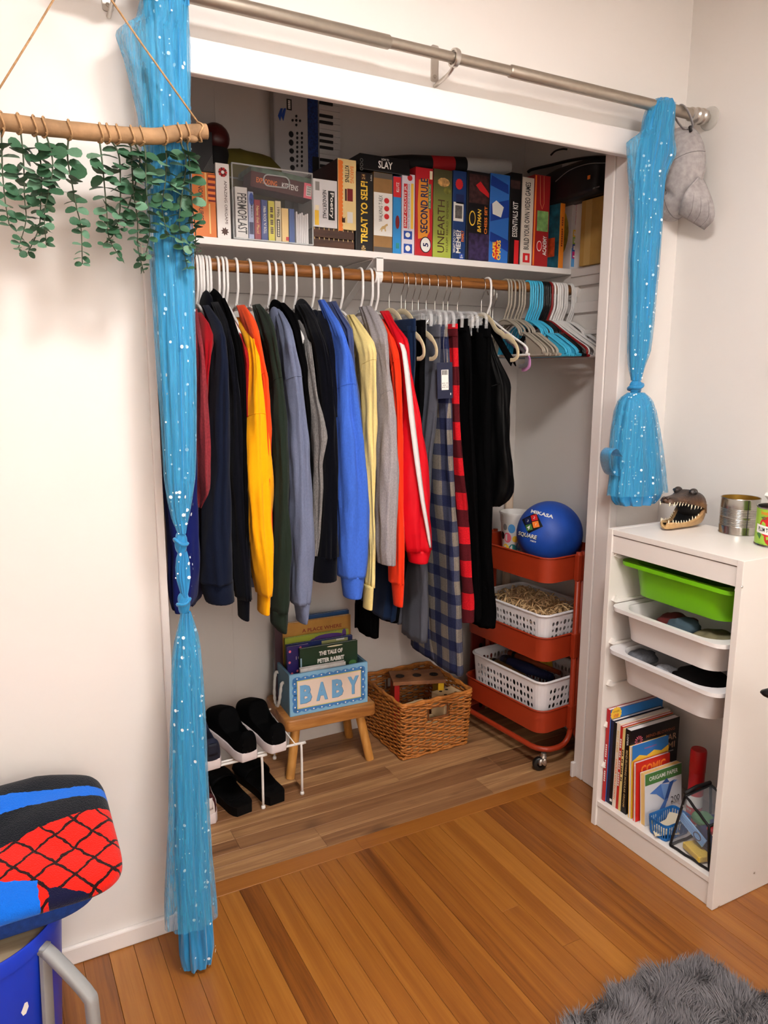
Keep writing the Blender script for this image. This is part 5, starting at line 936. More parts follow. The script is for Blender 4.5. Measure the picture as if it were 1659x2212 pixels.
t = trousers('blue and grey plaid pyjama trousers with a paper tag', bp, [(704, 976), (780, 980), (870, 983), (950, 986), (1000, 987), (1100, 990), (1200, 996), (1300, 1001), (1400, 1003), (1456, 1005)], 1456, 1452, w1=.17, w2=.17, tx=.042, flare=.16, seed=5)
tag = thing('hang_tag', 'navy paper price tag with white barcode label on the plaid trousers', 'tag', at(961, 862, Y=.262))
c = at(961, 822, Y=.262); w_, h_ = (at(978, 822, Y=.262)-at(945, 822, Y=.262)).x, at(961, 784, Y=.262).z-at(961, 862, Y=.262).z; TR = Matrix.Rotation(-.04, 3, 'Y')
MB().obox(c, TR @ V((w_/2, 0, 0)), (0, .0006, 0), TR @ V((0, 0, h_/2))).build('card', M('tag_navy', (24, 30, 58), .4), tag)
rT, uT = TR @ X3, TR @ Z3; pc = c+V((0, -.0006, 0)); patch(tag, pc+uT*.002, rT, uT, w_*.46, h_*.56, INK['white'], .0003, 'label')
b = MB()
for k in range(10): q = pc+uT*(h_*.22)+rT*(w_*(-.18+.036*k))+V((0, -.0006, 0)); b.poly([q-uT*.007-rT*.0005, q-uT*.007+rT*(.0005 if k % 3 else .001), q+uT*.007+rT*(.0005 if k % 3 else .001), q+uT*.007-rT*.0005])
b.build('barcode', INK['black'], tag)
for k in range(3): text(tag, ['~~~~~ ~~~~', '~~~~ ~', '~~~~~ ~~~~'][k], pc-uT*(.008+.006*k), rT, uT, h=.0025, mat=INK['grey'], lift=.0006)
patch(tag, pc+rT*w_*.36-uT*h_*.38, rT, uT, .003, .008, INK['white'], .0004, 'logo', 7)
MB().tube([c+uT*h_*.45, at(958, 745, Y=.27), at(960, 712, Y=.28)], .0006, 5).build('string', INK['grey'], tag)
bf = plaid('plaid_buffalo', (206, 22, 34), (84, 18, 26), (18, 15, 17), .11, .115, .5, .5, None, (.08, .1))
trousers('red and black buffalo check pyjama trousers', bf, [(701, 996), (800, 998), (900, 1002), (1000, 1009), (1100, 1019), (1200, 1025), (1300, 1031), (1346, 1029)], 1346, 1318, seed=6)
trousers('black sweatpants just right of the buffalo check pair', blk, [(690, 1018), (740, 1026), (900, 1030), (1100, 1040), (1300, 1048), (1350, 1048)], 1345, 1340, seed=7)
trousers('black fleece trousers at the right end of the trousers', fab('black2', (7, 7, 8), sheen=0), [(704, 1071), (800, 1072), (900, 1072), (1000, 1072), (1100, 1073), (1200, 1074), (1330, 1081), (1357, 1079)], 1357, 1350, tx=.05, seed=8)
t = thing('nylon_jacket', 'black nylon jacket bulging out right of the black trousers', 'jacket', at(1085, 1092, Y=.42)); nyl = M('nylon_black', (8, 8, 9), .5, spec=.15, nz=(8, .2), bump=(18, .5))
rows = [(700, 1044, 1056), (760, 1046, 1066), (824, 1048, 1096), (835, 1048, 1098), (870, 1048, 1099), (930, 1048, 1099), (960, 1048, 1101), (1000, 1048, 1109), (1040, 1048, 1111), (1062, 1048, 1108), (1080, 1050, 1094), (1093, 1056, 1076)]
b = MB(); b.loft(sleeve_rings(rows, lambda py: .40, .07, 9.1, 8, 36, amp=.007)); b.build('body', nyl, t, smooth=2)
b = MB(); b.tube([at(u, v, Y=.36) for u, v in [(1062, 834), (1080, 829), (1097, 826)]], .002, 6); b.build('hem_seam', nyl, t, smooth=2)
# ------------------------------------------------------------------ shoe rack and shoes
whm = M('white_wire', (234, 230, 226), .35)
RZ_ = .185; ry0, ry1 = .395, .66
t = thing('shoe_rack', 'white wire expandable shoe rack at the left of the closet floor', 'shoe rack', (.8, .5, 0))
def rack_frame(xr, xl, y0, z, r):
    b = MB(); P = [(xr, y0, .006), (xr, y0, z-.018), (xr-.006, y0, z-.004), (xr-.022, y0, z), (xl, y0, z)]; b.tube(crom(P, 4), r, 8); b.build('rail', whm, t, smooth=2)
    b = MB(); b.lathe([(.001, .001), (.006, .001), (.0072, .005), (.006, .011), (.001, .012)], (xr, y0, .0012), 12); b.build('foot_cap', whm, t, smooth=2)
rack_frame(.972, .45, ry0-.002, RZ_, .0042); rack_frame(1.112, .62, ry0+.016, RZ_-.001, .0042)
rack_frame(.972, .45, ry1, RZ_+.012, .0036); rack_frame(1.112, .62, ry1+.012, RZ_+.011, .0036)
for yl, zl_ in ((ry0-.002, RZ_), (ry1, RZ_+.012)): MB().tube([(.452, yl, .004), (.452, yl, zl_-.016), (.456, yl, zl_-.004), (.47, yl, zl_)], .0042, 8).build('leg', whm, t, smooth=2)
for i in range(13): x = .50+.049*i; MB().tube([(x, ry0+.006, RZ_+.0045), (x, ry1+.006, RZ_+.0165)], .002, 6).build('cross_wire', whm, t, smooth=2)
FW_ = [(0, .024), (.04, .031), (.12, .036), (.3, .0355), (.5, .040), (.7, .047), (.84, .044), (.94, .032), (1, .012)]
def outline(L, sc, n=22, bend=.006):
    l = [V((interp(i/n, FW_)*sc*(1.0), L*i/n, 0)) for i in range(n+1)]; r = [V((-interp(i/n, FW_)*sc-bend*math.sin(PI*i/n)*.4, L*i/n, 0)) for i in range(n, -1, -1)]
    return l+r
def shoe(name, label, loc, rz, L, sc, upper, sole, sole_h, hcol=None, vamp=.072, group=None, lining=None, stripe=None, tilt=0.0):
    t = thing(name, label, 'shoe', loc, rz, group); t.rotation_euler = (tilt, 0, rz); WMX[t.name] = Matrix.Translation(V(loc)) @ Matrix.Rotation(rz, 4, 'Z') @ Matrix.Rotation(tilt, 4, 'X')
    O = outline(L, sc); b = MB(); b.loft([[p*1.0+V((0, 0, 0)) for p in O], [p+V((0, 0, sole_h*.3)) for p in [V((q.x*1.03, q.y, 0)) for q in O]], [V((q.x*1.0, q.y, sole_h)) for q in O]]); b.build('sole', sole, t, local=True, bevel=.003, smooth=True)
    n = 26; m = 19; hz = [(0, .056), (.06, .062), (.14, .056), (.36, .052), (.47, .066), (.56, vamp), (.72, vamp*.8), (.86, vamp*.62), (.95, vamp*.45), (1, .012)]
    def up(u, v):
        s = v*.985; w = interp(s, FW_)*sc*.97; a = PI*u; h = interp(s, hz); x = w*math.copysign(abs(math.cos(a))**.72, math.cos(a)); z = h*math.sin(a)**.7
        if .085 < s < .52:
            k = max(0, 1-abs(u-.5)/.36); op = min(1, (s-.085)/.05)*min(1, (.52-s)/.06); z = lerp(z, .008, min(1, k*2.2)*op)
        return V((x, L*s+.002, sole_h-.002+z))
    b = MB(); b.grid(up, n, 40); b.build('upper', upper, t, local=True, smooth=2)
    b = MB(); A_ = [up(i/12, 0) for i in range(13)]; b.loft([[V((p.x*k, p.y-.004*(1-k), sole_h-.002+(p.z-sole_h+.002)*k)) for p in A_] for k in (1.0, .8, .5, .2, .02)], closed=False, cap=False); b.build('heel_counter', hcol or upper, t, local=True, smooth=2)
    if hcol or lining:
        b = MB(); b.grid(lambda u, v: V((.016*(2*u-1), -.0012-.002*(1-(2*u-1)**2), sole_h+.016+.038*v)), 8, 5); b.build('heel_tab', hcol or lining, t, local=True, smooth=2, solid=.002)
    b = MB(); b.tube([up(u, .13)+V((0, 0, .0015)) for u in (.02, .08)]+[up(.12, v) for v in (.2, .3, .4)], .0016, 5); b.build('topline', hcol or upper, t, local=True, smooth=2)
    if stripe: b = MB(); b.grid(lambda u, v: V((-(interp(.25+.4*u, FW_)*sc+.0015)-.002, L*(.2+.45*u), sole_h+.012+.02*v*(1-u)+.012*u)), 10, 4); b.build('side_stripe', stripe, t, local=True, smooth=2)
    return t
lth = M('black_leather', (9, 9, 10), .42, spec=.25); cvs = M('black_canvas', (8, 8, 9), .8, spec=.06); wrub = M('white_rubber', (216, 204, 204), .55, nz=(25, .10))
zr = RZ_+.0085
def px_heel(px, py, z): return at(px, py, Z=z)
h1 = px_heel(603, 1622, zr); h2 = px_heel(540, 1640, zr)
shoe('slip_on_shoe', 'black slip-on shoe with white sole on the rack, the one nearer the stool', (h1.x-.004, h1.y-.012, zr+.0005), .10, .285, 1.0, cvs, wrub, .032, None, .082, 'black slip-on shoes', tilt=.045)
shoe('slip_on_shoe', 'black slip-on shoe with white sole in the middle of the rack', (h2.x-.004, h2.y-.012, zr+.0005), .14, .285, 1.0, cvs, wrub, .032, None, .082, 'black slip-on shoes', tilt=.045)
h3 = px_heel(462, 1660, zr)
shoe('sneaker', 'navy sneaker with white sole on the rack beside the curtain', (h3.x-.005, h3.y-.01, zr+.0005), .06, .28, .95, M('navy_suede', (24, 30, 54), .8), wrub, .034, M('navy_heel', (18, 22, 40), .7), .07, tilt=.045)
def slide(label, loc, rz):
    t = thing('slide_sandal', label, 'sandal', loc, rz, 'black slide sandals'); O = outline(.275, 1.04); rub = M('slide_black', (9, 9, 10), .6, spec=.12, bump=(200, .2))
    b = MB(); b.loft([O, [q+V((0, 0, .018)) for q in O], [V((q.x*1.02, q.y, .030)) for q in O], [V((q.x*.9, .137+(q.y-.137)*.93, .0275)) for q in O]]); b.build('footbed', rub, t, local=True, smooth=True)
    def st(u, v): a = PI*(.02+.96*u); s = .50+.33*v; w = interp(s, FW_)*1.09; return V((w*math.cos(a), .275*s-.018*math.sin(a)*(1-v)+.01, .022+(.050-.012*v)*math.sin(a)**.8))
    b = MB(); b.grid(st, 22, 9); b.build('strap', M('slide_strap', (9, 9, 10), .75, spec=.08), t, local=True, smooth=2, solid=.006)
    for k in range(3): MB().tube([V((.028*math.cos(a), .05+.012*k+.012*math.sin(a)*-1, .0285)) for a in [PI*i/8 for i in range(9)]], .0012, 5).build('footbed_ridge', rub, t, local=True)
    b = MB(); b.obox(V((-.044, .20, .042)), (.001, 0, .001), (0, .004, 0), (0, 0, .004)); b.build('logo', INK['grey'], t, local=True); return t
p = at(606, 1733, Z=0); slide('black slide sandal under the rack, nearer the stool', (p.x-.012, p.y-.004, .0012), .12)
p = at(533, 1757, Z=0); slide('black slide sandal under the rack, left of the front rack leg', (p.x-.008, p.y-.004, .0012), .16)
p = at(455, 1782, Z=0)
shoe('sneaker', 'maroon and white sneaker on the floor behind the curtain', (p.x-.008, p.y-.002, .0012), -.04, .285, 1.0, M('maroon_suede', (70, 20, 24), .75), wrub, .036, M('sneaker_white', (214, 206, 204), .5), .075, stripe=M('sneaker_black', (16, 16, 17), .6))
# ------------------------------------------------------------------ wooden stool
oakst = MWOOD('stool_wood', [(0, (122, 74, 30)), (.5, (166, 108, 50)), (1, (196, 138, 74))], 0, 22, .1, .45, .15, coat=.15); SRZ = -.045
t = thing('step_stool', 'small wooden step stool under the light blue box', 'stool', (1.268, .613, 0.001), SRZ)
pl = [(u, v) for u, v in rrect(.335, .235, .02)]
b = MB(); b.prism([V((u, v, .178)) for u, v in pl], (0, 0, .041)); b.build('seat', oakst, t, local=True, bevel=.005, smooth=True)
leg_w = MWOOD('stool_leg_wood', [(0, (150, 96, 36)), (.5, (190, 130, 58)), (1, (212, 156, 84))], 2, 20, .1, .45, .2, coat=.15)
for sx in (-1, 1):
    for sy in (-1, 1): b = MB(); b.tube([V((sx*.118, sy*.072, .179)), V((sx*.150, sy*.095, .0005))], [.0165, .0155], 16); b.build('leg', leg_w, t, local=True, smooth=True)
# ------------------------------------------------------------------ light blue box
bx0 = (1.268, .612, .2205); BW, BD, BH = .288, .178, .149
t = thing('nursery_box', 'light blue wooden box reading baby with rope handles on the stool', 'box', bx0, SRZ)
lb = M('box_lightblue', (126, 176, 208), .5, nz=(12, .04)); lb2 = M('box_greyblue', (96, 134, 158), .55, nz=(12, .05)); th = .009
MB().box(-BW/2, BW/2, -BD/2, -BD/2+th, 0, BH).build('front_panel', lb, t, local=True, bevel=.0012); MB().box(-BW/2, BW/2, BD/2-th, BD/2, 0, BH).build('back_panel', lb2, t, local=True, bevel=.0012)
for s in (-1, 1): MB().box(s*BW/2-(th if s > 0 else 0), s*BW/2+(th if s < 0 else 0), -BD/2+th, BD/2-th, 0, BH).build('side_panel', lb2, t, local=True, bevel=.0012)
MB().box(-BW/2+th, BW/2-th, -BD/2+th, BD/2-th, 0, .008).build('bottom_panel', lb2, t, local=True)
def FP(o, pts, mat, name, lift): b = MB(); b.poly([V((u, -BD/2-lift, v)) for u, v in pts]); return b.build(name, mat, o, local=True)
mb = M('box_midblue', (66, 126, 190), .5); b = MB(); ww, hh = BW-.024, BH-.022; pts = []
nx, nz_ = 9, 4
for k in range(nx): b.disc(V((-ww/2+ww*(k+.5)/nx, -BD/2-.0005, .011+.010)), V((ww/nx*.56, 0, 0)), V((0, 0, .011)), 14); b.disc(V((-ww/2+ww*(k+.5)/nx, -BD/2-.0005, BH-.011-.010)), V((ww/nx*.56, 0, 0)), V((0, 0, .011)), 14)
for k in range(nz_):
    for s in (-1, 1): b.disc(V((s*(ww/2-.009), -BD/2-.0005, .018+(hh-.014)*(k+.5)/nz_)), V((.012, 0, 0)), V((0, 0, hh/nz_*.56)), 14)
b.build('scallop_border', mb, t, local=True)
FP(t, [(-ww/2+.014, .024), (ww/2-.014, .024), (ww/2-.014, BH-.024), (-ww/2+.014, BH-.024)], M('box_yellowline', (200, 196, 120), .5), 'panel_line', .0009); cw, ch = ww/2-.017, .027
FP(t, [(-cw, ch), (cw, ch), (cw, BH-ch), (-cw, BH-ch)], M('box_cream', (226, 206, 190), .6), 'panel', .0013)
b = MB()
for k in range(nx): [b.disc(V((-ww/2+ww*(k+.5)/nx, -BD/2-.0011, z)), V((.0026, 0, 0)), V((0, 0, .0026)), 10) for z in (.016, BH-.016)]
for k in range(nz_): [b.disc(V((s*(ww/2-.006), -BD/2-.0011, .018+(hh-.014)*(k+.5)/nz_)), V((.0026, 0, 0)), V((0, 0, .0026)), 10) for s in (-1, 1)]
b.build('dots', INK['white'], t, local=True, kind='stuff')
I = wm(t); RL = I.to_3x3()
for k, chh in enumerate('BABY'):
    c = V((-.087+.058*k, -BD/2, BH/2)); o = text(t, chh, I @ (c+V((.0015, 0, -.0012))), RL @ X3, RL @ Z3, h=.066, w=.042, mat=M('letter_shadow', (70, 96, 130), .6), bold=.05, lift=.0017); text(t, chh, I @ c, RL @ X3, RL @ Z3, h=.066, w=.042, mat=M('letter_blue', (112, 168, 210), .5), bold=.05, lift=.0022)
rope = M('white_rope', (216, 212, 206), .85, bump=(220, .8, (1, 1, 2.2)))
for s in (-1, 1):
    b = MB(); xx = s*(BW/2+.006); P = crom([V((s*BW/2, .03, .118)), V((xx+s*.004, .033, .112)), V((xx+s*.010, .032, .05)), V((xx+s*.012, .016, .016)), V((xx+s*.012, -.012, .014)), V((xx+s*.010, -.030, .05)), V((xx+s*.004, -.033, .098)), V((s*BW/2, -.032, .102))], 8)
    b.tube([p+V((0, .0006*math.sin(i*2.1), 0)) for i, p in enumerate(P)], [.0052+.0007*math.sin(i*1.6) for i in range(len(P))], 10); b.build('rope_handle', rope, t, local=True, smooth=2)
# picture books in the box
def pbook(label, Y, xl, xr, ytl, ytr, rgb, thk=.009, nz=None, lean=0.0):
    zb = .2292; pm_ = (ytl+ytr)/2; xm = (xl+xr)/2; x0, x1 = at(xl, ytl+30, Y=Y).x, at(xr, ytr+30, Y=Y).x; zt = at(xm, pm_, Y=Y).z
    t = thing('picture_book', label, 'book', ((x0+x1)/2, Y, zb), SRZ, 'picture books in the light blue box'); w = (x1-x0)/2
    MB().box(-w, w, 0, .0015, 0, zt-zb).build('front_cover', M('cover_%d_%d_%d' % rgb, rgb, .4, nz=nz), t, local=True, bevel=.0005, seg=1); MB().box(-w+.0015, w-.002, .0016, thk-.0012, .002, zt-zb-.002).build('pages', pm, t, local=True); MB().box(-w, -w+.0014, .0002, thk-.0002, 0, zt-zb).build('spine', M('cover_%d_%d_%d' % rgb, rgb, .4, nz=nz), t, local=True); MB().box(-w, w, thk-.0011, thk, 0, zt-zb).build('back_cover', M('cover_%d_%d_%d' % rgb, rgb, .4, nz=nz), t, local=True)
    t['_h'] = zt-zb; t['_w'] = w; return t
def BT(t, s, u, v, h, w, ink, bold=.01, font=None): I = wm(t); R = I.to_3x3(); return text(t, s, I @ V((u*t['_w'], 0, v*t['_h'])), R @ X3, R @ Z3, h=h, w=w, mat=ink, bold=bold)
def BP(t, u, v, w, h, ink, n=0, lift=.0005): I = wm(t); R = I.to_3x3(); return patch(t, I @ V((u*t['_w'], 0, v*t['_h'])), R @ X3, R @ Z3, w, h, ink, lift, n=n)
t = pbook('blue picture book at the very back of the light blue box', .676, 650, 753, 1330, 1319, (40, 74, 120), .012)
t = pbook('tall tan picture book with dark red capitals', .655, 612, 756, 1348, 1328, (176, 128, 60), .012, (18, .12)); BT(t, 'A PLACE WHERE', .14, .875, .013, .15, INK['dred'])
t = pbook('narrow brown book standing at the left end of the light blue box', .66, 594, 610, 1350, 1347, (60, 40, 46), .02)
t = pbook('lime green picture book with a dark purple drawing', .634, 617, 752, 1378, 1360, (150, 160, 56), .010); BP(t, .35, .93, .11, .022, INK['purple'], 14); BP(t, -.1, .90, .03, .016, INK['purple'], 7); BP(t, .85, .95, .016, .03, INK['purple'], 10)
t = pbook('navy picture book with a pale olive moon panel', .612, 620, 760, 1392, 1374, (24, 40, 92), .010); BP(t, .45, .92, .10, .026, M('cover_olive', (164, 166, 110), .5)); BT(t, '~~~~~~', .62, .965, .006, .03, INK['white'])
t = pbook('purple board book with pink tulips and an orange fox', .588, 621, 668, 1398, 1391, (42, 34, 100), .012)
for u, v in ((-.75, .92), (.2, .96), (-.8, .74), (-.6, .55), (-.1, .58)): BP(t, u, v, .009, .010, INK['pink'], 8)
BT(t, 'I Can', .15, .80, .012, .03, INK['white']); BP(t, -.2, .30, .022, .026, INK['orange'], 5)
t = pbook('dark green rabbit board book with chunky white title', .566, 649, 771, 1402, 1383, (30, 56, 36), .012); BT(t, 'THE TALE OF', .06, .87, .016, .088, INK['white'], .05); BT(t, 'PETER RABBIT', .06, .745, .016, .100, INK['white'], .05); BP(t, .2, .965, .06, .005, INK['cream'], 12); BP(t, .82, .62, .030, .020, INK['green'], 9); BP(t, -.96, .6, .005, .10, M('cover_iceblue', (150, 182, 206), .5))
t = pbook('white shaggy board book at the front of the light blue box', .544, 650, 746, 1444, 1430, (206, 202, 198), .014, (60, .12)); BP(t, -.93, .8, .010, .02, M('cover_brown', (120, 80, 50), .5), 10)
# ------------------------------------------------------------------ wicker basket with blocks
wk1 = M('wicker', (178, 110, 46), .5, nz=(60, .28), bump=(150, .3)); wk2 = M('wicker_dark', (120, 66, 24), .55, nz=(60, .25))
QX0, QX1, QY0, QY1, QH = 1.512, 1.790, .444, .738, .214
t = thing('wicker_basket', 'honey brown wicker basket with handle holes holding wooden toys', 'basket', ((QX0+QX1)/2, (QY0+QY1)/2, .001))
def peri(fr, z):
    e = .010*z/QH; x0, x1, y0, y1 = QX0-e, QX1+e, QY0-e, QY1+e; r = .014
    C = [(x0, y0), (x1, y0), (x1, y1), (x0, y1)]; Ls = [x1-x0, y1-y0]*2; d = (fr % 1)*sum(Ls); k = 0
    while d > Ls[k]: d -= Ls[k]; k += 1
    a, c = C[k], C[(k+1) % 4]; f = d/Ls[k]; p = V((lerp(a[0], c[0], f), lerp(a[1], c[1], f), z)); n = V(((0, -1, 0), (1, 0, 0), (0, 1, 0), (-1, 0, 0))[k]); g = min(d, Ls[k]-d)
    if g < r: cc = V(((x0+x1)/2, (y0+y1)/2, z)); p += (cc-p).normalized()*(r-g)*.35
    return p, n, k, f
NS = 44; NR = 27
for i in range(NS):
    p0, n, k, f = peri((i+.5)/NS, .004); p1, _, _, _ = peri((i+.5)/NS, QH-.004)
    if k in (0, 2) and .36 < f < .64:
        pm1 = p0.lerp(p1, .62); MB().tube([p0, pm1], .0024, 6).build('stake', wk2, t)
    else: MB().tube([p0, p1], .0024, 6).build('stake', wk2, t)
for r in range(NR):
    z = .012+(QH-.026)*r/(NR-1); n = NS*6; path = []; segs = []
    gap = .66 < z/QH < .86
    for i in range(n+1):
        p, nn, k, f = peri(i/n, z); q = p+nn*(.0042*math.cos(PI*NS*i/n+PI*r))+V((0, 0, .0018*math.sin(i*.21+r*2)))
        if gap and k in (0, 2) and .345 < f < .655:
            if path: segs.append(path); path = []
            continue
        path.append(q)
    if path: segs.append(path)
    b = MB()
    for sgm in segs:
        if len(sgm) > 2: b.tube(sgm, .0034, 6)
    b.build('weaver', wk1, t, smooth=2)
for nm, z0_, amp, ro in (('rim_braid', QH-.004, .0045, .0058), ('rim_braid', QH+.002, -.0045, .0058), ('foot_braid', .0075, .004, .0052)):
    n = 120; b = MB(); b.tube([peri(i/n, z0_)[0]+peri(i/n, z0_)[1]*amp*.6*math.cos(i*.9)+V((0, 0, .0012*math.sin(i*.9))) for i in range(n)], ro, 8, closed=True); b.build(nm, wk1, t, smooth=2)
for k, y in ((0, QY0-.009), (2, QY1+.009)):
    b = MB(); P = [peri(.0, .1)]; xa, xb = lerp(QX0, QX1, .355), lerp(QX0, QX1, .645); b.tube([V((xa, y, .142)), V((xb, y, .142)), V((xb, y, .186)), V((xa, y, .186))], .0045, 6, closed=True); b.build('handle_frame', wk2, t)
MB().box(QX0+.004, QX1-.004, QY0+.004, QY1-.004, .004, .010).build('base_weave', wk2, t)
tw = MWOOD('toy_wood', [(0, (110, 66, 36)), (.5, (140, 88, 52)), (1, (160, 106, 66))], 0, 25, .1, .55, .1)
c = at(880, 1462, Z=.235); t = thing('wooden_toy_stand', 'brown wooden toy bench with round holes on red and yellow posts', 'toy', (1.66, .60, .012), -.35)
def holed(b, w, d, z0, z1, holes, n=12):
    """board with round recesses shown as dark wells"""
    b.box(-w/2, w/2, -d/2, d/2, z0, z1)
b = MB(); holed(b, .20, .11, .214, .228, []); b.build('board', tw, t, local=True, bevel=.0015)
for k in range(3): b = MB(); b.lathe([(.0165, .2284), (.0170, .2290), (.0155, .2286), (.001, .2284)], (-.065+.065*k, 0, 0), 16); b.build('hole', M('hole_dark', (30, 18, 12), .9), t, local=True)
MB().box(-.094, -.074, -.05, .05, 0, .2138).build('post', M('toy_red', (170, 26, 24), .45), t, local=True, bevel=.001); MB().box(.072, .094, -.05, .05, 0, .2138).build('post', M('toy_yellow', (214, 172, 30), .45), t, local=True, bevel=.001)
bwm = M('block_pale', (212, 184, 142), .55, nz=(20, .08)); hd = M('hole_dark', (30, 18, 12), .9)
def block(label, loc, rz, w, d, h, dots):
    t = thing('wooden_block', label, 'toy block', loc, rz, 'pale wooden dotted blocks'); MB().box(-w/2, w/2, -d/2, d/2, 0, h).build('block', bwm, t, local=True, bevel=.002)
    for (u, v, side) in dots:
        b = MB()
        if side == 't': b.disc(V((u*w, v*d, h+.0003)), V((.0065, 0, 0)), V((0, .0065, 0)), 12)
        else: b.disc(V((u*w, -d/2-.0003, v*h)), V((.0065, 0, 0)), V((0, 0, .0065)), 12)
        b.build('dot', hd, t, local=True)
block('pale wooden block with one dot by the front rim of the basket', (1.585, .475, .1085), .1, .075, .036, .088, [(.1, 0, 't')])
block('pale wooden block with four dots at the right of the basket', (1.735, .500, .1085), .12, .095, .075, .088, [(-.25, -.2, 't'), (.25, -.25, 't'), (.1, .25, 't'), (-.2, .25, 't'), (-.2, .75, 's')])
block('pale wooden slab under the other blocks in the basket', (1.66, .492, .0115), .0, .24, .08, .096, [(0, .5, 's')])
# ------------------------------------------------------------------ red-orange trolley
CZ = .09; CC = (2.0255, .3885); rust = M('trolley_rust', (156, 50, 22), .42, nz=(30, .04)); rustd = rust
t = thing('utility_cart', 'rust red three-tier metal trolley at the right of the closet', 'cart', (CC[0], CC[1], .001), CZ); HW, HL = .148, .212
def zat(px, py): return at(px, py, Y=.178).z
tiers = [(zat(1190, 1260), zat(1188, 1207)), (zat(1183, 1429), zat(1181, 1379)), (zat(1172, 1584), zat(1176, 1536))]
for z0, z1 in tiers:
    b = MB(); out = rrect(2*HW, 2*HL, .045, 6); inn = rrect(2*HW-.003, 2*HL-.003, .0435, 6)
    b.loft([[V((u*.985, v*.985, z0)) for u, v in out], [V((u, v, z1)) for u, v in out], [V((u, v, z1)) for u, v in inn], [V((u*.983, v*.983, z0+.002)) for u, v in inn]], cap=False); b.poly([V((u*.985, v*.985, z0)) for u, v in out]); b.poly([V((u*.984, v*.984, z0+.002)) for u, v in inn]); b.build('tray', rust, t, local=True, smooth=True)
    b = MB(); b.tube([V((u*1.004, v*1.004, z1)) for u, v in out], .0034, 6, closed=True); b.build('tray_rim', rust, t, local=True, smooth=2)
zt0 = zat(1169, 1618); ztop = tiers[0][1]+.012
for s in (-1, 1):
    x = s*.0115; X_ = s*(HW-.008); yy = HL+.012
    P = [(x, -yy, ztop), (x, -yy, zt0+.09), (x, -yy, zt0+.05)]+[(x+s*(.05-.05*math.cos(a)), -yy, zt0+.05-.05*math.sin(a)) for a in (.4, .8, 1.2, 1.57)]+[(X_-s*.06, -yy, zt0)]
    P += [(X_-s*.06+s*.06*math.sin(a), -yy+.06-.06*math.cos(a), zt0) for a in (.4, .8, 1.2, 1.57)]; Q = P+[(px_, -py_, pz_) for px_, py_, pz_ in reversed(P)]
    b = MB(); b.tube([V(p) for p in Q], .0098, 12); b.build('leg_frame', rust, t, local=True, smooth=2)
    for sy in (-1, 1):
        for z0, z1 in tiers: b = MB(); b.box(x-.011, x+.011, sy*(HL+.002), sy*(HL+.022), z0-.002, z1+.003); b.build('bracket', rust, t, local=True, bevel=.003)
for sx in (-1, 1):
    for sy in (-1, 1):
        px_, py_ = sx*(HW-.018), sy*(HL+.004); b = MB(); b.lathe([(.009, zt0-.008), (.0095, zt0-.018), (.011, zt0-.020), (.011, zt0-.026), (.001, zt0-.027)], (px_, py_, 0), 14); b.build('caster_stem', nickel2, t, local=True, smooth=True)
        d = V((-.85, .45, 0)).normalized() if sy < 0 else V((.4, .7, 0)).normalized(); sd_ = V((-d.y, d.x, 0)); wc = V((px_, py_, .0255))+d*.014; R3 = Matrix((d, Z3, sd_)).transposed()
        b = MB(); b.lathe([(.010, -.009), (.021, -.009), (.0245, -.006), (.0245, .006), (.021, .009), (.010, .009), (.010, -.009)], wc, 24, R3); b.build('wheel', M('wheel_black', (12, 12, 13), .35), t, local=True, smooth=True)
        for s2 in (-1, 1): b = MB(); b.tube(crom([V((px_, py_, zt0-.024))+sd_*s2*.011, V((px_, py_, zt0-.045))+sd_*s2*.0115-d*.002, wc+V((0, 0, .018))+sd_*s2*.0118, wc+sd_*s2*.0118], 4), [.006]*13, 8); b.build('caster_fork', nickel2, t, local=True, smooth=2)
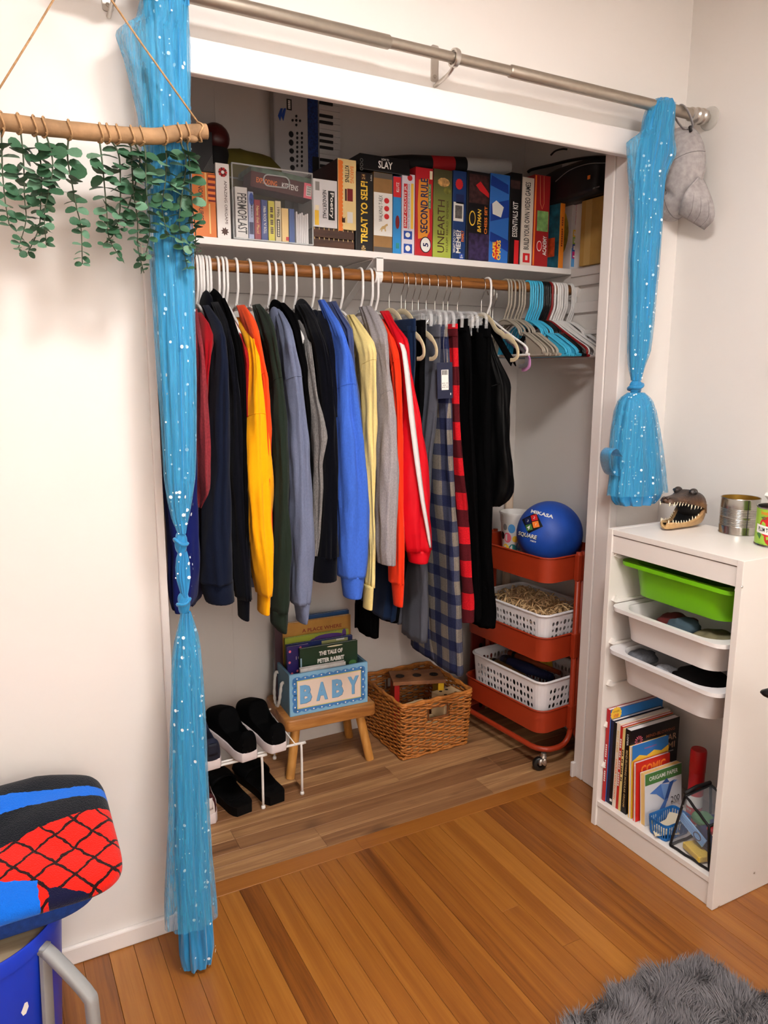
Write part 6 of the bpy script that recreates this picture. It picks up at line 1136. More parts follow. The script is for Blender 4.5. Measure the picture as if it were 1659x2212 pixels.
# perforated white baskets
def perf_basket(label, z0, h, w0, l0, flare, cx, cy, rz, group):
    t = thing('plastic_basket', label, 'basket', (cx, cy, z0), rz, group); wp = M('basket_white', (226, 222, 224), .35); rc = .028; b = MB(); rs_ = random.Random(4)
    def wall(a, c, n):   # straight wall with round holes, a->c along the bottom
        L_ = (c-a).length; nc = max(3, int(L_/.017)); nr = 5; ux = (c-a)/L_
        def Pt(s, v): p = a+ux*s*L_; q = V((p.x, p.y, 0))+n*flare*v; mid = (a+c)/2; q2 = q+ux*((s-.5)*L_*flare*.6*v); return V((q2.x, q2.y, v*h))
        for i in range(nc):
            for j in range(nr):
                s0, s1, v0, v1 = i/nc, (i+1)/nc, .06+.80*j/nr, .06+.80*(j+1)/nr; sc_, vc = (s0+s1)/2, (v0+v1)/2; k = (.30, .40, .22, .36)[(i*3+j*2) % 4]; m = 8; ring = []; hole = []
                for q in range(m):
                    th_ = 2*PI*q/m+PI/8*0; ex = (1, 1, 0, -1, -1, -1, 0, 1)[q]; ey = (0, 1, 1, 1, 0, -1, -1, -1)[q]; ring.append(Pt(sc_+ex*(s1-s0)/2, vc+ey*(v1-v0)/2)); hole.append(Pt(sc_+k*(s1-s0)*math.cos(th_), vc+k*(v1-v0)*math.sin(th_)))
                b.add(ring+hole, [(q, (q+1) % m, m+(q+1) % m, m+q) for q in range(m)])
        for v0, v1 in ((0, .06), (.86, 1)): b.add([Pt(0, v0), Pt(1, v0), Pt(1, v1), Pt(0, v1)], [(0, 1, 2, 3)])
        return Pt
    hw, hl = w0/2, l0/2; W_ = [(V((-hw+rc, -hl, 0)), V((hw-rc, -hl, 0)), V((0, -1, 0))), (V((hw, -hl+rc, 0)), V((hw, hl-rc, 0)), V((1, 0, 0))), (V((hw-rc, hl, 0)), V((-hw+rc, hl, 0)), V((0, 1, 0))), (V((-hw, hl-rc, 0)), V((-hw, -hl+rc, 0)), V((-1, 0, 0)))]
    Ps = [wall(*q) for q in W_]
    for k in range(4):
        A, B = Ps[k], Ps[(k+1) % 4]; rings = []
        n0, n1 = W_[k][2], W_[(k+1) % 4][2]
        for v in (0, 1):
            p, q = A(1, v), B(0, v); o = p+n1*0; cc = V((q.x, q.y, p.z))*0; c0 = p-n0*(abs((q-p).dot(n0)))
            rings.append([c0+(p-c0)*math.cos(a)+(q-c0)*math.sin(a) for a in [PI/2*i/6 for i in range(7)]])
        b.loft(rings, closed=False, cap=False)
    b.poly([V((u, v, .0008)) for u, v in rrect(w0, l0, rc, 5)]); b.build('shell', wp, t, local=True, merge=True, solid=.0016)
    O = [V((u, v, h)) for u, v in rrect(w0+2*flare, l0+2*flare, rc+.006, 6)]; b = MB(); b.tube(O, .0048, 8, closed=True); b.build('rim', wp, t, local=True, smooth=2); return t
zb1 = tiers[1][0]+.0045; zb2_ = tiers[2][0]+.0045
perf_basket('white perforated basket on the middle tier of the trolley', zb1, zat(1163, 1340)-zb1, .225, .345, .012, CC[0]-.003, CC[1]-.004, CZ, 'white perforated baskets'); perf_basket('white perforated basket on the bottom tier of the trolley', zb2_, zat(1160, 1484)-zb2_, .225, .355, .014, CC[0]-.006, CC[1]-.004, CZ, 'white perforated baskets')
# rubber bands
rs = random.Random(9); b = MB(); hb = zat(1163, 1340)
for k in range(260):
    c = V((CC[0]+rs.uniform(-.085, .085), CC[1]+rs.uniform(-.14, .14), 0)); d2 = ((c.x-CC[0])/.11)**2+((c.y-CC[1])/.17)**2; c.z = hb-.020+.030*(1-d2)+rs.uniform(-.022, .006)
    n = V((rs.uniform(-1, 1), rs.uniform(-1, 1), rs.uniform(-.2, 1.2))).normalized(); a = n.orthogonal().normalized(); e = n.cross(a); r1, r2 = rs.uniform(.014, .030), rs.uniform(.010, .022); q = 12; ph = rs.uniform(0, 6)
    inner = []; P = [c+a*r1*math.cos(2*PI*i/q)+e*r2*math.sin(2*PI*i/q)+n*.004*math.sin(4*PI*i/q+ph) for i in range(q)]
    b.loft([[p+n*.0021+(p-c).normalized()*.0006, p-n*.0021+(p-c).normalized()*.0006, p-n*.0021-(p-c).normalized()*.0006, p+n*.0021-(p-c).normalized()*.0006] for p in P+[P[0]]], cap=False)
put(b.build('rubber_bands', M('rubber_tan', (204, 168, 122), .6, nz=(40, .15))), 'heap of tan rubber bands in the middle trolley basket', 'rubber bands', kind='stuff')
# odds and ends in the lower basket
zl = zb2_+.004
def part_rod(nm, label, p0, p1, r, rgb, rough=.45, metal=0.0, cat='tool'): t = thing(nm, label, cat, V(p0)); b = MB(); p0, p1 = V(p0), V(p1); b.tube([p0, p0.lerp(p1, .05), p0.lerp(p1, .6), p0.lerp(p1, .62), p1], [r*.8, r, r, r*.8, r*.75], 14); b.build('shaft', M('part_%d_%d_%d' % rgb, rgb, rough, metal), t, smooth=True); b = MB(); b.tube([p0.lerp(p1, .10), p0.lerp(p1, .16)], r*1.08, 14); b.build('band', INK['black'], t); return t
hz = zat(1160, 1484)
part_rod('hand_tool', 'dark blue rounded handle lying in the bottom basket', (1.985, .50, hz-.03), (2.02, .26, hz-.022), .022, (20, 28, 58)); part_rod('hand_tool', 'brass and black clamp in the bottom basket', (1.945, .52, hz-.035), (1.95, .33, hz-.03), .015, (150, 130, 80), .35, .8); part_rod('hand_tool', 'rusty brown wooden handle in the bottom basket', (2.03, .52, hz-.018), (2.07, .27, hz-.018), .012, (128, 60, 30))
t = thing('foam_piece', 'yellow foam block in the bottom basket', 'foam', (2.085, .36, hz-.04)); MB().obox((2.085, .37, hz-.022), (.018, .006, 0), (-.006, .022, 0), (0, .004, .014)).build('block', M('foam_yellow', (196, 158, 40), .8), t, bevel=.003)
t = thing('tool_tray', 'dark tray of small parts filling the bottom basket', 'parts', (CC[0], CC[1], zl)); MB().obox((CC[0]-.005, CC[1], zl+.022), V((math.cos(CZ), math.sin(CZ), 0))*.098, V((-math.sin(CZ), math.cos(CZ), 0))*.155, (0, 0, .020)).build('tray', M('dark_parts', (30, 28, 28), .6, nz=(90, .6), bump=(80, 1)), t, bevel=.004)
# ball, cup, tube on the top tier
bc_ = at(1187, 1150, Y=.362); BR = .1185; bc_.z = tiers[0][0]+.0035+BR; t = thing('playground_ball', 'big blue rubber four square ball on the top of the trolley', 'ball', bc_-V((0, 0, BR)))
b = MB(); b.sphere(bc_, BR, 48, 28); b.build('ball', M('ball_blue', (28, 74, 168), .5, nz=(9, .28), bump=(300, .15)), t, smooth=2)
vd = (C_LOC-bc_).normalized(); br = Z3.cross(vd).normalized(); bu = vd.cross(br)
def on_ball(u, v, l=.0006): w = math.sqrt(max(.0, 1-u*u-v*v)); return bc_+(br*u+bu*v+vd*w)*(BR+l)
def ball_poly(pts, mat, nm, l=.0006):
    b = MB(); n = 6; q = [V((u, v, 0)) for u, v in pts]
    b.grid(lambda s, r: on_ball(*(q[0].lerp(q[1], s).lerp(q[3].lerp(q[2], s), r)).xy, l), n, n); b.build(nm, mat, t, smooth=2)
def ball_text(s, c, ang, h, w, mat, bold=.02, l=.0012):
    key = (s, bold, 0.0)
    o = text(t, s, V((0, 0, 0)), X3, Z3, h=h, w=w, mat=mat, bold=bold); ca, sa = math.cos(ang), math.sin(ang); I = wm(t)
    for v in o.data.vertices: p = I @ v.co; u_, v_ = c[0]+p.x*ca-p.z*sa, c[1]+p.x*sa+p.z*ca; v.co = I.inverted() @ on_ball(u_, v_, l)
def bp(px, py): return ((px-1187)/72.0, -(py-1149)/72.0)
def quad(cx, cy, s, ang): u, v = bp(cx, cy); r = s/72.0; return [(u+r*math.cos(ang+k*PI/2+PI/4), v+r*math.sin(ang+k*PI/2+PI/4)) for k in range(4)]
ball_poly(quad(1150, 1128, 24, .50), INK['black'], 'emblem_back', .0005)
for (cx, cy), ik in (((1154, 1117), 'red'), ((1141, 1124), 'navy'), ((1158, 1131), 'orange'), ((1144, 1138), 'green')): ball_poly(quad(cx, cy, 9.2, .30), INK[ik], 'emblem_square', .0010)
for sx, c, h in (('2', (1154, 1117), .07), ('3', (1141, 1124), .07), ('1', (1158, 1131), .07), ('4', (1143, 1138), .13)): ball_text(sx, bp(*c), -.25, h, None, INK['white'], .01, .0015)
ball_text('MIKASA', bp(1170, 1108), -.24, .105, .68, INK['white'], .035); ball_text('SQUARE', bp(1141, 1156), -.20, .15, .58, INK['black'], .09, .0009); ball_text('SQUARE', bp(1141, 1155.5), -.20, .14, .56, INK['white'], .03, .0014); ball_text('P850', bp(1154, 1167), -.18, .05, .17, INK['white'], .02)
cpx = at(1113, 1106, Y=.53); t = thing('plastic_cup', 'white plastic cup with coloured spots behind the ball', 'cup', (cpx.x, .53, tiers[0][0]+.003)); zc0 = tiers[0][0]+.0035; cw_ = M('cup_white', (226, 222, 218), .4); hc = cpx.z-zc0
b = MB(); prof = [(.001, .001), (.043, .001), (.053, hc*.78), (.054, hc*.80), (.0555, hc*.82), (.057, hc*.96), (.061, hc), (.060, hc+.003), (.055, hc+.002), (.052, hc*.8), (.042, .004), (.001, .004)]; b.lathe(prof, (cpx.x, .53, zc0), 36); b.build('cup', cw_, t, smooth=True)
vd2 = math.atan2(C_LOC.y-.53, C_LOC.x-cpx.x)
for (du, dv, r, ik) in ((-.75, .70, .010, 'grey'), (-.22, .68, .014, 'lblue'), (-.55, .47, .016, 'pink'), (.05, .45, .010, 'yellow'), (-.1, .22, .016, 'teal'), (-.7, .22, .015, 'yellow'), (-1.05, .5, .012, 'black'), (.35, .66, .012, 'orange'), (.45, .3, .014, 'lblue')):
    b = MB(); P = []
    for i in range(14): a = 2*PI*i/14; zz = hc*dv+r*1.25*math.sin(a); rad = lerp(.043, .053, zz/(hc*.78))+.0006; ang = vd2+du+r*math.cos(a)/rad; P.append(V((cpx.x+rad*math.cos(ang), .53+rad*math.sin(ang), zc0+zz)))
    b.poly(P); b.build('spot', INK[ik], t)
t = thing('paper_roll', 'beige paper tube standing in the corner behind the trolley', 'paper roll', at(1108, 1300, Y=.70)); cp = at(1106, 1048, Y=.70); b = MB(); b.lathe([(.017, .002), (.017, cp.z), (.0155, cp.z), (.0155, .002)], (cp.x, .715, 0), 20); b.build('tube', M('paper_beige', (214, 190, 166), .8), t, smooth=True)
# dark red plank with cut-outs leaning behind the trolley
t = thing('perforated_board', 'dark red board with black cut-outs behind the trolley and basket', 'board', (1.86, .66, .001)); x0, x1 = at(1014, 1430, Y=.67).x, at(1046, 1430, Y=.67).x
MB().box(x0, x1, .655, .668, .0015, at(1030, 1330, Y=.66).z).build('board', M('board_red', (96, 22, 16), .5), t, bevel=.002)
for k in range(6): p = at(1040, 1362+k*32, Y=.655); patch(t, (p.x-.004, .655, p.z), X3, Z3, .018, .024, INK['black'], .0006, 'cutout', 10)
for o in list(bpy.data.objects):
    for k in ('_h', '_w'):
        if k in o: del o[k]
# ------------------------------------------------------------------ white storage unit by the right wall
KX, KD, KY0, KW, KH, KT = 1.840, .30, -.1528, .44, .930, .018
KY1 = KY0-KW; kw = M('cabinet_white', (228, 222, 216), .42, bump=(40, .03))
t = thing('storage_unit', 'white storage unit with plastic bins against the right wall', 'storage unit', (KX+KD/2, (KY0+KY1)/2, .0008))
for y0 in (KY0-KT, KY1): MB().box(KX, KX+KD, y0, y0+KT, .0008, KH).build('side_panel', kw, t, bevel=.0012)
MB().box(KX+.002, KX+KD, KY1+KT+.0003, KY0-KT-.0003, KH-.0165, KH-.0008).build('top_panel', kw, t, bevel=.001)
MB().box(KX+.005, KX+.020, KY1+KT+.0003, KY0-KT-.0003, .862, KH-.0190).build('top_rail', kw, t, bevel=.0008)
MB().box(KX+.003, KX+KD, KY1+KT+.0003, KY0-KT-.0003, .068, .084).build('bottom_shelf', kw, t, bevel=.001)
MB().box(KX+.006, KX+.022, KY1+KT+.0003, KY0-KT-.0003, .0008, .0655).build('kick_board', kw, t, bevel=.0008)
MB().box(KX+KD-.005, KX+KD-.001, KY1+KT+.0003, KY0-KT-.0003, .085, KH-.017).build('back_panel', kw, t)
for zc in (.86-.005, .722, .593, .462, .331, .200):
    for yb_, s in ((KY0-KT, -1), (KY1+KT, 1)):
        b = MB(); b.prism([V((KX+x, yb_+s*.0004, zc+z)) for x, z in [(.010, -.004), (.022, -.011), (.28, -.011), (.28, -.003), (.030, -.003), (.026, .009), (.018, .010)]], (0, s*.0085, 0)); b.build('bin_rail', kw, t, bevel=.0008)
for px, py in ((1603, 1268), (1629, 1885), (1552, 1957)):
    p = at(px, py, Y=KY1); b = MB(); b.lathe([(.001, -.0016), (.0028, -.0014), (.0034, -.0002)], (p.x, KY1, p.z), 10, 'Y'); b.build('screw', nickel2, t, smooth=True)
def tub(label, z, dx, rgb, alpha=1.0, h=.092, name='storage_bin'):
    W0 = KW-2*KT-.024; xf = KX+dx; D0 = .285
    t = thing(name, label, 'bin', (xf+D0/2, (KY0+KY1)/2, z-h), 0, 'bins in the white storage unit'); m = M('bin_%d_%d_%d' % rgb, rgb, .38, alpha=alpha)
    def R_(w, d, r, zz): return [V((xf+D0/2+v, (KY0+KY1)/2+u, zz)) for u, v in rrect(w, d, r, 6)]
    b = MB(); b.loft([R_(W0-.075, D0-.06, .045, z-h), R_(W0-.070, D0-.052, .055, z-h+.010), R_(W0-.050, D0-.030, .06, z-.010), R_(W0-.048, D0-.028, .06, z-.002), R_(W0-.054, D0-.034, .058, z-.002), R_(W0-.058, D0-.038, .058, z-.012), R_(W0-.076, D0-.060, .052, z-h+.011), R_(W0-.082, D0-.068, .045, z-h+.002)], cap=False)
    b.poly(R_(W0-.075, D0-.06, .045, z-h)); b.poly(R_(W0-.082, D0-.068, .045, z-h+.002)); b.build('tub', m, t, smooth=True)
    b = MB(); b.loft([R_(W0-.050, D0-.030, .058, z-.004), R_(W0, D0, .035, z-.004), R_(W0, D0, .035, z-.011), R_(W0+.002, D0+.002, .036, z-.011), R_(W0+.002, D0+.002, .036, z), R_(W0-.050, D0-.030, .058, z-.0005)], cap=False); b.build('rim', m, t, smooth=True); return t
tub('lime green shallow bin in the white storage unit', .842, .016, (112, 186, 14), h=.094); tub('upper of two white bins in the storage unit', .710, -.010, (228, 224, 222), h=.090); tub('lower of two white bins in the storage unit', .583, -.014, (224, 221, 221), h=.092)
def lump(nm, label, c, r, rgb, cat='clothes', amp=.25, seed=0, nz=None, group=None):
    t = thing(nm, label, cat, V(c)-V((0, 0, r[2])), 0, group); b = MB(); f = lambda u, v: V(c)+V((r[0]*math.sin(PI*v)*math.cos(2*PI*u), r[1]*math.sin(PI*v)*math.sin(2*PI*u), r[2]*math.cos(PI*v)))*(1+amp*noise.noise(V((math.sin(PI*v)*math.cos(2*PI*u)*2+seed, math.sin(PI*v)*math.sin(2*PI*u)*2, math.cos(PI*v)*2))))
    b.grid(f, 26, 16, wrap=True); b.build('cloth', M('cloth_%d_%d_%d' % rgb, rgb, .9, nz=nz), t, smooth=2); return t
lump('folded_garment', 'dark red cloth in the upper white bin', (1.945, -.335, .682), (.05, .055, .026), (84, 18, 16), seed=1); lump('folded_garment', 'grey-teal cap cloth in the upper white bin', (1.92, -.375, .690), (.045, .04, .022), (56, 74, 84), seed=2); lump('folded_garment', 'olive and cream cloth at the near end of the upper white bin', (1.93, -.475, .680), (.06, .06, .022), (120, 112, 84), seed=3, nz=(30, .4))
lump('folded_socks', 'grey rolled socks at the far end of the lower white bin', (1.91, -.245, .556), (.05, .035, .022), (96, 98, 104), 'socks', seed=4, nz=(200, .3)); lump('folded_socks', 'pale grey sock ball in the lower white bin', (1.905, -.335, .548), (.035, .028, .02), (150, 152, 158), 'socks', seed=5, nz=(200, .3)); lump('folded_garment', 'black clothes filling the lower white bin', (1.95, -.43, .540), (.075, .10, .030), (10, 10, 11), seed=6)
# books on the bottom shelf, spines to the room
SB = .0848
def sbook(label, y0, y1, x0, x1, zt, rgb, name='paperback_book', tilt=0, group='paperbacks standing on the bottom shelf'):
    t = thing(name, label, 'book', ((x0+x1)/2, (y0+y1)/2, SB), 0, group); m = M('cover_%d_%d_%d' % rgb, rgb, .35); e = .0011
    MB().box(x0, x0+e, y1, y0, SB, zt).build('spine', m, t); MB().box(x0+e, x1, y1, y1+e, SB, zt).build('cover', m, t); MB().box(x0+e, x1, y0-e, y0, SB, zt).build('cover', m, t); MB().box(x0+e, x1-.002, y1+e, y0-e, SB+.001, zt-.0015).build('pages', pm, t); return t
S0 = 1.862
def spt(t, s, y, x0, za, zb, h, ink, bold=.01): return text(t, s, V((x0, y, (za+zb)/2)), -Z3, -Y3, h=h, w=zb-za, mat=ink, bold=bold, lift=.0007)
t = sbook('tall red-spined blue puzzle book at the far side of the bottom shelf', -.1745, -.1870, S0-.004, 2.08, .382, (176, 26, 34)); spt(t, '~~~~~~ ~~~~ ~~~~~', -.1808, S0-.004, .15, .27, .005, INK['white'])
MB().box(S0-.002, 2.08, -.1876, -.1871, SB, .3815).build('front_cover', M('cover_sky', (48, 118, 190), .35), t); b = MB(); c = at(1331, 1542, Y=-.1878); b.poly([c+V((r*math.cos(a), -.0004, r*math.sin(a))) for a, r in [(PI*i/14, .023 if i % 2 else .0205) for i in range(28)]]); b.build('badge', INK['yellow'], t); text(t, 'OVER', c+V((0, 0, .008)), X3, Z3, h=.007, mat=INK['dred'], lift=.0008); text(t, '150', c+V((0, 0, -.005)), X3, Z3, h=.011, mat=INK['red'], bold=.02, lift=.0008)
t = sbook('navy paperback second in the bottom shelf row', -.1880, -.2000, S0, 2.07, .352, (22, 30, 66)); t = sbook('black paperback third in the bottom shelf row', -.2004, -.2130, S0, 2.07, .350, (14, 14, 16)); PPb = MB().box(S0-.0006, S0-.0001, -.211, -.203, .096, .104).build('publisher_mark', INK['white'], t)
t = sbook('cream-spined sticker collection book in the bottom shelf row', -.2134, -.2270, S0, 2.07, .354, (226, 214, 196)); spt(t, 'BEST EVER', -.2202, S0, .26, .33, .007, INK['gold'], .02); spt(t, 'STICKER COLLECTION', -.2202, S0, .11, .24, .006, INK['orange'], .02)
t = sbook('red-spined comic paperback in the bottom shelf row', -.2274, -.2370, S0, 2.07, .349, (190, 40, 30)); spt(t, '~~~~ ~~~ ~~~~ ~~~~~~', -.2322, S0, .16, .31, .005, INK['white']); t = sbook('pale yellow paperback beside the black origami book', -.2374, -.2470, S0, 2.07, .346, (220, 200, 130)); spt(t, '~~~ ~~ ~~~~ ~~', -.242, S0, .18, .28, .005, INK['brown'])
t = sbook('large black origami book with coloured title facing the room', -.2475, -.2680, S0, 2.064, .350, (16, 15, 17)); spt(t, 'MIND-BLOWING MODULAR ORIGAMI', -.2578, S0, .105, .285, .007, INK['tan']); spt(t, 'LOPER', -.2578, S0, .30, .335, .006, INK['white'])
cy = -.2680
def CT(s, x, z, h, ink, w=None, bold=.01): return text(t, s, V((x, cy, z)), X3, Z3, h=h, w=w, mat=ink, bold=bold, lift=.0006)
CT('MIND-BLOWING', 1.985, .318, .010, M('ink_copper', (150, 84, 54), .4), .12); CT('MODULAR', 1.985, .293, .020, M('ink_copper2', (190, 150, 120), .4), .14); CT('ORIGAMI', 1.985, .266, .020, M('ink_copper2', (190, 150, 120), .4), .13); CT('THE ART OF PAPER FOLDING', 1.985, .247, .004, INK['white'], .12)
rs = random.Random(2); b = MB(); c = V((1.895, cy-.0006, .312))
for k in range(12): a = 2*PI*k/12; b.poly([c+V((.004*math.cos(a), 0, .004*math.sin(a))), c+V((.016*math.cos(a+.15), 0, .016*math.sin(a+.15))), c+V((.016*math.cos(a-.10), 0, .016*math.sin(a-.10)))])
b.build('print_star', INK['pink'], t)
for k, ik in enumerate(('yellow', 'lblue', 'lgreen', 'pink', 'orange')):
    b = MB(); c = V((1.99+.010*k, cy-.0007-.0001*k, .215-.016*(k % 3))); a = .6*k; b.poly([c, c+V((.035*math.cos(a), 0, .035*math.sin(a))), c+V((.022*math.cos(a+.8), 0, .022*math.sin(a+.8)))]); b.build('print_shard', INK[ik], t)
# smaller books leaning in front
def lbook(label, c, w, h, th, lean, rgb, name='paperback_book', cat='book', edge=None, yaw=0.0):
    """front cover faces the room; c = bottom-left front corner"""
    up = V((-.10*lean*0, math.sin(lean), math.cos(lean))); rt = V((math.cos(yaw), math.sin(yaw), 0)); nb = rt.cross(up)*-1; up = up.normalized()
    t = thing(name, label, cat, c, 0); c = V(c); cen = c+rt*w/2+up*h/2+nb*th/2; m = M('cover_%d_%d_%d' % rgb, rgb, .35)
    MB().obox(c+rt*w/2+up*h/2+nb*.0008, rt*w/2, nb*.0008, up*h/2).build('front_cover', m, t); MB().obox(c+rt*w/2+up*h/2+nb*(th-.0008), rt*w/2, nb*.0008, up*h/2).build('back_cover', m, t)
    MB().obox(cen, rt*(w/2-.001), nb*(th/2-.0017), up*(h/2-.001)).build('pages', edge or pm, t)
    def tx(s, u, v, hh, ink, ww=None, bold=.01): return text(t, s, c+rt*u*w+up*v*h, rt, up, h=hh, w=ww, mat=ink, bold=bold, lift=.0006)
    def pt(u, v, ww, hh, ink, n=0, lift=.0004): return patch(t, c+rt*u*w+up*v*h, rt, up, ww, hh, ink, lift, n=n)
    def pl(pts, ink, lift=.0006, nm='print_shape'): b = MB(); b.poly([c+rt*u*w+up*v*h-nb*lift for u, v in pts]); return b.build(nm, ink, t)
    return t, tx, pt, pl
zb_ = SB+.0004
c = at(1361, 1770, Z=zb_); t, tx, pt, pl = lbook('blue-topped yellow chapter book leaning on the black origami book', (c.x+.004, -.2905, zb_), .150, at(1395, 1602, Y=-.272).z-zb_, .0105, .06, (238, 186, 52))
pt(.5, .90, .149, .05, M('cover_sky', (48, 118, 190), .35)); tx('Geronimo Stilton', .55, .74, .014, INK['brown'], .11, .02); tx('SCHOLASTIC', .5, .93, .004, INK['red'], .05); pt(.14, .72, .022, .030, INK['orange'], 9); pl([(.0, .80), (.2, .86), (.4, .82), (.6, .87), (.8, .83), (1, .88), (1, .79), (0, .77)], INK['yellow'])
t, tx, pt, pl = lbook('red comic notebook leaning in front of the chapter book', (c.x+.004, -.309, zb_), .138, at(1392, 1641, Y=-.292).z-zb_, .010, .07, (206, 40, 32)); tx('COMIC', .5, .86, .026, INK['orange'], .10, .04); tx('NOTEBOOK', .52, .70, .016, INK['yellow'], .08, .03); pt(.5, .69, .09, .022, INK['black'], 0, .0003); pt(.92, .5, .03, .12, INK['orange'], 0, .0003)
stripe_pages = M('origami_edge', (226, 190, 120), .7, nz=(200, .25, (1, 8, .05)))
t, tx, pt, pl = lbook('white origami paper pad with a blue folded bird on the cover', (c.x+.012, -.337, zb_), .150, at(1412, 1664, Y=-.318).z-zb_, .018, .085, (222, 222, 226), 'paper_pad', 'paper pad', stripe_pages)
pt(.5, .885, .149, .034, INK['green']); tx('ORIGAMI PAPER', .5, .885, .013, INK['white'], .118, .015); tx('200', .82, .34, .018, INK['black'], None, 0); tx('SHEETS', .82, .26, .006, INK['grey'], .034)
bl1, bl2, bl3 = M('bird_blue', (80, 124, 196), .5), M('bird_light', (120, 158, 214), .5), M('bird_dark', (48, 84, 150), .5)
pl([(.12, .60), (.42, .72), (.52, .38), (.30, .55)], bl1, .0008); pl([(.42, .72), (.68, .66), (.52, .38)], bl2, .0009); pl([(.44, .72), (.58, .80), (.66, .70)], bl3, .0010); pl([(.66, .70), (.80, .72), (.72, .60), (.60, .34), (.52, .38)], bl3, .0009); pl([(.52, .38), (.62, .40), (.48, .12), (.22, .02), (.30, .14)], bl1, .0010); pl([(.76, .72), (.88, .69), (.78, .66)], bl2, .0011)
pt(.18, .04, .016, .014, INK['yellow']); pt(.30, .04, .012, .014, INK['purple'])
# glue stick, blue tray, clear pouch
p = at(1497, 1772, Z=SB); t = thing('glue_stick', 'red glue stick standing behind the clear pouch', 'glue stick', (p.x, p.y, SB)); zt = at(1497, 1622, Y=p.y).z
b = MB(); b.lathe([(.001, .0004), (.0215, .0004), (.0215, zt-SB-.07), (.0205, zt-SB-.068)], (p.x, p.y, SB), 24); b.build('body', M('glue_red', (188, 20, 22), .35), t, smooth=True); b = MB(); b.lathe([(.0225, zt-SB-.068), (.0225, zt-SB-.006), (.0205, zt-SB-.001), (.001, zt-SB)], (p.x, p.y, SB), 24); b.build('cap', M('glue_red', (188, 20, 22), .35), t, smooth=True); b = MB(); b.lathe([(.0219, .050), (.0219, .086)], (p.x, p.y, SB), 24); b.build('label_band', INK['white'], t, smooth=True)
bx_, by_ = 1.906, -.388; t = thing('slotted_tray', 'small blue slotted plastic tray in front of the origami pad', 'tray', (bx_, by_, SB), 0); bm_ = M('tray_blue', (24, 104, 176), .35); hh_ = .052; b = MB(); out = rrect(.105, .066, .012, 5)
def TR_(s, z): return [V((bx_+u*s, by_+v*s, SB+.0006+z)) for u, v in out]
b.loft([TR_(.90, 0), TR_(.915, .008), TR_(.9, .008), TR_(.885, .0015)], cap=False); b.poly(TR_(.90, 0)); b.loft([TR_(.985, hh_-.008), TR_(1.0, hh_), TR_(1.03, hh_), TR_(1.01, hh_-.009)], cap=False); b.build('tray_frame', bm_, t, smooth=True)
n = len(out)
for i in range(n):
    for f in ((0, .5) if (V(out[(i+1) % n]+(0,))-V(out[i]+(0,))).length > .02 else (0,)):
        seg = 8 if (V(out[(i+1) % n]+(0,))-V(out[i]+(0,))).length > .02 else 1
    seg = max(1, int((V(out[(i+1) % n]+(0,))-V(out[i]+(0,))).length/.0075))
    for k in range(seg):
        u = lerp(out[i][0], out[(i+1) % n][0], k/seg); v = lerp(out[i][1], out[(i+1) % n][1], k/seg)
        if seg == 1 and i % 2: continue
        MB().tube([V((bx_+u*.905, by_+v*.905, SB+.006)), V((bx_+u*1.0, by_+v*1.0, SB+hh_-.004))], .0018, 5).build('slat', bm_, t)
t = thing('paper_scraps', 'cream folded paper scraps lying in the blue tray', 'paper', (bx_, by_, SB+.003))
for k in range(5): MB().obox((bx_-.02+.010*k, by_+.004*(k % 3)-.004, SB+.014+.004*k), V((.030, .008*(k-2), .003)), V((-.006*(k-2), .018, 0)), (0, 0, .0012)).build('scrap', M('paper_cream', (222, 208, 180), .8), t)
px0, px1, py0, py1 = 1.858, 2.02, -.435, -.562; pz1 = SB+.150
t = thing('zip_pouch', 'clear plastic pouch with black piping on the bottom shelf', 'pouch', ((px0+px1)/2, (py0+py1)/2, SB)); film = M('pouch_film', (205, 210, 218), .08, alpha=.14, spec=.9); pip = M('pouch_piping', (18, 15, 15), .6, bump=(200, .3))
K = {'a': (px0, py0, SB+.004), 'b': (px0+.004, py1+.004, SB+.004), 'c': (px0+.030, py0-.012, pz1), 'd': (px0+.008, py1+.018, pz1-.030), 'e': (px1, py0, SB+.004), 'f': (px1, py1+.004, SB+.004), 'g': (px1-.03, py0-.012, pz1+.004), 'h': (px1-.03, py1+.018, pz1-.02)}
K = {k: V(v) for k, v in K.items()}; b = MB()
for q in ('abdc', 'bfhd', 'fegh', 'eacg', 'cdhg'): A, B, C_, D = [K[k] for k in q]; cc = (A+B+C_+D)/4; ctr = V(((px0+px1)/2, (py0+py1)/2, SB+.07)); b.grid(lambda u, v: (A.lerp(B, u)).lerp(D.lerp(C_, u), v)+((cc-ctr).normalized()*.008+V((0, 0, .003))*noise.noise(V((u*4, v*4, cc.x*30))))*math.sin(PI*u)*math.sin(PI*v), 9, 9)
b.build('film', film, t, smooth=2)
for nm, ks in (('piping', 'abdca'), ('piping', 'cghd'), ('piping', 'eg'), ('piping', 'fh'), ('piping', 'ae'), ('piping', 'bf')):
    P = []
    for k in range(len(ks)-1): P += [K[ks[k]].lerp(K[ks[k+1]], j/5)+V((.002, .002, .003))*noise.noise(K[ks[k]]*40+V((j, 0, 0))) for j in range(5)]
    P.append(K[ks[-1]]); MB().tube(P, .0038, 7).build(nm, pip, t, smooth=2)
MB().tube([K['c']+V((0, .002, .006)), K['c'].lerp(K['g'], .5)+V((0, .003, .010)), K['g']+V((0, .002, .006))], .0055, 7).build('zip', pip, t, smooth=2)
text(t, '~~~~ ~~~~', at(1474, 1738, X=px0+.008), -Y3, Z3, h=.006, mat=INK['grey'], lift=.004)
t = thing('sponge', 'yellow sponge lying in the clear pouch', 'sponge', (1.885, -.497, SB+.005), -.25); MB().box(-.018, .020, -.038, .034, .0, .018).build('sponge', M('sponge_yellow', (222, 186, 70), .9, bump=(260, 1)), t, local=True, bevel=.003)
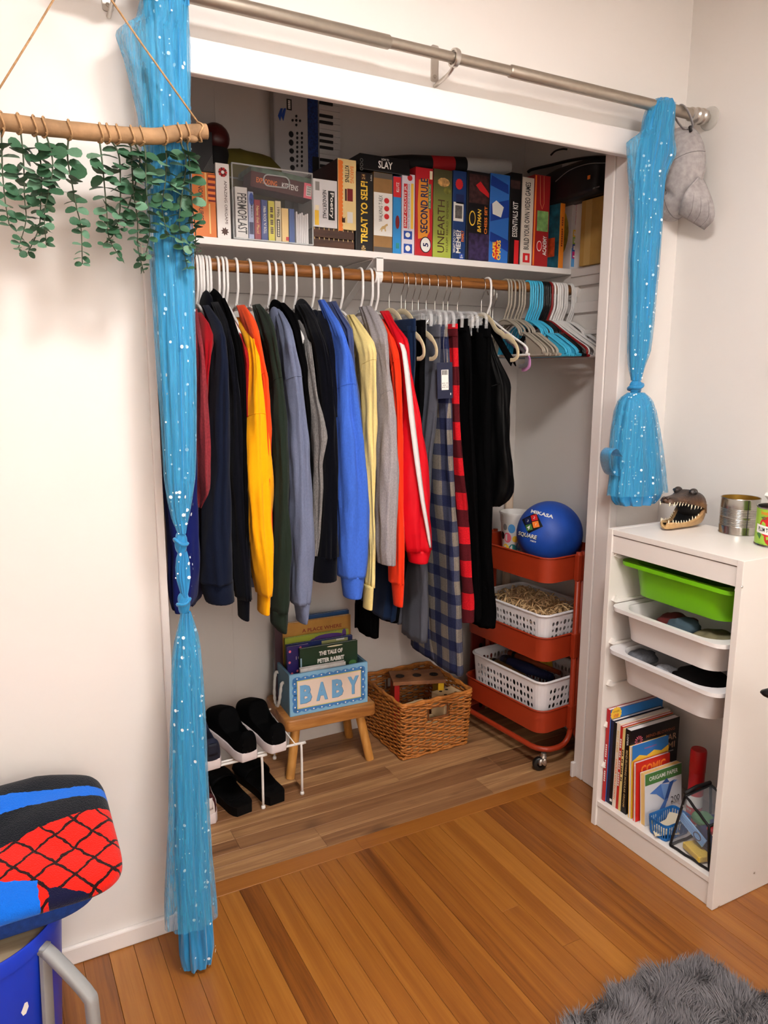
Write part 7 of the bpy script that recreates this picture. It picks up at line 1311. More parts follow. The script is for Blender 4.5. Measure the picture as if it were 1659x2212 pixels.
t = thing('folded_mask', 'light blue folded face mask in the clear pouch', 'mask', (1.900, -.505, SB+.025)); d = (at(1515, 1815, X=1.888)-at(1478, 1770, X=1.888)); c = at(1496, 1792, X=1.889); d.normalize(); nn = V((1, 0, 0)); e = nn.cross(d); MB().obox(c, d*.045, nn*.002, e*.014).build('cloth', M('mask_blue', (128, 176, 226), .7), t, bevel=.001)
for k in (-.3, .1, .5): MB().obox(c-nn*.0022+e*.014*k, d*.044, nn*.0004, e*.001).build('pleat', M('mask_blue2', (104, 152, 208), .7), t)
MB().tube([c+d*.02-nn*.003+d*.012*math.cos(a)+e*.010*math.sin(a) for a in [2*PI*i/14 for i in range(14)]], .0011, 5, closed=True).build('ear_loop', M('loop_dark', (50, 30, 44), .6), t)
for i, (lab, c_, r_, rgb) in enumerate((('dark navy cloth at the back of the clear pouch', (1.95, -.50, SB+.052), (.05, .045, .042), (24, 40, 92)), ('green cloth scrap in the clear pouch', (1.93, -.475, SB+.085), (.03, .03, .012), (70, 120, 76)), ('red cap in the clear pouch', (1.925, -.525, SB+.082), (.026, .022, .013), (176, 30, 36)))): lump('pouch_item', lab, c_, r_, rgb, 'cloth', seed=20+i)
# ------------------------------------------------------------------ on top of the unit
TZ = KH-.0006
def gator_mat():
    m, nt, bs = nmat('gator_skin'); L = nt.links.new; tc = N(nt, 'ShaderNodeTexCoord'); sp = N(nt, 'ShaderNodeSeparateXYZ'); L(tc.outputs['Object'], sp.inputs[0]); n = N(nt, 'ShaderNodeTexNoise'); n.inputs['Scale'].default_value = 45; n.inputs['Detail'].default_value = 5; L(tc.outputs['Object'], n.inputs['Vector'])
    a = N(nt, 'ShaderNodeMath', operation='MULTIPLY_ADD'); a.inputs[1].default_value = .05; L(n.outputs['Fac'], a.inputs[0]); L(sp.outputs[2], a.inputs[2]); mr = N(nt, 'ShaderNodeMapRange'); mr.inputs[1].default_value = .02; mr.inputs[2].default_value = .135; L(a.outputs[0], mr.inputs[0])
    cr = N(nt, 'ShaderNodeValToRGB'); e = cr.color_ramp.elements; e[0].color = lin((196, 158, 106)); e[1].color = lin((40, 30, 26)); e[0].position = .15; x = e.new(.55); x.color = lin((150, 112, 74)); x = e.new(.72); x.color = lin((96, 66, 46)); L(mr.outputs[0], cr.inputs[0]); L(cr.outputs[0], bs.inputs['Base Color']); bs.inputs['Roughness'].default_value = .42
    vo = N(nt, 'ShaderNodeTexVoronoi'); vo.inputs['Scale'].default_value = 150; L(tc.outputs['Object'], vo.inputs['Vector']); bm = N(nt, 'ShaderNodeBump'); bm.inputs['Strength'].default_value = .5; bm.inputs['Distance'].default_value = .002; L(vo.outputs['Distance'], bm.inputs['Height']); L(bm.outputs[0], bs.inputs['Normal']); return m
gm = gator_mat(); gd = M('gator_mouth', (12, 9, 8), .7); gt = M('gator_tooth', (236, 224, 196), .35)
gc = at(1476, 1140, Z=TZ); t = thing('alligator_head', 'preserved alligator head with open toothy jaws on the storage unit', 'alligator head', (gc.x+.004, gc.y+.012, TZ+.0006), math.radians(190)); t.scale = (.92, .92, .92)
# local: +x snout, y side, z up; origin under the middle of the jaw
UPR = [(-.070, .044, .040, .092), (-.055, .050, .055, .108), (-.030, .049, .066, .116), (-.008, .044, .072, .117), (.012, .037, .077, .108), (.040, .031, .082, .104), (.068, .027, .086, .103), (.088, .024, .086, .103), (.100, .017, .085, .098), (.106, .006, .086, .093)]
def ups(x, hw, z0, z1):
    o = []
    for j in range(17): a = PI*j/16; o.append(V((x, hw*math.copysign(abs(math.cos(a))**.7, math.cos(a)), z0+(z1-z0)*math.sin(a)**.75)))
    for j in range(7): f = (j+1)/8; o.append(V((x, lerp(-hw, hw, f)*.93, z0+.004+.010*math.sin(PI*f))))
    return o
b = MB(); b.loft([ups(*q) for q in UPR]); b.build('upper_jaw', gm, t, local=True, smooth=2)
LWR = [(-.072, .042, 0.0, .070), (-.058, .047, 0.0, .068), (-.036, .047, 0.0, .046), (-.010, .041, .0, .030), (.016, .034, .001, .023), (.045, .029, .002, .022), (.070, .025, .002, .025), (.088, .020, .003, .027), (.098, .010, .006, .026)]
def lws(x, hw, z0, z1):
    o = []
    for j in range(13): a = PI+PI*j/12; o.append(V((x, hw*math.copysign(abs(math.cos(a))**.6, math.cos(a)), z1+(z1-z0)*math.sin(a))))
    for j in range(7): f = 1-j/6; o.append(V((x, lerp(-hw, hw, f)*.84, z1-(z1-z0)*.62*math.sin(PI*f)**.6)))
    return o
b = MB(); b.loft([lws(*q) for q in LWR]); b.build('lower_jaw', gm, t, local=True, smooth=2)
b = MB(); b.sphere(V((-.045, 0, .056)), (.030, .040, .030), 18, 10); b.build('throat', gd, t, local=True, smooth=2); b = MB(); b.grid(lambda u, v: V((lerp(-.05, .085, u), lerp(-1, 1, v)*interp(lerp(-.05, .085, u), [(q[0], q[1]*.78) for q in LWR]), interp(lerp(-.05, .085, u), [(q[0], q[3]) for q in LWR])-.006)), 12, 7); b.build('mouth_floor', gd, t, local=True, smooth=2)
b = MB(); b.grid(lambda u, v: V((lerp(-.05, .095, u), lerp(-1, 1, v)*interp(lerp(-.05, .095, u), [(q[0], q[1]*.84) for q in UPR]), interp(lerp(-.05, .095, u), [(q[0], q[2]) for q in UPR])+.0015)), 12, 7); b.build('palate', M('gator_palate', (70, 44, 36), .6), t, local=True, smooth=2)
for sy in (-1, 1):
    for k in range(11):
        x = lerp(-.032, .100, k/10); hw = interp(x, [(q[0], q[1]) for q in UPR])*.93; z = interp(x, [(q[0], q[2]) for q in UPR]); l = (.007, .009, .013, .016, .009, .007, .009, .011, .008, .010, .008)[k]; b = MB(); b.tube([V((x, sy*hw, z+.004)), V((x+.001, sy*hw*.99, z-l*.5)), V((x+.002, sy*hw*.96, z-l))], [.0024, .0018, .0002], 7); b.build('upper_tooth', gt, t, local=True, smooth=2)
        x = lerp(-.025, .094, k/10); hw = interp(x, [(q[0], q[1]) for q in LWR])*.93; z = interp(x, [(q[0], q[3]) for q in LWR]); l = (.006, .007, .012, .008, .006, .007, .009, .006, .008, .010, .009)[k]; b = MB(); b.tube([V((x, sy*hw, z-.003)), V((x, sy*hw, z+l*.5)), V((x+.001, sy*hw*.98, z+l))], [.0022, .0016, .0002], 7); b.build('lower_tooth', gt, t, local=True, smooth=2)
    b = MB(); b.sphere(V((-.012, sy*.026, .112)), (.017, .012, .012), 16, 10); b.build('eye_socket', gm, t, local=True, smooth=2); b = MB(); b.sphere(V((-.006, sy*.0345, .1135)), (.006, .005, .005), 12, 8); b.build('eye', M('eye_black', (8, 7, 7), .08, coat=1), t, local=True, smooth=2); b = MB(); b.sphere(V((.096, sy*.007, .101)), (.007, .005, .004), 10, 6); b.build('nostril', gm, t, local=True, smooth=2)
# tin can
tin = M('tin', (176, 172, 166), .24, 1.0, nz=(40, .08)); p = at(1592, 1152, Z=TZ); cx, cyy = 2.058, -.398; CR = .0505
c = at(1594, 1150, Z=TZ); cx, cyy = c.x, c.y; zt = at(1598, 1074, Y=cyy).z-TZ; prof = [(.001, .002), (CR, .002), (CR+.0015, .0005), (CR+.0015, .003), (CR, .005)]
for k in range(60): z = lerp(.022, zt-.028, k/59); prof.append((CR+(.0009*math.cos(k*2*PI/5) if not 26 < k < 31 else 0), z))
prof += [(CR, zt-.004), (CR+.0016, zt-.0015), (CR+.0008, zt), (CR-.001, zt-.001)]
t = thing('tin_can', 'empty ribbed tin can on the storage unit', 'can', (cx, cyy, TZ)); b = MB(); b.lathe(prof, (cx, cyy, TZ), 44); b.build('wall', tin, t, smooth=True); b = MB(); b.lathe([(CR-.001, zt-.001), (CR-.0016, .004), (.001, .004)], (cx, cyy, TZ), 44); b.build('lining', M('tin_gold', (176, 140, 60), .35, .8), t, smooth=True)
a0 = math.atan2(C_LOC.y-cyy, C_LOC.x-cx)+.42; MB().obox((cx+(CR+.0006)*math.cos(a0), cyy+(CR+.0006)*math.sin(a0), TZ+zt/2), (-.0007*math.sin(a0), .0007*math.cos(a0), 0), (.0009*math.cos(a0), .0009*math.sin(a0), 0), (0, 0, zt*.47)).build('weld_seam', M('seam_dark', (60, 56, 54), .4, .6), t)
# tomato can
lime = M('can_lime', (158, 200, 66), .35); CR2 = .0515; e = at(1631, 1150, Z=TZ); cx2, cy2 = e.x+CR2*.93, e.y-CR2*.38; cx2, cy2 = 2.073, -.513; zt2 = zt*1.02
t = thing('tomato_can', 'lime green tomato can with red fruit print, used as a pot', 'can', (cx2, cy2, TZ)); b = MB(); b.lathe([(.001, .002), (CR2, .002), (CR2+.0016, .0005), (CR2+.0016, .003), (CR2, .005)], (cx2, cy2, TZ), 44); b.lathe([(CR2, zt2-.005), (CR2+.0016, zt2-.002), (CR2+.0008, zt2), (CR2-.0015, zt2-.001), (CR2-.002, .004), (.001, .004)], (cx2, cy2, TZ), 44); b.build('can_wall', tin, t, smooth=True); b = MB(); b.lathe([(CR2+.0003, .0052), (CR2+.0003, zt2-.0055)], (cx2, cy2, TZ), 44); b.build('label', lime, t, smooth=True)
va = math.atan2(C_LOC.y-cy2, C_LOC.x-cx2)
def cyl_pt(u, z, l=.0008): a = va+(u-.020)/CR2; return V((cx2+(CR2+l)*math.cos(a), cy2+(CR2+l)*math.sin(a), TZ+z))
def cyl_poly(pts, mat, nm, l): b = MB(); b.poly([cyl_pt(u, z, l) for u, z in pts]); b.build(nm, mat, t)
def cyl_disc(u, z, r, r2, mat, nm, l):
    b = MB(); P = [cyl_pt(u, z, l)]+[cyl_pt(u+r*math.cos(2*PI*i/16), z+r2*math.sin(2*PI*i/16), l) for i in range(16)]; b.add(P, [(0, i+1, (i+1) % 16+1) for i in range(16)]); b.build(nm, mat, t, smooth=2)
def cyl_text(s, u, z, h, mat, w=None, bold=.01, l=.0016, sl=0.0):
    o = text(t, s, V((0, 0, 0)), X3, Z3, h=h, w=w, mat=mat, bold=bold); I = wm(t)
    for v in o.data.vertices: q = I @ v.co; v.co = I.inverted() @ cyl_pt(u+q.x, z+q.z+sl*q.x, l)
cyl_disc(-.004, zt2*.52, .022, .026, INK['red'], 'tomato_print', .0008); cyl_disc(.010, zt2*.26, .020, .022, M('ink_red2', (180, 36, 40), .4), 'tomato_print', .0009)
cyl_poly([(-.024, zt2*.74), (-.014, zt2*.68), (-.006, zt2*.72), (-.012, zt2*.77)], INK['green'], 'leaf_print', .0012); cyl_poly([(-.004, zt2*.72), (.006, zt2*.68), (.014, zt2*.73), (.004, zt2*.76)], INK['green'], 'leaf_print', .0012); cyl_poly([(-.034, zt2*.30), (-.022, zt2*.18), (-.018, zt2*.30), (-.026, zt2*.36)], INK['green'], 'leaf_print', .0012)
b = MB(); b.grid(lambda u, v: cyl_pt(lerp(-.036, .04, u), zt2*.42+.018*(v-.5)*2*.6-.10*lerp(-.036, .04, u), .0013), 14, 3); b.build('banner', INK['white'], t, smooth=2)
cyl_text('PLUM TOMATOES', .004, zt2*.42, .011, INK['black'], .064, .02, .0018, -.10); cyl_text('Insalata', -.004, zt2*.86, .010, INK['orange'], .038, .02, .0016, 0); cyl_text('with basil', -.018, zt2*.07, .005, INK['green'], .018, .0, .0016)
t = thing('candy_wrappers', 'crumpled red and white wrappers sticking out of the tomato can', 'wrapper', (cx2, cy2, TZ+zt2-.03))
MB().obox((cx2-.012, cy2+.012, TZ+zt2+.012), (.026, 0, -.020), (0, .006, 0), (.003, 0, .004)).build('stick', INK['white'], t, bevel=.001); b = MB(); b.grid(lambda u, v: V((cx2-.02+.04*u, cy2+.01+.01*v, TZ+zt2-.02+.035*v))+V((1, 1, 1))*.008*noise.noise(V((u*4, v*4, 2))), 10, 8); b.build('wrapper', INK['red'], t, smooth=2, solid=.0006)
MB().obox((cx2-.003, cy2+.0, TZ+zt2+.002), (.018, .004, .006), (-.004, .012, 0), (-.004, 0, .012)).build('wrapper', INK['green'], t, bevel=.004)
# ------------------------------------------------------------------ blue tub with folded beach towel
TC = (.165, -.258); TRd = .18; TH = .38; tubm = M('tub_blue', (20, 56, 190), .38)
t = thing('toy_tub', 'royal blue round plastic tub with grey handle under the towel', 'tub', (TC[0], TC[1], .0012))
b = MB(); b.lathe([(.001, .001), (.150, .001), (.153, .006), (TRd-.006, TH-.034), (TRd-.003, TH-.032), (TRd, TH-.004), (TRd-.002, TH), (TRd-.006, TH-.002), (TRd-.010, TH-.030), (.148, .006), (.001, .004)], (TC[0], TC[1], .0012), 64); b.build('wall', tubm, t, smooth=True)
b = MB(); b.lathe([(.001, TH-.012), (TRd-.0085, TH-.012), (TRd-.0085, TH-.022), (.001, TH-.022)], (TC[0], TC[1], .0012), 48); b.build('lid_board', MWOOD('lid_wood', [(0, (120, 104, 82)), (.5, (158, 140, 112)), (1, (178, 162, 134))], 0, 18, .06, .6, .1), t, smooth=True)
hg = M('handle_grey', (148, 150, 150), .5, bump=(80, .1)); ha = math.atan2(-.392-TC[1], .318-TC[0]); hd_ = V((math.cos(ha), math.sin(ha), 0)); hs = V((-hd_.y, hd_.x, 0)); base = V((TC[0], TC[1], 0))
def hp_(r, z, s=0): return base+hd_*r+V((0, 0, z))+hs*s
P = [hp_(TRd-.006, .347), hp_(TRd+.01, .338), hp_(TRd+.055, .298), hp_(TRd+.082, .268), hp_(TRd+.088, .245), hp_(TRd+.088, .12), hp_(TRd+.075, .10), hp_(TRd-.01, .075)]
def bar(P, w, h, nm):
    rings = []; Q = crom(P, 5)
    for i, p in enumerate(Q):
        T = (Q[min(i+1, len(Q)-1)]-Q[max(i-1, 0)]).normalized(); n = hs.cross(T).normalized(); rings.append([p+hs*w*a+n*h*c for a, c in ((-1, -.6), (-.7, -1), (.7, -1), (1, -.6), (1, .6), (.7, 1), (-.7, 1), (-1, .6))])
    b = MB(); b.loft(rings); b.build(nm, hg, t, smooth=True)
bar(P, .012, .009, 'handle'); bar([hp_(TRd+.001, .352), hp_(TRd-.003, .25), hp_(TRd-.010, .06)], .012, .006, 'handle_mount')
# sticker of a white pictogram on the tub
va = math.atan2(C_LOC.y-TC[1], C_LOC.x-TC[0])
def tp(da, z, l=.001): r = lerp(.150, TRd-.006, z/TH)+l; a = va+da; return base+V((r*math.cos(a), r*math.sin(a), z))
def sticker(pts, mat, nm, l): b = MB(); P = [tp(d_, z_, l) for d_, z_ in pts]; c = sum(P, V())/len(P); b.add([c]+P, [(0, i+1, (i+1) % len(P)+1) for i in range(len(P))]); b.build(nm, mat, t)
def spx(px, py):
    p = at(px, py, Y=-.42); d = at(px, py, Y=0)-C_LOC
    lo = None
    for i in range(400):
        q = C_LOC+d*(.5+i*.002); rr_ = math.hypot(q.x-TC[0], q.y-TC[1])
        if rr_ < lerp(.150, TRd-.006, max(0, q.z)/TH)+.001: lo = q; break
    q = lo or p; a = math.atan2(q.y-TC[1], q.x-TC[0]); return (a-va, q.z)
sticker([spx(*q) for q in [(36, 2190), (38, 2176), (48, 2157), (62, 2152), (66, 2170), (60, 2196), (46, 2204)]], INK['white'], 'sticker', .0012); sticker([spx(*q) for q in [(42, 2188), (44, 2176), (51, 2163), (60, 2160), (61, 2172), (56, 2190), (47, 2196)]], M('sticker_line', (70, 66, 74), .5), 'sticker_icon', .0018); sticker([spx(*q) for q in [(44, 2187), (46, 2177), (52, 2166), (58, 2163), (59, 2172), (54, 2188), (48, 2193)]], INK['white'], 'sticker_icon', .0024); sticker([spx(*q) for q in [(8, 2211), (20, 2200), (36, 2196), (40, 2204), (22, 2211)]], INK['white'], 'sticker', .0012); sticker([spx(*q) for q in [(20, 2208), (28, 2202), (34, 2204), (26, 2211)]], INK['black'], 'sticker_icon', .0018)
# folded towel: bold abstract patches of red, blue and black
def towel_mat():
    m, nt, bs = nmat('towel_print'); L = nt.links.new; tc = N(nt, 'ShaderNodeTexCoord'); n = N(nt, 'ShaderNodeTexNoise'); n.inputs['Scale'].default_value = 60; n.inputs['Detail'].default_value = 4; L(tc.outputs['Object'], n.inputs['Vector'])
    sb = N(nt, 'ShaderNodeVectorMath', operation='SUBTRACT'); sb.inputs[1].default_value = (.5, .5, .5); L(n.outputs['Color'], sb.inputs[0]); sc = N(nt, 'ShaderNodeVectorMath', operation='SCALE'); sc.inputs['Scale'].default_value = .011; L(sb.outputs[0], sc.inputs[0]); ad = N(nt, 'ShaderNodeVectorMath', operation='ADD'); L(tc.outputs['Object'], ad.inputs[0]); L(sc.outputs[0], ad.inputs[1]); sp = N(nt, 'ShaderNodeSeparateXYZ'); L(ad.outputs[0], sp.inputs[0])
    def lin2(a, b_, c, d): # a*x+b*y+c*z+d
        o = None
        for k, s in enumerate((a, b_, c)):
            q = N(nt, 'ShaderNodeMath', operation='MULTIPLY_ADD'); q.inputs[1].default_value = s; L(sp.outputs[k], q.inputs[0])
            if o is None: q.inputs[2].default_value = d
            else: L(o, q.inputs[2])
            o = q.outputs[0]
        return o
    def gt_(s, v=0): g = N(nt, 'ShaderNodeMath', operation='GREATER_THAN'); g.inputs[1].default_value = v; L(s, g.inputs[0]); return g.outputs[0]
    def mix(f, a, col):
        x = N(nt, 'ShaderNodeMix', data_type='RGBA'); L(f, x.inputs[0])
        if isinstance(a, tuple): x.inputs[6].default_value = lin(a)
        else: L(a, x.inputs[6])
        if isinstance(col, tuple): x.inputs[7].default_value = lin(col)
        else: L(col, x.inputs[7])
        return x.outputs[2]
    def mul(a, b_): q = N(nt, 'ShaderNodeMath', operation='MULTIPLY'); L(a, q.inputs[0]); L(b_, q.inputs[1]); return q.outputs[0]
    # red cloth with dark crossing lines
    def lines(a, b_, c, per, wd):
        q = N(nt, 'ShaderNodeMath', operation='MULTIPLY_ADD'); q.inputs[1].default_value = 1/per; q.inputs[2].default_value = .3; L(lin2(a, b_, c, 0), q.inputs[0]); f = N(nt, 'ShaderNodeMath', operation='FRACT'); L(q.outputs[0], f.inputs[0]); g = N(nt, 'ShaderNodeMath', operation='LESS_THAN'); g.inputs[1].default_value = wd; L(f.outputs[0], g.inputs[0]); return g.outputs[0]
    red = mix(lines(.75, .55, .35, .044, .11), (214, 30, 18), (34, 10, 12)); red = mix(lines(-.6, .75, .3, .046, .11), red, (34, 10, 12))
    dark, blue = (10, 16, 26), (16, 104, 214)
    c = mix(gt_(lin2(-.28, 1, 0, .035)), red, dark)
    c = mix(mul(gt_(lin2(-.05, 1, 0, -.052)), gt_(lin2(-.05, -1, 0, .100))), c, blue)
    c = mix(mul(gt_(lin2(.55, 1, 0, .03)), mul(gt_(lin2(-.55, -1, 0, .005)), gt_(lin2(-1, 0, 0, .03)))), c, blue)
    c = mix(mul(gt_(lin2(-.30, -1, 0, -.095)), mul(gt_(lin2(-1, 0, 0, .085)), gt_(lin2(0, 0, 1, -.056)))), c, blue)
    c = mix(mul(mul(gt_(lin2(1, 0, 0, -.100)), gt_(lin2(-1, 0, 0, .165))), mul(gt_(lin2(-.30, -1, 0, -.105)), gt_(lin2(0, 0, 1, -.052)))), c, (18, 20, 52))
    c = mix(mul(gt_(lin2(1, 0, 0, -.165)), mul(gt_(lin2(0, 0, -1, .062)), gt_(lin2(0, -1, 0, -.10)))), c, (22, 14, 24))
    L(c, bs.inputs['Base Color']); bs.inputs['Roughness'].default_value = .95; bs.inputs['Sheen Weight'].default_value = .15; bs.inputs['Specular IOR Level'].default_value = .1
    n2 = N(nt, 'ShaderNodeTexNoise'); n2.inputs['Scale'].default_value = 420; L(tc.outputs['Object'], n2.inputs['Vector']); bm = N(nt, 'ShaderNodeBump'); bm.inputs['Strength'].default_value = .8; bm.inputs['Distance'].default_value = .003; L(n2.outputs['Fac'], bm.inputs['Height']); L(bm.outputs[0], bs.inputs['Normal']); return m
tx0, tx1, ty0, ty1 = -.02, .446, -.412, -.098
t = thing('beach_towel', 'folded red blue and black plush towel on the blue tub', 'towel', ((tx0+tx1)/2, (ty0+ty1)/2, TH)); cxm, cym = (tx0+tx1)/2, (ty0+ty1)/2
def pillow(x0, x1, y0, y1, z0, ztop, ex, seed, amp, nu=64, nv=26):
    def f(u, v):
        th = 2*PI*u; ph = PI*(v-.5); cs, sn = math.cos(th), math.sin(th); k = math.cos(ph)**.42; x = (x0+x1)/2+(x1-x0)/2*math.copysign(abs(cs)**ex, cs)*k; y = (y0+y1)/2+(y1-y0)/2*math.copysign(abs(sn)**ex, sn)*k
        zt = ztop(x, y); z = lerp(z0, zt, .5+.5*math.copysign(abs(math.sin(ph))**.7, math.sin(ph))); p = V((x, y, z)); return p+V((0, 0, 1))*amp*noise.noise(p*9+V((seed, 0, 0)))*(.5+.5*math.sin(ph))
    b = MB(); b.grid(f, nu, nv, wrap=True); return b
zt_f = lambda x, y: .474+.075*(y-ty0)/(ty1-ty0)+.022*max(0, (y-(-.17))/.08)*math.exp(-((x-.30)/.13)**2)
pillow(tx0, tx1, ty0, ty1, TH+.046, zt_f, .30, 3, .016).build('printed_fold', towel_mat(), t, smooth=2)
pillow(tx0, .405, -.388, ty1-.02, TH+.0005, lambda x, y: TH+.062, .45, 5, .008).build('under_fold', M('towel_blue', (20, 58, 132), .95, nz=(90, .25), bump=(400, .8)), t, smooth=2)
# ------------------------------------------------------------------ fluffy grey rug
rs = np.random.default_rng(4)
RO = [(1.19, -.735), (1.265, -.690), (1.376, -.682), (1.46, -.672), (1.526, -.676), (1.60, -.690), (1.66, -.712), (1.685, -.745), (1.668, -.79), (1.69, -.825), (1.74, -.86), (1.79, -.92), (1.80, -1.02), (1.77, -1.2), (1.70, -1.32), (1.5, -1.38), (1.3, -1.36), (1.16, -1.25), (1.10, -1.05), (1.12, -.85)]
O = crom([V((a, c, .004)) for a, c in RO], 4, closed=True); t = thing('fur_rug', 'fluffy grey faux fur rug at the lower right of the floor', 'rug', (1.45, -1.0, .001))
rb = M('rug_backing', (84, 82, 84), .95); b = MB(); cen = V((1.45, -1.02, .010)); b.loft([[p+V((0, 0, -.003)) for p in O], [p+V((0, 0, .004)) for p in O], [p.lerp(cen, .08)+V((0, 0, .010)) for p in O], [p.lerp(cen, .98)+V((0, 0, .012)) for p in O]], cap=False); b.build('backing', rb, t, smooth=2)
poly = np.array([(p.x, p.y) for p in O]); NB = 52000; pts = np.column_stack([rs.uniform(1.08, 1.82, NB*2), rs.uniform(-1.2, -.66, NB*2)])
def inside(P, poly):
    x, y = P[:, 0], P[:, 1]; r = np.zeros(len(P), bool); j = len(poly)-1
    for i in range(len(poly)):
        xi, yi = poly[i]; xj, yj = poly[j]; c_ = ((yi > y) != (yj > y)) & (x < (xj-xi)*(y-yi)/(yj-yi+1e-12)+xi); r ^= c_; j = i
    return r
pts = pts[inside(pts, poly)][:NB]; n = len(pts); ln = rs.uniform(.020, .042, n)
cl = np.array([[noise.noise(V((p[0]*18, p[1]*18, 0))), noise.noise(V((p[0]*18, p[1]*18, 5)))] for p in pts]); dirx = .25+cl[:, 0]*1.1+rs.normal(0, .18, n); diry = .25+cl[:, 1]*1.1+rs.normal(0, .18, n)
ang = rs.uniform(0, PI, n); wx, wy = np.cos(ang)*.0011, np.sin(ang)*.0011; base = np.column_stack([pts, np.full(n, .008)])
mid = base+np.column_stack([dirx*ln*.35, diry*ln*.35, ln*.45]); tip = base+np.column_stack([dirx*ln*.95, diry*ln*.95, ln*.68]); W2 = np.column_stack([wx, wy, np.zeros(n)])
vs_ = np.stack([base-W2, base+W2, mid-W2*.9, mid+W2*.9, tip], 1).reshape(-1, 3); I5 = np.arange(n)[:, None]*5
tri = np.concatenate([I5+np.array([[0, 1, 3]]), I5+np.array([[0, 3, 2]]), I5+np.array([[2, 3, 4]])], 1).reshape(-1, 3)
me = bpy.data.meshes.new('fur'); me.vertices.add(len(vs_)); loc0 = np.array([1.45, -1.0, .001]); me.vertices.foreach_set('co', (vs_-loc0).astype(np.float32).ravel()); me.loops.add(len(tri)*3); me.loops.foreach_set('vertex_index', tri.astype(np.int32).ravel()); me.polygons.add(len(tri)); me.polygons.foreach_set('loop_start', np.arange(0, len(tri)*3, 3, dtype=np.int32)); me.update(calc_edges=True); me.validate()
me.materials.append(M('fur_grey', (118, 115, 118), .85, nz=(14, .22))); o = bpy.data.objects.new('fur', me); COL.objects.link(o); o.parent = t; o['kind'] = 'stuff'
# ------------------------------------------------------------------ desk chair whose armrest tip enters at the right edge
blkp = M('chair_black', (14, 14, 15), .35); tip = at(1640, 1493, X=1.735); t = thing('office_chair', 'black office chair, only its armrest tip showing at right', 'chair', (2.0, -1.12, .0012)); az = tip.z
b = MB(); P = crom([tip+V((.006, -.004, 0)), tip+V((.03, -.05, .002)), tip+V((.045, -.13, .004)), tip+V((.05, -.24, 0))], 5)
b.loft([[p+V((.026*math.cos(a)*k, 0, .014*math.sin(a)*k)) for a in [2*PI*i/14 for i in range(14)]] for p, k in zip(P, [.35, .7, .88, .96, 1, 1, 1, 1, 1, 1, 1, 1, 1, .95, .8, .4])]); b.build('armrest', blkp, t, smooth=2)
ax_ = tip+V((.045, -.14, 0)); MB().tube(crom([ax_, ax_+V((.02, 0, -.12)), ax_+V((.08, -.03, -.20)), V((1.98, -1.10, az-.235))], 5), .013, 10).build('arm_post', blkp, t, smooth=2)
b = MB(); b.loft([[V((2.0+u*s, -1.12+v*s, z)) for u, v in rrect(.38, .40, .09, 6)] for s, z in ((.9, az-.27), (1, az-.255), (1, az-.22), (.92, az-.205))]); b.build('seat', M('chair_fabric', (30, 30, 32), .9), t, smooth=True)
MB().cyl((2.0, -1.12, .08), (2.0, -1.12, az-.268), .022).build('gas_post', blkp, t, smooth=True)
for k in range(5):
    a = 2*PI*k/5+.6; d = V((math.cos(a), math.sin(a), 0)); e_ = V((2.0, -1.12, 0))+d*.19; MB().tube([V((2.0, -1.12, .085)), e_+V((0, 0, .07))], [.018, .012], 8).build('base_arm', blkp, t, smooth=True); b = MB(); b.sphere(e_+V((0, 0, .030)), (.020, .020, .0285), 12, 8); b.build('caster', blkp, t, smooth=2); MB().cyl(e_+V((0, 0, .05)), e_+V((0, 0, .075)), .006, n=8).build('caster_stem', blkp, t)
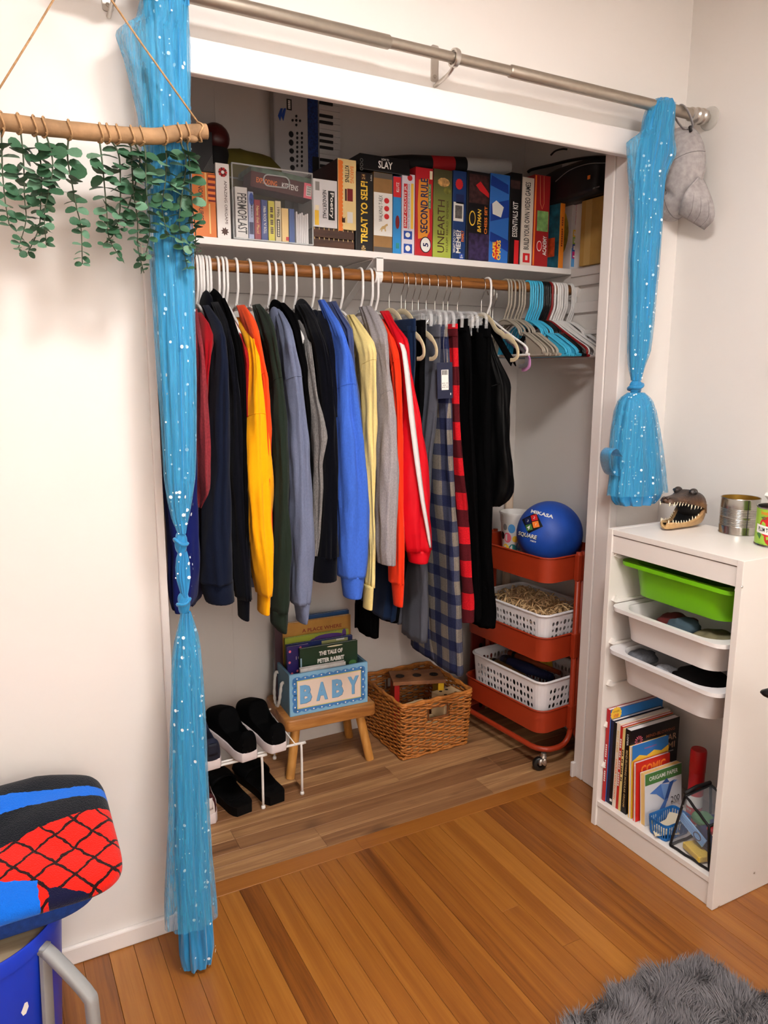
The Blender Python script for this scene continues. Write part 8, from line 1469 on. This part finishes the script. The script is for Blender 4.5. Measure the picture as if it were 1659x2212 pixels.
# ------------------------------------------------------------------ pieces that belong to a part go under that part
NEST = {'lettering': ('front_cover', 'card', 'front_panel', 'cover', 'spine', 'label', 'ball', 'bag_body', 'film', 'key_body', 'body'), 'print_panel': ('front_cover', 'cover'), 'print_star': ('cover'), 'rosette_petal': (), 'print_burst': (), 'print_ray': (), 'print_card': (), 'print_blot': (), 'print_stripe': (), 'print_line': (), 'print_cat': (), 'print_skeleton': (), 'print_shard': ('cover',), 'print_shape': ('front_cover',), 'awning_scallops': (), 'side_panel_print': (), 'dial': (), 'dial_face': (), 'line_print': (), 'icon_print': (), 'end_panel': (), 'barcode_label': (), 'barcode': ('label',), 'logo': ('card', 'strap'), 'tape': (),
        'cuff': ('sleeve',), 'shoulder_seam': ('sleeve',), 'sleeve_stripe': ('sleeve',), 'screw': ('wall_plate', 'side_panel'), 'clip_spring': ('clip',), 'caster_fork': ('caster_stem',), 'wheel': ('caster_stem',), 'tray_rim': ('tray',), 'dot': ('block',), 'scallop_border': ('front_panel',), 'dots': ('front_panel',), 'panel': ('front_panel',), 'panel_line': ('front_panel',), 'rope_handle': ('side_panel',), 'emblem_square': ('ball',), 'sticker': ('wall',), 'sticker_icon': ('wall',), 'button': ('body', 'crown'), 'logo_slash': ('body',), 'seam': ('crown',), 'strap_slide': ('strap',), 'cut_end': ('branch',), 'twig_knob': ('branch',), 'upper_tooth': ('upper_jaw',), 'lower_tooth': ('lower_jaw',), 'eye': ('eye_socket',), 'nostril': ('upper_jaw',), 'badge': ('front_cover', 'cover'), 'publisher_mark': ('spine',), 'pleat': ('cloth',), 'tomato_print': ('label',), 'leaf_print': ('label',), 'banner': ('label',), 'hole': ('board',), 'cutout': ('board',), 'foot_cap': ('rail',), 'label_band': ('body',), 'weld_seam': ('wall',), 'heel_tab': ('heel_counter',), 'footbed_ridge': ('footbed',), 'knot_band': ('knot',)}
def base_name(o): return o.name.split('.')[0]
for tn, lst in list(PARTS.items()):
    for i, o in enumerate(lst):
        tg = NEST.get(base_name(o))
        if not tg or o.parent is None or o.parent.name != tn or o.parent.parent is not None: continue
        hit = None
        for q in reversed(lst[:i]):
            if base_name(q) in tg and q.parent == o.parent: hit = q; break
        if hit is None:
            for q in lst[i+1:]:
                if base_name(q) in tg and q.parent == o.parent: hit = q; break
        if hit is not None: o.parent = hit
